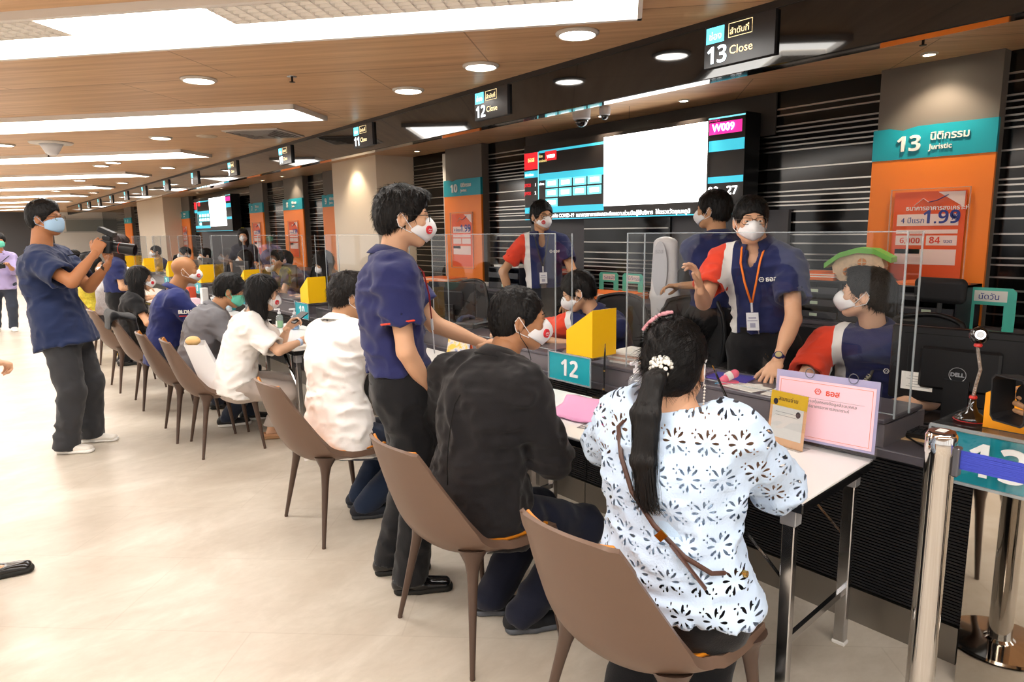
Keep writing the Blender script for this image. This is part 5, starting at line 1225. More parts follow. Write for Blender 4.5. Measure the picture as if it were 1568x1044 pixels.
# sanitizer bottles
def bottle(x, y, z, lab, liquid='4FA8E0', h=.15, r=.033, pump=True, cat='bottle', sq=False):
    t = thing('sanitizer_bottle' if pump else 'water_bottle', lab, cat, (x, y, z), 0, 'bottles on the customer tables')
    MB().lathe([(.001, .001), (r, .003), (r, h*.7), (r*.85, h*.82), (r*.4, h*.9), (r*.38, h*.96), (.001, h*.96)], n=24).build('bottle_body', glass('bottle_plastic', (.92, .96, 1.), .08, .1, .18), t, smooth=True)
    MB().lathe([(.001, .004), (r*.92, .006), (r*.92, h*(.5 if pump else .62)), (.001, h*(.5 if pump else .62))], n=20).build('liquid', pm('liquid_'+liquid, liquid, .15, spec=.5, alpha=.85), t, smooth=True, auto=40)
    if pump:
        MB().lathe([(.015, h*.95), (.015, h*1.08), (.006, h*1.1), (.006, h*1.25), (.001, h*1.25)], n=16).box((-.045, -.007, h*1.22), (.01, .007, h*1.32), bev=.004).build('pump_head', pm('pump_white', 'EFEFF2', .35), t)
        MB().box((-r-.001, -.012, h*.12), (-r+.004, .014, h*.5)).build('bottle_label', paper, t)
    else:
        MB().lathe([(.015, h*.93), (.016, h*1.05), (.001, h*1.05)], n=16).build('bottle_cap', pm('pump_white', 'EFEFF2', .35), t)
        MB().lathe([(r+.0006, h*.28), (r+.0006, h*.6)], n=24).build('bottle_label', pm('label_blue', 'BFD9EA', .5), t, smooth=True)
    return t
bottle(2.43, 2.13, TZ, 'clear pump bottle of blue hand gel left of the lace blouse woman', h=.155, r=.037)
bottle(2.12, 3.05, TZ, 'small water bottle with white cap right of the standing man', 'A9D3EC', .17, .034, False); bottle(2.1, 4.92, TZ, 'small water bottle with white cap behind the writing woman', 'A9D3EC', .16, .033, False)
bottle(2.16, 5.75, TZ, 'blue pump bottle in front of the number 10 teal panel', '4FA8E0', .14, .035); bottle(2.1, 6.75, TZ, 'pale blue pump bottle in front of the bald man', '7CC4E8', .17, .03); bottle(2.15, 6.95, TZ, 'second pump bottle in front of the bald man', '9AC9DE', .15, .03)
bottle(2.1, 5.95, TZ, 'green capped bottle between the writing woman and the screen', '6CC36A', .13, .03); bottle(2.15, 7.6, TZ, 'white bottle among the items on the table beyond the bald man', 'DADADA', .16, .03, False); bottle(2.05, 7.85, TZ, 'teal bottle among the items on the table beyond the bald man', '3FA7A8', .14, .03, False); bottle(2.1, 7.95, TZ, 'pink labelled bottle beyond the bald man', 'E6A0B4', .15, .03, False)
# calendar stands
def calendar(x, y, z, rz, lab, c1, w=.17):
    t = thing('desk_calendar', lab, 'calendar', (x, y, z), rz); a = w/2
    MB().prism([(-.055, 0), (.0, .2), (.004, .2), (-.051, 0)], lambda u, v: (u, -a, v), (0, w, 0)).build('calendar_page', c1, t); MB().prism([(.055, 0), (.0, .2), (.006, .2), (.061, 0)], lambda u, v: (u, -a, v), (0, w, 0)).prism([(-.055, 0), (.055, 0), (.055, .003), (-.055, .003)], lambda u, v: (u, -a, v), (0, w, 0)).build('calendar_stand', pm('stand_orange', 'E8622C', .5), t)
cal_m = pm('calendar_picture', 'D9A860', .5); N, K, b_, tc_ = (cal_m.node_tree.nodes, cal_m.node_tree.links, cal_m.node_tree.nodes['Principled BSDF'], cal_m.node_tree.nodes.new('ShaderNodeTexCoord'))
nz = N.new('ShaderNodeTexNoise'); nz.inputs['Scale'].default_value = 22; nz.inputs['Detail'].default_value = 3; K.new(tc_.outputs['Object'], nz.inputs[0]); cr_ = N.new('ShaderNodeValToRGB'); e_ = cr_.color_ramp.elements
e_[0].color = (*lin('5A6FB0'), 1); e_[0].position = .35; e_[1].color = (*lin('F0C24A'), 1); e_[1].position = .6; q_ = cr_.color_ramp.elements.new(.5); q_.color = (*lin('D9D4CE'), 1); K.new(nz.outputs[1], cr_.inputs[0]); K.new(nz.outputs[0], cr_.inputs[0]); K.new(cr_.outputs[0], b_.inputs['Base Color'])
calendar(2.2, 3.28, TZ, .25, 'desk calendar with colourful picture on orange stand beside the water bottle', cal_m); calendar(2.25, 4.99, TZ, .6, 'white desk calendar on orange stand left of the white shirt man', paper, .13)
# pink cloth bag and leaflet
V = []; rng = np.random.default_rng(5); c = [(1.955, 2.21), (2.27, 2.43), (2.34, 2.17), (2.02, 1.95)]
n_ = 14
for i in range(n_):
    for j in range(n_):
        u, v = i/(n_-1), j/(n_-1); p = [(1-u)*(1-v)*c[0][k]+u*(1-v)*c[1][k]+u*v*c[2][k]+(1-u)*v*c[3][k] for k in (0, 1)]
        V.append((p[0]+.008*math.sin(v*9), p[1]+.008*math.sin(u*8), TZ+.008+.012*math.sin(u*3.1)*math.sin(v*3.1)+.006*float(noise(np.array([[u*5, v*5, 0]]))[0])))
t = thing('cloth_bag', 'flat pink drawstring cloth bag lying on the nearest table', 'bag', (2.15, 2.2, TZ)); V = [(x-2.15, y-2.2, z-TZ) for x, y, z in V]
MB().add(V, [(i*n_+j, (i+1)*n_+j, (i+1)*n_+j+1, i*n_+j+1) for i in range(n_-1) for j in range(n_-1)]).build('bag_cloth', cloth('bag_pink', 'F0A9D4'), t, smooth=True, solid=.006)
MB().tube([V[i*n_+n_-1] for i in range(n_)], .006, 6).tube([V[n_*n_-1], (.22, -.1, .006), (.24, -.16, .004)], .003, 6).build('drawstring', pm('string_pink', 'D9579F', .6), t)
t = thing('leaflet', 'grey printed leaflet on the nearest table below the pink bag', 'leaflet', (2.03, 1.93, TZ+.0008), .35); MB().box((-.06, -.115, 0), (.07, .115, .001)).build('leaflet_sheet', pm('leaflet_grey', '8E8587', .6), t)
mb = MB(); rng = random.Random(3)
for i in range(9):
    x = -.05+i*.0125; y = -.1
    while y < .09: l = rng.uniform(.02, .06); mb.box((x, y, .001), (x+.007, min(y+l, .105), .0013)); y += l+.008
mb.build('leaflet_print', paper, t)
# things on the ledge by the standing staff man
t = thing('stapler', 'pink toy shaped stapler on the counter ledge', 'stapler', (2.69, 1.80, LZ), math.radians(-25)); pc = pm('stapler_pink', 'F0708A', .3)
MB().box((-.045, -.018, 0), (.045, .018, .012), bev=.004).build('stapler_base', pc, t); sdf('stapler_head', [rc((-.03, 0, .02), (.03, 0, .045), .016, .02)], .004, pc, t); MB().tube([(-.012, 0, .03), (.012, 0, .04)], .0205, 16).build('stapler_sticker', paper, t)
t = thing('writing_pad', 'royal blue flat folder on the counter ledge behind the stapler', 'folder', (2.80, 1.87, LZ), .2); MB().box((-.075, -.11, 0), (.075, .11, .006), bev=.002).build('folder_cover', pm('folder_blue', '3338A8', .4), t)
t = thing('pen_tray', 'shallow tray of clips and markers left of the pink stapler', 'tray', (2.76, 2.06, LZ), .1); MB().box((-.07, -.1, 0), (.07, .1, .004)).box((-.07, -.1, 0), (-.066, .1, .018)).box((.066, -.1, 0), (.07, .1, .018)).box((-.07, -.1, 0), (.07, -.096, .018)).box((-.07, .096, 0), (.07, .1, .018)).build('tray_body', pm('tray_mauve', '6D5A6A', .5), t)
for i, (dx, dy, c_) in enumerate(((-.02, -.05, 'C9CBD2'), (.01, 0, '2C2E58'), (.03, .04, 'C9B8C8'))):
    o = MB().tube([(2.76+dx-.03, 2.06+dy-.02, LZ+.013), (2.76+dx+.03, 2.06+dy+.02, LZ+.013)], .008, 10).build('marker_pen', pm('marker_'+c_, c_, .4)); tag(o, ['silver capped marker lying in the ledge tray', 'dark blue marker lying in the middle of the ledge tray', 'pale mauve marker at the far side of the ledge tray'][i], 'pen', 'markers in the ledge tray')
o = MB().box((2.625, 1.62, LZ), (2.76, 1.82, LZ+.001), rz=-.15).build('form_sheet', paper); tag(o, 'white form on the ledge beside the pale blue pen', 'paper', 'white papers on the counter ledge')
o = MB().box((2.625, 1.36, LZ), (2.79, 1.60, LZ+.0012), rz=.1).build('form_sheet', paper); tag(o, 'white form on the ledge behind the yellow notice', 'paper', 'white papers on the counter ledge')
o = MB().tube([(2.63, 1.83, LZ+.005), (2.73, 1.80, LZ+.005)], .0035, 8).build('ballpoint_pen', pm('pen_blue', '7FC4E8', .3)); tag(o, 'pale blue ballpoint pen on the ledge paper', 'pen')
o = MB().lathe([(.001, 0), (.02, 0), (.02, .002), (.001, .002)], (2.76, 1.69, LZ), 20).build('adhesive_dot', paper); tag(o, 'small round white sticker on the ledge under the staff hand', 'sticker')
o = MB().box((2.68, 2.52, DZ), (2.95, 2.72, DZ+.004), rz=.2).build('form_sheet', paper); tag(o, 'white papers on the worktop right of the counter 12 box', 'paper', 'white papers on the worktop')
t = thing('paper_stack', 'thick stack of papers on the ledge right of the yellow counter 12 box', 'paper', (2.78, 2.42, LZ), .1)
for j in range(5): MB().box((-.1, -.13+.01*(j % 2), .012*j), (.11, .12+.01*(j % 3), .012*j+.01)).build('sheet_stack', paper if j % 2 == 0 else pm('paper_tan', 'D9B9A8', .7), t)
o = MB().box((2.68, 3.3, LZ), (2.87, 3.6, LZ+.002), rz=.1).build('form_sheet', paper); tag(o, 'white form under the hands of the leaning staff member', 'paper', 'white papers on the worktop')
# telephone on counter 11
t = thing('desk_phone', 'black desk phone with blue handset rest on the worktop beyond the standing man', 'telephone', (2.90, 4.15, LZ), .3); MB().box((-.1, -.09, 0), (.1, .09, .045), bev=.012).build('phone_base', blk, t); MB().tube([(-.08, .06, .05), (-.04, .06, .075), (.04, .06, .075), (.09, .06, .05)], [.022, .013, .013, .022], 10).build('handset', pm('phone_blue', '2F3E5C', .3), t, smooth=True); MB().box((-.07, -.08, .045), (.03, .02, .049)).build('keypad', pm('key_grey', '55565C', .5), t)
# goods on far tables
for i, (x, y, z, w_, h_, c_, lab) in enumerate(((2.05, 8.75, TZ, .16, .07, 'E7C9D4', 'small pink and blue tissue box on the distant table'), (2.15, 8.55, TZ, .07, .2, 'ECEAEA', 'tall white carton on the table beyond the bald man'), (2.2, 7.75, TZ, .09, .12, '2F9AA3', 'small teal box on the table beyond the bald man'), (2.2, 9.4, TZ, .1, .16, 'D8583C', 'red carton on the distant table near the long haired woman'))):
    t = thing('tissue_box' if i == 0 else 'carton', lab, 'box', (x, y, z), .1*i); MB().box((-w_/2, -w_/2, 0), (w_/2, w_/2, h_), bev=.004).build('box_body', pm('carton_'+c_, c_, .5), t); MB().box((-w_/2-.001, -w_/3, h_*.3), (-w_/2, w_/3, h_*.7)).build('box_label', paper, t)
# paper bag on chair
t = thing('paper_bag', 'white paper bag with bread standing on the fourth chair', 'bag', (1.245, 5.13, .425), math.radians(-15)); 
V = [(-.11, -.12, .37), (.02, -.12, .36), (.02, .12, .36), (-.11, .12, .37), (.0, -.13, .01), (.16, -.13, .01), (.16, .13, .01), (.0, .13, .01)]
MB().add(V, [(0, 4, 5, 1), (1, 5, 6, 2), (2, 6, 7, 3), (3, 7, 4, 0), (4, 7, 6, 5)]).build('bag_paper', pm('bag_white', 'EAE8E8', .6, bump=(12, .4)), t, solid=.002)
t2 = sdf('bread_roll', [ell((1.195, 5.16, .80), (.05, .055, .035))], .008, pm('bread', 'E3B87A', .6)); tag(t2, 'round bread roll sticking out of the white paper bag', 'bread')
# yellow and black bag on the floor
t = thing('shopping_bag', 'small yellow and black patterned bag under the distant chair', 'bag', (1.52, 10.1, 0)); MB().box((-.13, -.1, 0), (.13, .1, .2), bev=.02).build('bag_body', pm('bag_yellow', 'D9B234', .5), t)
mb = MB()
for k in range(5): mb.box((-.12+.05*k, -.103, .04), (-.09+.05*k, -.1, .15))
mb.build('bag_pattern', blk, t)
t = thing('draped_jacket', 'black jacket draped over the back of a brown chair beside the bald man', 'jacket', (1.0, 6.92, 0))
sdf('jacket_cloth', [ec((-.05, -.16, .86), (-.05, .16, .86), (.035, .03), (.035, .03), (0, 0, 1)), ec((.10, -.0, .82), (.15, 0, .50), (.19, .03), (.2, .03), (0, 1, 0)), ec((-.07, 0, .84), (-.085, 0, .74), (.17, .018), (.15, .015), (0, 1, 0)), ec((-.02, 0, .85), (.09, 0, .82), (.17, .03), (.19, .03), (0, 1, 0))], .012, cloth('jacket_black', '1A1A1D'), t, k=.03)
# ------------------------------------------------------------------ cast
navy_polo = polo_mat('polo_staff', '262C58'); black_t = cloth('trouser_black', '18181B', b=(200, .15)); belt_m = pm('belt_leather', '141416', .35)
shoe_blk = pm('shoe_leather', '101012', .18, coat=.3); charcoal = cloth('trouser_charcoal', '37383C')
LEN = 'glasses_black', '121214', .25
def V3(*a): return np.array(a, float)
def lanyard(c, col='F07A1E', card=True, ln=.26, name=None, txt=None):
    b = c['base']; NB, S, FR, Ls = c['NB'], c['S'], c['FR'], c['Ls']; bw = c['bw']
    def F(t, lat, out): return NB-S*t+Ls*lat+FR*out-b
    m = pm('lanyard_'+col, col, .6); t = None
    e = .142*bw
    for sd in (1, -1):
        o = MB().tube([F(-.03, sd*.055, -.05), F(-.045, sd*.062, .0), F(-.01, sd*.06, .075), F(.06, sd*.05, e-.01), F(ln*.6, sd*.03, e+.006), F(ln, sd*.003, e+.008)], .0058, 6, sq=.35).build('lanyard_strap', m, c['root'], smooth=True)
    MB().tube([F(ln, 0, e+.008), F(ln+.05, 0, e+.008)], .006, 8).build('lanyard_clip', pm('clip_grey', 'C9C9CE', .3), c['root'])
    if card:
        p = F(ln+.1, 0, e+.008); k = MB().obox(p, (.0015, .032, .047), (FR, Ls, S)).build('badge', pm('badge_white', 'E9EAEE', .4), c['root'])
        MB().obox(p+FR*.002+S*.02, (.0005, .02, .004), (FR, Ls, S)).obox(p+FR*.002+S*.005, (.0005, .026, .002), (FR, Ls, S)).obox(p+FR*.002-S*.02, (.0005, .014, .012), (FR, Ls, S)).build('badge_print', pm('badge_grey', 'A9A9C0', .6), k)
def chest_logo(c, txt='ธอส', lat=-.02, t=.15, size=.032, out=None, col=wht, hexa=True):
    b = c['base']; NB, S, FR, Ls = c['NB'], c['S'], c['FR'], c['Ls']; out = .152*c['bw'] if out is None else out
    n = nrm(FR+Ls*lat*2.2); x = nrm(np.cross(S, n)); p = NB-S*t+Ls*lat+n*0+FR*out-b
    if txt: text('shirt_logo', txt, size, col, p+x*(.02 if hexa else 0), x, S, c['root'], .002, bold=.0008)
    if hexa: MB().tube([p+.012*math.cos(q*PI/3)*x+.012*(math.sin(q*PI/3)+.9)*S for q in range(7)], .002, 5, caps=False).tube([p+S*.008-x*.006, p+S*.014, p+S*.008+x*.006], .0016, 5).build('shirt_emblem', col, c['root'])
def watch(c, sd, band='2A2840', face='C9B890', big=True):
    b = c['base']; _, Sh, Ej, W = [a for a in c['arms'] if a[0] == sd][0]; d = nrm(W-Ej); p = W-d*.028-b; up = nrm(UP-d*(UP@d)); sdv = np.cross(d, up); r = .029
    MB().tube([p-d*.011, p+d*.011], [r, r*.93], 20).build('watch_strap', pm('strap_'+band, band, .5), c['root'], smooth=True, auto=50)
    w_ = c.get('wn', up); q = p+w_*r*.9
    MB().tube([q, q+w_*.008], .019 if big else .013, 20).build('watch_case', pm('strap_'+band, band, .4), c['root']); MB().tube([q+w_*.008, q+w_*.009], .0145 if big else .01, 20).build('watch_face', pm('face_'+face, face, .3), c['root'])
# ---- 1 photographer
def ph(c):
    watch(c, 1, '3A2F28', '1A1A1A', False); b = c['base']; NB, FR, Ls, S = c['NB'], c['FR'], c['Ls'], c['S']
    MB().tube([NB+Ls*.05+FR*.02+S*.01-b, NB+Ls*.06+FR*.09-S*.07-b, V3(.79, 5.70, 1.45)-b], .004, 6).build('camera_strap', blk, c['root'])
person('person', 'photographer in navy t-shirt and charcoal trousers raising a camera with a flash', -33, (.50, 5.86, .87), (.423, 5.944, 1.455), (.475, 5.945, 1.672), SL=(.56, 6.09, 1.37), SR=(.40, 5.74, 1.36), EL=(.657, 5.96, 1.15), ER=(.541, 5.44, 1.17), WL=(.80, 5.73, 1.335), WR=(.715, 5.58, 1.43),
       AL=(.60, 5.93, .09), AR=(.42, 5.74, .09), KL=(.70, 5.84, .46), KR=(.56, 5.62, .46), head=(-3, 0, 0), s=1.06, bw=1.12, belly=1.12, skinc='B07650', shirt=dict(mat=cloth('tee_navy', '212D50'), fold=.012, loose=.026, untuck=True, hem=-.10, hflare=.03, sleeve=.68, flare=.014, neck=.02, h=.01),
       pants=dict(mat=charcoal, loose=.008, knee=.078, cuff=.07, hem=.04, fold=.014, waist=.04), shoes=dict(mat=pm('canvas_white', 'E9E3DA', .7), sole=wht, laces=True), hair=dict(t=.014, fh=.06, strands=3000, sl=.03, lift=.003, bumps=[(.02, 0, .1, .07, .06, .035)]), mask=dict(kind='blue'), glasses=('glasses_thin', '3A2A22', .3), extra=ph, seed=11, toes={1: (.82, -.45, 0), -1: (.80, -.55, 0)},
       hands={-1: dict(d=(.45, .25, .8), n=(-.3, -.8, .2), curl=.75, thumb=.6), 1: dict(d=(.3, -.35, .9), n=(.2, .3, -.9), curl=.7, thumb=.7)})
t = thing('camera', 'black stills camera with long lens and flash held by the photographer', 'camera', (.80, 5.66, 1.47)); cb = pm('camera_black', '151517', .4); vw = nrm([.83, -.52, -.16]); sd = nrm(np.cross(UP, vw)); uu = np.cross(vw, sd); M_ = (vw, sd, uu)
MB().obox((0, 0, 0), (.032, .068, .042), M_).obox(uu*.055, (.028, .03, .018), M_).obox(-sd*.055+vw*.015, (.035, .018, .045), M_).build('camera_body', cb, t, bevel=.006)
MB().tube([vw*.03, vw*.075], [.036, .036], 24).tube([vw*.075, vw*.14], [.038, .041], 24).tube([vw*.14, vw*.19], [.041, .043], 24).build('lens', cb, t, smooth=True, auto=40); MB().tube([vw*.086, vw*.09], .0412, 24).build('red_ring', pm('lens_red', 'B03A2E', .4), t); MB().tube([vw*.19, vw*.192], .036, 24).build('front_glass', pm('lens_dark', '1A0F10', .03, coat=1), t)
MB().tube([uu*.07, uu*.085], .01, 8).obox(uu*.10-vw*.005, (.055, .032, .018), (nrm(vw+uu*-.3), sd, nrm(uu+vw*.3))).build('flash_unit', cb, t, bevel=.004)
# ---- 2 far left onlooker with camera
person('person', 'distant person in lavender shirt and green mask holding a camera at waist height', -88, (.42, 13.9, .80), (.44, 13.95, 1.28), (.45, 13.90, 1.475), WL=(.52, 13.6, 1.10), WR=(.30, 13.6, 1.12), AL=(.50, 14.0, .09), AR=(.28, 14.25, .09), s=.94, skinc='B98662', shirt=dict(mat=cloth('shirt_lavender', 'A79BC6'), untuck=True, hem=-.1, sleeve=1.3, collar=True),
       pants=dict(mat=cloth('jeans_dark', '39404E'), knee=.07, cuff=.06), shoes=dict(mat=wht, sole=wht), hair=dict(t=.022, fh=.04, style='short', strands=500), mask=dict(kind='green'), h=.014, hh=.0085, seed=21, legs=True, extra=lambda c: MB().tube([c['SL']-c['base']+UP*.06+c['FR']*.05, c['NB']-c['base']-UP*.15+c['FR']*.16, V3(.30, 13.6, 1.15)-c['base']], .012, 6, sq=.4).build('camera_strap', blk, c['root']))
t = thing('camera', 'black camera held by the distant person in lavender shirt', 'camera', (.41, 13.52, 1.10)); MB().box((-.07, -.03, -.045), (.07, .03, .045), bev=.01).build('camera_body', cb, t); MB().tube([(0, -.03, 0), (0, -.12, -.01)], .04, 16).build('lens', cb, t)
# ---- 3 woman in black flat shoes outside the left edge
person('person', 'person at the left edge, only a black flat shoe and white lace cuff showing', -10, (-.16, 3.86, .86), (-.14, 3.86, 1.36), (-.10, 3.85, 1.56), SR=(-.19, 3.72, 1.30), WR=(.045, 3.90, .985), ER=(-.22, 3.68, 1.03), WL=(-.16, 4.2, .84), AL=(-.34, 3.98, .09), AR=(-.09, 3.80, .09), s=.9, bw=.92, skinc='DDAE8E', shirt=dict(mat=cloth('blouse_white', 'EDE6E2'), untuck=True, sleeve=1.5), pants=dict(mat=black_t, knee=.055, cuff=.04, hem=.14), shoes=dict(mat=shoe_blk, kind='flat'), hair=dict(style='bob', fh=.04), mask=dict(kind='kf'), h=.014, hh=.008, seed=31, hands={-1: dict(curl=.8)})
# ---- 4 staff woman standing behind the photographer
person('person', 'standing woman with long brown hair in navy polo behind the photographer', -5, (1.36, 9.30, .80), (1.39, 9.32, 1.25), (1.46, 9.31, 1.425), WL=(1.65, 9.5, .95), WR=(1.62, 9.12, .92), s=.9, bw=.92, skinc='D9A884', shirt=dict(mat=cloth('polo_navy', '2A3160'), sleeve=.6, collar=True), pants=dict(mat=black_t, hem=.05), shoes=dict(mat=shoe_blk), hair=dict(style='bob', len=.2, fh=.04, t=.016, strands=1500, sl=.09, fall=.9, lift=.002, mat=hairmat('hair_brown', '2A1712')), mask=dict(kind='kf'), h=.014, hh=.008, seed=41)
# ---- 5/6 far customers
person('person', 'seated person in grey striped top, partly hidden by the photographer', -5, (1.30, 9.72, .50), (1.36, 9.70, .98), (1.46, 9.68, 1.15), WR=(1.75, 9.5, .76), WL=(1.8, 9.8, .76), s=.95, shirt=dict(mat=cloth('top_stripe', 'A9A6A8', var=(60, .3)), sleeve=.6), pants=dict(mat=charcoal), shoes=dict(mat=shoe_blk), hair=dict(t=.016, fh=.045), mask=dict(kind='kf', logo=-1), h=.015, hh=.009, seed=51)
person('person', 'distant seated person in yellow flowered dress with white mask', -25, (1.28, 11.05, .50), (1.32, 11.0, .98), (1.37, 10.95, 1.15), WR=(1.7, 10.8, .76), WL=(1.75, 11.1, .76), s=.92, shirt=dict(mat=cloth('dress_yellow', 'D9C94A', var=(50, .4)), sleeve=.6, untuck=True, hem=-.1), pants=dict(mat=cloth('skirt_yellow', 'CDBB3C', var=(50, .4))), shoes=dict(mat=pm('orange_shoe', 'D9622C', .5)), hair=dict(t=.018, fh=.05, style='bob', len=.12), mask=dict(kind='kf', logo=-1), h=.016, hh=.009, seed=61)
# ---- 7 woman in black tee with long hair
person('person', 'seated woman with very long black hair in black t-shirt', -8, (1.25, 7.82, .50), (1.29, 7.80, .945), (1.36, 7.78, 1.11), ER=(1.33, 7.55, .72), WR=(1.53, 7.62, .76), WL=(1.62, 7.9, .76), s=.9, bw=.88, skinc='D6A27E', shirt=dict(mat=cloth('tee_black', '161618'), sleeve=.55), pants=dict(mat=black_t, cuff=.05), shoes=dict(mat=pm('sandal_orange', 'B5502C', .5)), hair=dict(style='long', len=.42, back=.02, fh=.045, t=.012, tipw=.07, strands=3500, sl=.12, fall=.95, lift=.002), mask=dict(kind='kf', logo=-1), h=.012, hh=.007, seed=71)
# ---- 8 bald man
def bald(c):
    b = c['base']; _, Sh, Ej, W = c['arms'][1]; d = nrm(Ej-Sh); n = nrm(np.cross(d, UP)+0); n = n if n@V3(-.5, -1, 0) > 0 else -n
    p = Sh+d*.13+n*.092-b; x = nrm(np.cross(UP, n)); text('sleeve_text', 'BLDH', .042, wht, p-x*.05, x, UP, c['root'], .003, bold=.0015)
    MB().obox(p-UP*.02, (.045, .001, .003), (x, n, UP)).build('sleeve_line', redp, c['root'])
    for k in range(3): MB().obox(c['NB']-c['S']*(.17+.03*k)-c['FR']*.135+c['Ls']*-.02-b, (.002, .02-.004*k, .006), (c['FR'], c['Ls'], c['S'])).build('back_print', [redp, wht, wht][k], c['root'])
person('person', 'seated bald man in dark blue polo with white mask', -18, (1.30, 6.53, .53), (1.39, 6.50, 1.06), (1.49, 6.475, 1.235), SR=(1.37, 6.32, .99), SL=(1.47, 6.68, .99), ER=(1.475, 6.23, .79), WR=(1.74, 6.37, .785), WL=(1.78, 6.62, .77), s=1.04, bw=1.22, belly=1.15, skinc='A8754E', shirt=dict(mat=cloth('polo_royal', '232B62'), untuck=True, hem=-.1, sleeve=.72, flare=.012, collar=True, fold=.01), pants=dict(mat=cloth('jeans_navy', '262C3A')), shoes=dict(mat=shoe_blk), mask=dict(kind='kf', logo=-1), extra=bald, h=.011, hh=.0055, seed=81,
       hands={-1: dict(curl=.7)})
# ---- 9 man in grey shirt
def cuffs(c): pass
person('person', 'seated man in grey long sleeve shirt with green mask, head bowed', -18, (1.32, 5.60, .50), (1.455, 5.56, .965), (1.585, 5.54, 1.108), SR=(1.42, 5.39, .90), SL=(1.52, 5.72, .92), ER=(1.50, 5.28, .66), WR=(1.75, 5.42, .76), WL=(1.83, 5.68, .765), AL=(1.72, 5.75, .09), AR=(1.52, 5.68, .09), head=(0, -22, 0), s=.97, bw=1.02, hunch=.04, skinc='C08C66', shirt=dict(mat=cloth('shirt_grey', '77767B'), untuck=True, hem=-.1, sleeve=1.1, cuffr=.045, collar=True, fold=.014, loose=.02), pants=dict(mat=cloth('jeans_blue', '2C3444')), shoes=dict(mat=pm('sneaker_black', '17181A', .6), sole=wht), hair=dict(t=.018, fh=.055, strands=1800), mask=dict(kind='green'), h=.011, hh=.006, seed=91)
# ---- 10 woman in white blouse writing
def ww(c): 
    b = c['base']; _, Sh, Ej, W = c['arms'][1]; d = nrm(W-Ej); p = W-d*.03-b; MB().tube([p-d*.012, p+d*.012], .0275, 18).build('wrist_band', pm('wristband', 'BFD0EE', .5), c['root']); 
person('person', 'seated woman with shoulder length black hair in white blouse, writing', -20, (1.42, 5.02, .50), (1.565, 4.985, .955), (1.64, 4.955, 1.125), SR=(1.50, 4.84, .885), SL=(1.62, 5.12, .90), ER=(1.62, 4.69, .765), WR=(1.83, 4.755, .775), EL=(1.75, 5.1, .75), WL=(1.80, 4.93, .86), AL=(1.78, 5.14, .09), AR=(1.68, 5.10, .09), head=(4, -14, 0), s=.92, bw=.95, hunch=.02, skinc='E0B394', shirt=dict(mat=cloth('blouse_plain_white', 'F3EFEC'), untuck=True, hem=-.08, sleeve=.8, flare=.016, loose=.016, fold=.014), pants=dict(mat=cloth('trouser_beige', 'BDB0A8'), cuff=.06, knee=.07, hem=.12), shoes=dict(mat=pm('flat_beige', 'B98A66', .5), kind='flat', sole=pm('sole_tan', '9A7450', .6)),
       hair=dict(style='bob', len=.17, fh=.05, t=.014, strands=3500, sl=.09, fall=.92, lift=.002), mask=dict(kind='kf', logo=-1), extra=ww, h=.01, hh=.005, seed=101, hands={-1: dict(curl=.95, thumb=.8, n=(-.3, -.7, .8)), 1: dict(curl=.6, n=(0, .8, .3), d=(.6, -.3, .5))})
t = thing('phone', 'dark smartphone held up by the writing woman', 'phone', (1.87, 4.90, .93)); MB().obox((0, 0, 0), (.035, .07, .004), (nrm([.3, -.9, -.1]), nrm([.85, .25, .45]), nrm(np.cross([.3, -.9, -.1], [.85, .25, .45])))).build('phone_case', blk, t)
o = MB().tube([(1.90, 4.745, .735), (1.91, 4.76, .87)], .004, 8).build('marker_pen', pm('pen_grey', '8A97A8', .4)); tag(o, 'pen in the hand of the writing woman', 'pen')
o = MB().box((1.86, 4.76, TZ), (2.06, 4.9, TZ+.001), rz=.2).build('form_sheet', paper); tag(o, 'white form under the writing hand', 'paper')
# ---- 11 man in white shirt
person('person', 'seated man in untucked white shirt, dark jeans and black sneakers', -5, (1.46, 3.33, .50), (1.545, 3.47, 1.045), (1.625, 3.475, 1.20), SL=(1.52, 3.66, .97), SR=(1.60, 3.29, .975), ER=(1.80, 3.25, .76), WR=(2.0, 3.35, .76), EL=(1.75, 3.8, .76), WL=(2.0, 3.7, .76), AL=(1.60, 3.44, .10), AR=(1.56, 3.30, .09), KL=(1.84, 3.45, .56), KR=(1.86, 3.22, .56), head=(-8, -12, 0), s=1., bw=1.05, hunch=.03, skinc='C79670', shirt=dict(mat=cloth('shirt_white', 'F5F1EE'), untuck=True, hem=-.13, sleeve=.8, fold=.012, loose=.02, collar=True, cmat=cloth('shirt_white', 'F5F1EE')), pants=dict(mat=cloth('jeans_indigo', '1E2A40'), knee=.07, cuff=.055),
       shoes=dict(mat=pm('sneaker_knit', '1A1E28', .7, bump=(120, .3)), sole=pm('sole_dark', '2A2C30', .6), swoosh=True, laces=True), hair=dict(t=.014, fh=.06, strands=3200, sl=.028, lift=.006, curl=.2, nape=-.07, mat=hairmat('hair_dark_brown', '15100E')), h=.01, hh=.005, seed=111, mask=dict(kind='kf'), toes={1: (.9, -.3, 0), -1: (.85, -.4, 0)})
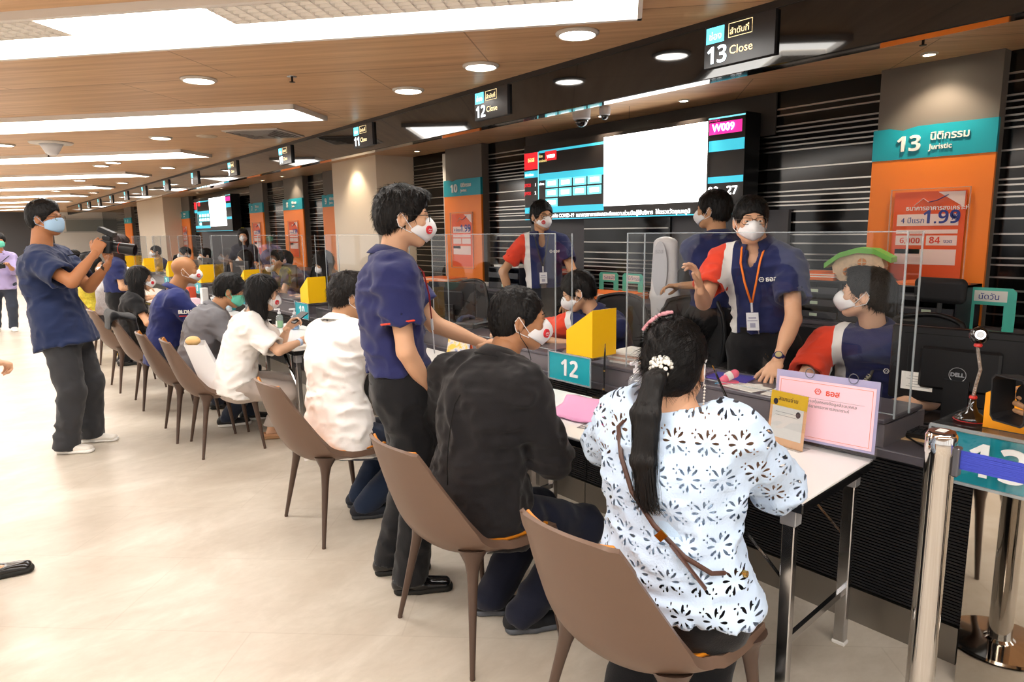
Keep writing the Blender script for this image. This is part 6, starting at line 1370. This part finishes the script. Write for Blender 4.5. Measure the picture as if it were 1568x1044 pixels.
# ---- 12 standing man in navy polo
def sm(c):
    b = c['base']; p = c['NB']-c['S']*.065-c['FR']*.118-b; x = -c['Ls']*-1; MB().obox(p-c['Ls']*.0, (.001, .024, .0025), (c['FR'], c['Ls'], c['S'])).build('back_lettering', redp, c['root'])
    w = c['PEL']+c['S']*.03-b; R_ = -c['Ls']
    MB().tube([w-c['FR']*.132+R_*.03, w-c['FR']*.125+R_*.08, w-c['FR']*.10+R_*.115], .0025, 5).build('back_pocket', pm('pocket_line', '0B0B0C', .8), c['root'])
    lanyard(c, 'A8242C')
person('person', 'standing man in glasses and navy polo with black trousers, leaning to the table', -27, (1.405, 2.545, .90), (1.385, 2.565, 1.43), (1.445, 2.545, 1.605), SR=(1.315, 2.40, 1.36), SL=(1.49, 2.72, 1.36), ER=(1.335, 2.36, 1.06), WR=(1.46, 2.395, .87), EL=(1.60, 2.66, 1.09), WL=(1.80, 2.47, 1.035), AL=(1.37, 2.66, .09), AR=(1.355, 2.455, .09), KL=(1.5, 2.6, .5), KR=(1.5, 2.4, .5), head=(-2, -4, 0), s=1.0, bw=1.0, skinc='DDAC8A',
       shirt=dict(mat=cloth('polo_indigo', '2A2E5E'), sleeve=.60, flare=.016, collar=True, fold=.013, loose=.02, trim=redp, hem=.05), pants=dict(mat=black_t, belt=belt_m, waist=.10, loose=.018, knee=.07, cuff=.062, fold=.012), shoes=dict(mat=shoe_blk, laces=True, h=.006), hair=dict(t=.014, fh=.05, strands=4500, sl=.032, fall=.6, lift=.003, crown=(-.04, .02, .12), bumps=[(.05, -.01, .095, .05, .06, .03)]), mask=dict(kind='kf', logo=-1), glasses=LEN, extra=sm, h=.009, hh=.0042, seed=121,
       toes={1: (.9, -.44, 0), -1: (.87, -.5, 0)}, hands={-1: dict(d=(.45, .1, -.85), curl=.5), 1: dict(d=(.88, -.45, .25), n=(-.1, .4, .9), curl=.45)})
# ---- 13 man in black jacket
def bj(c):
    b = c['base']; NB, S, FR, Ls, HC, HF, HL, HU = [c[k] for k in ('NB', 'S', 'FR', 'Ls', 'HC', 'HF', 'HL', 'HU')]; P = lambda f, l, u: HC+HF*f+HL*l+HU*u-b
    MB().tube([P(-.01, -.088, -.03), P(.0, -.085, -.06), P(.03, -.075, -.10), P(.05, -.05, -.15), P(.03, -.05, -.17), P(-.01, -.05, -.16)], .0016, 6).build('earphone_wire', blk, c['root'])
    q = [c['sp'](t)-FR*(.168-.055*max(0, t-.7)/.23)-b for t in (.1, .25, .4, .55, .7, .84, .93)]
    MB().tube([v+S*.0 for v in q], .0022, 5).build('back_seam', pm('seam_black', '070707', .9), c['root'], smooth=True)
    MB().obox(NB-FR*.068+S*.008-b, (.002, .005, .02), (FR, Ls, S)).build('collar_clip', chrome, c['root'])
person('person', 'seated man in black jacket with dark navy trousers, back to camera', -20, (1.46, 2.06, .51), (1.575, 2.085, 1.03), (1.675, 2.075, 1.20), SL=(1.50, 2.31, .955), SR=(1.57, 1.895, .955), ER=(1.62, 1.80, .68), WR=(1.80, 2.07, .66), EL=(1.45, 2.42, .72), WL=(1.75, 2.38, .66), AL=(1.53, 2.10, .09), AR=(1.55, 1.92, .09), KL=(1.90, 2.2, .55), KR=(1.92, 1.92, .55), head=(-12, -4, 0), s=1.0, bw=1.06, hunch=.045, skinc='B07C58',
       shirt=dict(name='jacket', mat=cloth('jacket_cloth', '1D1B1D', b=(300, .2)), long=True, untuck=True, hem=-.13, loose=.026, fold=.015, collar=True, ch=.045, cuffr=.045, neck=.012), pants=dict(mat=cloth('trouser_navy', '181B2B'), knee=.078, cuff=.06, fold=.01), shoes=dict(mat=pm('sneaker_blacknavy', '15171C', .6), sole=pm('sole_grey', '55585E', .6), laces=True, lacem=pm('lace_red', 'B5322C', .6)),
       hair=dict(t=.009, fh=.055, strands=7000, sl=.016, sw=.0012, lift=.004, crown=(-.055, .005, .10), fall=.3, nape=-.085), mask=dict(kind='kf', logo=-1), extra=bj, h=.009, hh=.0042, seed=131, toes={1: (.86, -.5, 0), -1: (.9, -.45, 0)})
# ---- 14 woman in lace blouse
def lace_mat():
    m = cloth('lace_blouse', 'C6DAF3', .8, b=(160, .12), var=(3, .04)); N = m.node_tree.nodes; K = m.node_tree.links; b = N['Principled BSDF']
    tc = N.new('ShaderNodeTexCoord'); sep = N.new('ShaderNodeSeparateXYZ'); K.new(tc.outputs['Object'], sep.inputs[0])
    def math_(op, a, b_=None, c_=None):
        n = N.new('ShaderNodeMath'); n.operation = op
        for i, v in enumerate((a, b_, c_)):
            if v is None: continue
            if isinstance(v, (int, float)): n.inputs[i].default_value = v
            else: K.new(v, n.inputs[i])
        return n.outputs[0]
    lat = math_('ADD', math_('MULTIPLY', sep.outputs[1], .95), math_('MULTIPLY', sep.outputs[0], -.55)); z = sep.outputs[2]
    def flowers(sc, r0, r1, pet, off, th):
        S_ = 1/sc; row = math_('FLOOR', math_('MULTIPLY', z, S_)); sh = math_('MULTIPLY', math_('MODULO', math_('ABSOLUTE', row), 2.), .5)
        u = math_('SUBTRACT', math_('FRACT', math_('ADD', math_('ADD', math_('MULTIPLY', lat, S_), sh), off+50)), .5); v = math_('SUBTRACT', math_('FRACT', math_('MULTIPLY', z, S_)), .5)
        r = math_('SQRT', math_('ADD', math_('MULTIPLY', u, u), math_('MULTIPLY', v, v))); an = math_('ARCTAN2', v, u)
        pc = math_('COSINE', math_('MULTIPLY', an, pet)); mid = (r0+r1)/2; hw = (r1-r0)/2
        rad = math_('DIVIDE', math_('ABSOLUTE', math_('SUBTRACT', r, mid)), hw)
        # petal when cos high and radius in band (almond shape)
        return math_('GREATER_THAN', math_('SUBTRACT', pc, math_('MULTIPLY', math_('MULTIPLY', rad, rad), 1.-th)), th)
    f1 = flowers(.088, .14, .36, 8, 0, .36); f2 = flowers(.044, .10, .26, 4, .27, .6)
    holes = math_('MAXIMUM', f1, math_('MULTIPLY', f2, math_('LESS_THAN', z, 20.)))
    # small eyelets along the hem
    hl = math_('MULTIPLY', math_('GREATER_THAN', math_('COSINE', math_('MULTIPLY', lat, 420)), .2), math_('LESS_THAN', math_('ABSOLUTE', math_('SUBTRACT', z, .515)), .003)); holes = math_('MAXIMUM', holes, hl)
    al = math_('SUBTRACT', 1, holes); K.new(al, b.inputs['Alpha']); return m
def lc(c):
    b = c['base']; NB, S, FR, Ls, HC, HF, HL, HU, sp = [c[k] for k in ('NB', 'S', 'FR', 'Ls', 'HC', 'HF', 'HL', 'HU', 'sp')]; P = lambda f, l, u: HC+HF*f+HL*l+HU*u-b; root = c['root']; hm = hairmat('hair_black', '0D0B0B')
    # pony tail with fine strands
    g0 = P(-.112, 0, .0)+b; pts = [g0, g0-FR*.045-UP*.03, g0-FR*.085-UP*.12, g0-FR*.115-UP*.24-Ls*.015, g0-FR*.125-UP*.36-Ls*.03]
    pr = []
    for i, (r0, r1) in enumerate(((.017, .028), (.028, .034), (.034, .03), (.03, .008))): pr.append((ec(pts[i], pts[i+1], (r0*1.15, r0*.8), (r1*1.15, r1*.7), Ls), .012, 'u'))
    g = Grid([p[0] for p in pr], .006)
    for p, k, op in pr: g.add(p, k)
    g.displace(lambda Q: .006*(noise((Q-g0)*np.array([90, 90, 8]), 5)-.5), .02); parts = [g.mesh()]; rng = np.random.default_rng(7); V = []; Qd = []
    for i in range(700):
        a = rng.uniform(0, 2*PI); b0 = len(V); L = rng.uniform(.8, 1.12); off = rng.normal(0, .012)
        for j in range(9):
            u = j/8*L; k = min(u*4, 3.999); i0 = int(k); f = k-i0; cp = pts[i0]*(1-f)+pts[i0+1]*f if u <= 1 else pts[4]-UP*.1*(u-1)-Ls*.02*(u-1)*8; rr = np.interp(u, [0, .25, .5, .8, 1.1], [.015, .029, .035, .024, .02]); wd = .0013*(1-u*.5)
            ctr = cp+Ls*(math.cos(a)*rr+off*u*u)+FR*math.sin(a)*rr*.72; tg = -Ls*math.sin(a)+FR*math.cos(a); V += [ctr-tg*wd, ctr+tg*wd]
        for j in range(8): Qd.append([b0+2*j, b0+2*j+1, b0+2*j+3, b0+2*j+2])
    parts.append((np.array(V), np.array(Qd))); raw_mesh('ponytail', parts, hm, root, b)
    # wisps combed back over the head
    rng = np.random.default_rng(9); mb = MB(); pear = pm('pearl', 'F4F0E8', .2, coat=.5)
    for i in range(64): v = rng.normal(0, 1, 3); v /= np.linalg.norm(v); mb.lathe([(.0062*math.sin(q), .0062*math.cos(q)) for q in np.linspace(3.1, .05, 6)], tuple(g0-b-FR*.012+FR*v[0]*.016+Ls*v[1]*.03+UP*v[2]*.026), 8)
    k = mb.build('pearl_scrunchie', pear, root, smooth=True); k['kind'] = 'stuff'
    # glittery clip, upper left of the crown
    mb = MB()
    for i in range(60):
        u = i/59; an_ = 1.0-u*.95; hh_ = .017*math.sin(PI*max(.08, min(.96, u))); w2 = rng.uniform(-1, 1)*hh_; vv = nrm([-.30+w2*9, math.sin(an_), math.cos(an_)]); q = P(-.014+vv[0]*.124, vv[1]*.101, .034+vv[2]*.115); mb.lathe([(.004, -.004), (.0055, 0), (.001, .004)], tuple(q), 6)
    mb.build('hair_clip', pm('clip_pink', 'E9A9B4', .3, .3), root)
    for s_ in (1, -1):
        mb = MB()
        for i in range(8): mb.lathe([(.0005, .004), (.0035, 0), (.0005, -.004)], tuple(P(-.012, s_*.088, -.05-i*.0085)), 8)
        mb.build('earring', [pear, pm('bead_dark', '2A2C3A', .3)][0], root)
    # mask loops
    for s_ in (1, -1): MB().tube([P(.03, s_*.07, -.06), P(-.0, s_*.082, -.05), P(-.024, s_*.088, -.02), P(-.026, s_*.088, .01), P(-.01, s_*.088, .02)], .002, 5).build('ear_loop', pm('mask_white', 'F2F1F3', .75), root)
    # cross-body strap over the back
    lm = pm('strap_leather', '4E3228', .4); R_ = -Ls
    def back(t, lat, out=.0): 
        u = lat/.19; return sp(t)-FR*((.143+out)*math.sqrt(max(.05, 1-u*u*.8)))*c['bw']*.96+Ls*lat-b
    pth = [NB+Ls*.085-S*.0+FR*.03-b, NB+Ls*.09-S*-.01-FR*.03-b, back(.92, .095, .0), back(.78, .07, .012), back(.62, .025, .02), back(.47, -.04, .02), back(.33, -.11, .018), back(.25, -.165, .02), sp(.22)-Ls*.2-FR*.02-b, sp(.2)-Ls*.19+FR*.06-b]
    MB().tube(pth, .0065, 8, sq=.4).build('bag_strap', lm, root, smooth=True); d = nrm(pth[6]-pth[5]); e = pth[5]+(pth[6]-pth[5])*.3-FR*.006
    MB().tube([e+d*.03, e+d*.15-S*.02], .009, 8, sq=.4).build('strap_tail', lm, root); n_ = -FR; MB().obox(e+n_*.004, (.011, .014, .002), (d, nrm(np.cross(d, n_)), n_)).build('strap_buckle', pm('gold', 'C9A35A', .25, 1), root)
    MB().tube([pth[8]+V3(0, 0, 0), pth[8]+R_*.02], .009, 8).build('strap_ring', pm('gold', 'C9A35A', .25, 1), root)
    bd = c['arms'][0]; w = bd[3]-b; MB().tube([w+nrm(bd[3]-bd[2])*.13+Ls*-.008, w+nrm(bd[3]-bd[2])*.135+Ls*-.008], .0105, 12).build('finger_ring', chrome, root)
person('person', 'seated woman in pale blue lace blouse with black ponytail, back to camera', 30, (1.46, 1.12, .54), (1.49, 1.165, 1.055), (1.52, 1.19, 1.17), SL=(1.475, 1.33, .99), SR=(1.53, 1.005, 1.0), EL=(1.565, 1.52, .765), WL=(1.80, 1.745, .765), ER=(1.70, .915, .80), WR=(1.91, 1.15, .775), AL=(1.50, 1.33, .09), AR=(1.66, 1.17, .09), KL=(1.85, 1.45, .55), KR=(1.85, 1.2, .55), head=(-8, -8, 0), s=.96, bw=1.07, belly=1.12, hunch=.02, skinc='D9A684',
       shirt=dict(name='lace_blouse', mat=lace_mat(), sleeve=1.45, cuffr=.075, untuck=True, hem=-.0, hflare=.02, hemwave=.012, loose=.03, fold=.012, neck=.03, wide=True), pants=dict(mat=black_t, knee=.07, cuff=.075, loose=.02, hem=.03), shoes=dict(mat=shoe_blk), hair=dict(style='pony', t=.012, fh=.06, amp=.002, strands=2600, sl=.06, sw=.0011, lift=.001, crown=(.09, 0, .05), fall=.1), extra=lc, h=.009, hh=.0042, seed=141,
       hands={1: dict(d=(.75, .55, -.1), n=(0, 0, 1), curl=.45, thumb=.2), -1: dict(curl=.5, d=(.7, .7, 0))}, toes={1: (1, .1, 0), -1: (.9, -.3, 0)})
def blouse_top():
    r = [o for o in bpy.data.objects if o.name.startswith('lace_blouse')][0].parent
    # pale blue under-top seen through the lace
    b = np.array(r.location); PEL, NB = V3(1.46, 1.12, .54), V3(1.49, 1.165, 1.065); S = nrm(NB-PEL); Ls = nrm(V3(-.055, .36, -.015)); Ls = nrm(Ls-S*(Ls@S)); FR = np.cross(Ls, S); fr = (FR, Ls, S); T = np.linalg.norm(NB-PEL); sp = lambda t: PEL+S*T*t-FR*.02*4*t*(1-t); bw = 1.07; i = .024
    pr = [ell(sp(0), (.112*bw+i, .158*bw+i, .13+i), fr), ell(sp(.3), (.098*bw*1.14+i, .138*bw+i, .13+i), fr), ell(sp(.62), (.112*bw+i, .155*bw+i, .15+i), fr)]
    g = Grid(pr, .013)
    for p in pr: g.add(p, .055)
    g.isect(lambda P: (P-sp(.84))@S); raw_mesh('under_top', [g.mesh()], cloth('under_blue', 'BCD6F2'), r, b)
blouse_top()
# ---- 15 main standing staff man
def main(c):
    lanyard(c, ln=.27); chest_logo(c, lat=.062, t=.16, size=.034, out=.166); c['wn'] = nrm(V3(-.6, -.35, .6)); watch(c, 1, '26245A', 'B9A97A'); b = c['base']
    MB().obox(c['SL']-UP*.06+c['FR']*.075+c['Ls']*.012-b, (.002, .009, .009), (c['FR'], c['Ls'], c['S'])).build('round_sticker', pm('sticker_lime', 'D6F060', .5), c['root'])
person('person', 'standing staff man with orange lanyard and wristwatch, one hand raised, other on counter', 208, (3.36, 2.04, .92), (3.315, 2.07, 1.43), (3.26, 2.085, 1.575), SR=(3.235, 2.25, 1.35), SL=(3.33, 1.885, 1.345), ER=(3.02, 2.20, 1.12), WR=(2.83, 2.08, 1.255), EL=(3.22, 1.74, 1.10), WL=(2.92, 1.70, .915), head=(14, -3, 0), s=1.02, bw=1.02, skinc='DBA988', polo=True, shirt=dict(mat=navy_polo, sleeve=.62, flare=.016, collar=True, vee=True, fold=.012, loose=.018), pants=dict(mat=black_t, belt=belt_m), shoes=dict(mat=shoe_blk),
       hair=dict(t=.014, fh=.047, strands=4200, sl=.03, fall=.6, lift=.003, crown=(-.03, 0, .12), bumps=[(.04, 0, .085, .055, .07, .035)]), mask=dict(kind='kf'), glasses=('glasses_wire', '4A423C', .3), extra=main, h=.009, hh=.0045, seed=151,
       hands={-1: dict(d=(-.25, .1, .95), n=(.75, -.6, .1), curl=[.35, .5, .65, .75], thumb=.2, spread=.5), 1: dict(d=(-.72, -.1, -.6), n=(-.55, -.1, .8), curl=[.3, .25, .25, .3], thumb=.2, spread=.6)})
# ---- 16 seated staff man at the right
def st(c):
    chest_logo(c, None, lat=.085, t=.16); b = c['base']; NB, S, FR, Ls = c['NB'], c['S'], c['FR'], c['Ls']
    m = pm('lanyard_olive', '4A4640', .6); e = .145
    MB().tube([NB+Ls*.06-b, NB+Ls*.055+FR*.1-S*.04-b, NB+Ls*.01+FR*(e)-S*.2-b, NB-Ls*.04+FR*e-S*.3-b], .008, 6, sq=.35).build('neck_strap', m, c['root'], smooth=True)
    p0 = NB+Ls*.0+FR*(e+.006)-S*.21-b; x = nrm(Ls*.55+S*1.); x = nrm(-(-(Ls*.02)-S*.1)); x = nrm(V3(0, 0, 1)*.85+Ls*.5); n = FR; x = nrm(x-n*(x@n)); y = np.cross(n, x); text('strap_text', 'WISSANU', .022, pm('print_cream', 'C9C2A8', .6), p0-x*.06-y*.0, x, y, c['root'], .001, bold=.0005)
person('person', 'seated staff man at the right in white mask, looking left behind the monitor', 190, (3.52, 1.50, .52), (3.45, 1.50, 1.03), (3.385, 1.525, 1.215), SR=(3.32, 1.68, .96), SL=(3.40, 1.305, .965), ER=(3.14, 1.68, .80), WR=(2.93, 1.50, .84), EL=(3.3, 1.15, .8), WL=(3.0, 1.25, .78), head=(-82, 5, 0), s=1.02, bw=1.03, skinc='DBAE90', polo=True, shirt=dict(mat=navy_polo, sleeve=.66, flare=.016, collar=True, vee=True, fold=.012, loose=.018), pants=dict(mat=black_t), shoes=dict(mat=shoe_blk),
       hair=dict(t=.013, fh=.055, strands=4000, sl=.032, fall=.3, lift=.005, curl=.15, bumps=[(.045, 0, .1, .05, .055, .03)]), mask=dict(kind='kf'), extra=st, h=.009, hh=.0045, seed=161, hands={-1: dict(curl=.6, n=(-.3, .3, .9)), 1: dict(curl=.5)})
# ---- 17 staff man turned away
person('person', 'standing staff man turned away beside the tower fan', 75, (3.96, 2.80, .93), (3.99, 2.80, 1.47), (3.975, 2.83, 1.655), WL=(3.72, 2.88, 1.16), EL=(3.75, 2.80, 1.10), WR=(4.1, 2.6, .95), AL=(3.86, 2.82, .09), AR=(4.07, 2.78, .09), head=(28, 0, 0), s=1.03, bw=1.08, skinc='C79670', polo=False, shirt=dict(mat=cloth('polo_navy', '2A3160'), sleeve=.62, flare=.012, collar=True, loose=.02), pants=dict(mat=black_t), shoes=dict(mat=shoe_blk), hair=dict(t=.018, fh=.05, strands=2500, sl=.03), mask=dict(kind='kf'), h=.011, hh=.0055, seed=171,
       extra=lambda c: (MB().tube([c['NB']-c['S']*.07-c['FR']*.125-c['Ls']*.04-c['base'], c['NB']-c['S']*.05-c['FR']*.127-c['Ls']*.02-c['base'], c['NB']-c['S']*.07-c['FR']*.127-c['base'], c['NB']-c['S']*.05-c['FR']*.125+c['Ls']*.03-c['base']], .003, 5).build('back_emblem', wht, c['root'])))
# ---- 18 standing staff man at left with lanyard
person('person', 'standing staff man with red sleeve below the big screen, logo mask and lanyard', 228, (3.95, 4.53, .97), (3.94, 4.55, 1.49), (3.925, 4.53, 1.655), ER=(3.72, 4.78, 1.17), WR=(3.74, 4.74, .93), EL=(4.08, 4.22, 1.18), WL=(3.93, 4.2, .95), head=(30, -4, 0), s=1.03, bw=.98, skinc='C79670', polo=True, shirt=dict(mat=navy_polo, sleeve=.6, flare=.012, collar=True, vee=True), pants=dict(mat=black_t, belt=belt_m), shoes=dict(mat=shoe_blk), hair=dict(t=.016, fh=.055, strands=2500, sl=.03), mask=dict(kind='kf', logo=-1), glasses=('glasses_wire', '4A423C', .3), extra=lambda c: (lanyard(c, '2A2C34', True), chest_logo(c, lat=.075, t=.15)), h=.011, hh=.0055, seed=181)
# ---- 19 leaning staff member in glasses
person('person', 'seated staff member with short hair and glasses leaning over papers behind counter 12', 160, (3.40, 3.08, .52), (3.22, 3.20, .985), (3.13, 3.255, 1.14), SR=(3.10, 3.36, .90), SL=(3.24, 3.01, .91), ER=(2.98, 3.55, .86), WR=(2.80, 3.62, .87), EL=(3.08, 3.05, .80), WL=(2.83, 3.24, .855), head=(-28, -24, 0), s=.96, bw=.98, skinc='D9AA88', polo=True, shirt=dict(mat=navy_polo, sleeve=.7, flare=.02, collar=True, vee=True, fold=.012), pants=dict(mat=black_t), shoes=dict(mat=shoe_blk), hair=dict(t=.014, fh=.05, strands=4000, sl=.035, fall=.5, lift=.003, crown=(-.02, .03, .12)), mask=dict(kind='kf'), glasses=LEN, extra=lambda c: lanyard(c, 'F07A1E', False, .2), h=.01, hh=.0048, seed=191, hands={1: dict(curl=.3, d=(-.8, .5, 0)), -1: dict(curl=.5)})
# ---- 20 staff man beside pillar 8, 21..24 other distant staff
person('person', 'seated staff man in navy polo and white mask in front of pillar 8', 215, (3.60, 9.42, .50), (3.54, 9.45, 1.0), (3.47, 9.50, 1.165), WR=(3.15, 9.55, 1.02), ER=(3.25, 9.6, .84), WL=(3.1, 9.2, .8), head=(-50, 0, 0), s=1.02, bw=1.05, skinc='D0A07C', shirt=dict(mat=cloth('polo_navy', '2A3160'), sleeve=.62, collar=True), pants=dict(mat=black_t), shoes=dict(mat=shoe_blk), hair=dict(t=.018, fh=.05, strands=900), mask=dict(kind='kf'), h=.013, hh=.0075, seed=201)
person('person', 'long haired staff woman near the cream column bending over the counter', 170, (3.55, 7.62, .52), (3.35, 7.62, 1.04), (3.25, 7.62, 1.20), WL=(2.95, 7.45, .82), WR=(2.95, 7.75, .82), head=(-10, -30, 0), s=.97, skinc='D9AA88', shirt=dict(mat=cloth('polo_navy', '2A3160'), sleeve=.6), pants=dict(mat=black_t), shoes=dict(mat=shoe_blk), hair=dict(style='long', len=.24, back=-.02, fh=.04, t=.016, strands=2000, sl=.09, fall=.9, lift=.002, mat=hairmat('hair_dark_brown', '15100E')), mask=dict(kind='kf'), h=.013, hh=.0075, seed=211)
person('person', 'standing long haired woman with yellow hair clip below the far screen', 250, (4.0, 12.95, .85), (4.0, 12.9, 1.33), (3.98, 12.85, 1.50), s=.94, bw=.95, skinc='D9AA88', shirt=dict(mat=cloth('jacket_mixed', '4A4A55'), sleeve=.9), pants=dict(mat=cloth('skirt_grey', '8E8C92')), shoes=dict(mat=shoe_blk), hair=dict(style='long', len=.45, fh=.045, t=.02, tipw=.12), mask=dict(kind='kf'), h=.015, hh=.009, seed=221,
       extra=lambda c: MB().obox(c['HC']+c['HU']*.13-c['base'], (.02, .025, .015), c['Hf']).build('hair_clip', pm('clip_yellow', 'E9E23A', .4), c['root']))
person('person', 'staff person in navy bending forward behind the bald man', 175, (3.55, 8.9, .80), (3.15, 8.75, 1.06), (3.02, 8.72, 1.20), SL=(3.2, 8.58, 1.05), SR=(3.2, 8.95, 1.05), WL=(2.85, 8.6, .85), WR=(2.85, 8.9, .85), head=(0, -50, 0), s=1., bw=1.05, shirt=dict(mat=cloth('polo_navy', '2A3160'), sleeve=.6), pants=dict(mat=black_t), shoes=dict(mat=shoe_blk), hair=dict(t=.018, fh=.045), mask=dict(kind='kf'), h=.014, hh=.008, seed=231)
for i, (x, y, hd, lab, st_) in enumerate(((3.45, 10.9, 175, 'distant seated staff woman with dark hair behind the counter 8 box', 'bob'), (3.4, 12.9, 185, 'distant seated staff person in navy behind the counter 7 box', 'short'), (3.5, 14.8, 180, 'distant seated staff person in navy, second from the far end of the counters', 'short'), (3.45, 17.2, 190, 'furthest seated staff person behind the counters, head only', 'short'))):
    person('person', lab, hd, (x+.1, y, .5), (x-.02, y, .99), (x-.08, y, 1.16), WL=(x-.4, y-.2, .8), WR=(x-.4, y+.2, .8), s=.97, shirt=dict(mat=cloth('polo_navy', '2A3160'), sleeve=.6), pants=dict(mat=black_t), shoes=dict(mat=shoe_blk), hair=dict(t=.018, fh=.045, style=st_, len=.14), mask=dict(kind='kf'), h=.016, hh=.009, seed=240+i)
    office_chair(x+.12, y, hd, ['office chair of the distant woman behind the counter 8 box', 'office chair of the distant person behind the counter 7 box', 'office chair of the second furthest staff person', 'office chair of the furthest staff person'][i], False)
for i, (x, y, lab) in enumerate(((1.4, 13.0, 'distant seated customer in dark top beyond the yellow dress'), (1.45, 15.2, 'furthest seated customer at the tables'))):
    person('person', lab, 0, (x, y, .5), (x+.08, y, .98), (x+.16, y, 1.15), WL=(x+.45, y+.2, .76), WR=(x+.45, y-.2, .76), s=.95, shirt=dict(mat=cloth(['top_dark', 'top_tan'][i], ['33343C', 'A89A88'][i]), sleeve=.6), pants=dict(mat=charcoal), shoes=dict(mat=shoe_blk), hair=dict(t=.018, fh=.045), mask=dict(kind='kf'), h=.016, hh=.009, seed=250+i)
    dup([o for o in bpy.data.objects if o.name == 'shell_chair'][0], (x-.05, y, 0), 0, ['brown shell chair of the distant customer in dark top', 'brown shell chair of the furthest customer'][i])
# ---- 25 videographer outside the right edge, only the hand shows
person('person', 'videographer at the right edge, only a hand on a lens hood showing', 115, (2.47, .02, .90), (2.47, .03, 1.42), (2.45, .08, 1.60), SL=(2.30, -.06, 1.33), SR=(2.63, .10, 1.33), WL=(2.345, .50, 1.0), EL=(2.30, .25, .98), WR=(2.62, .38, 1.1), s=.98, skinc='C9976F', shirt=dict(mat=cloth('tee_grey', '6A6A70')), pants=dict(mat=charcoal), shoes=dict(mat=shoe_blk), hair=dict(t=.018), mask=dict(kind='kf'), h=.015, hh=.006, seed=260, hands={1: dict(d=(-.5, .75, .45), n=(-.7, -.6, .1), curl=[.5, .6, .6, .6], thumb=.3, h=.0035)})
t = thing('lens_hood', 'black square lens hood held in a hand at the right edge', 'camera', (2.25, .585, 1.06)); vw = nrm([-.9, .42, -.05]); sd = nrm(np.cross(UP, vw)); uu = np.cross(vw, sd)
V = []; 
for r_, d_ in ((1., .03), (.86, -.045), (.80, -.045), (.93, .03)):
    for sx, sy in ((-1, -.8), (-.8, -1), (.8, -1), (1, -.8), (1, .8), (.8, 1), (-.8, 1), (-1, .8)): V.append(vw*d_+sd*sx*.052*r_+uu*sy*.068*r_)
MB().add(V, [(k*8+j, k*8+(j+1) % 8, ((k+1) % 4)*8+(j+1) % 8, ((k+1) % 4)*8+j) for k in range(4) for j in range(8)]).build('hood_body', pm('hood_black', '1B1B1D', .4), t); MB().tube([vw*-.045, vw*-.12], .04, 20).build('lens', pm('hood_black', '1B1B1D', .4), t)
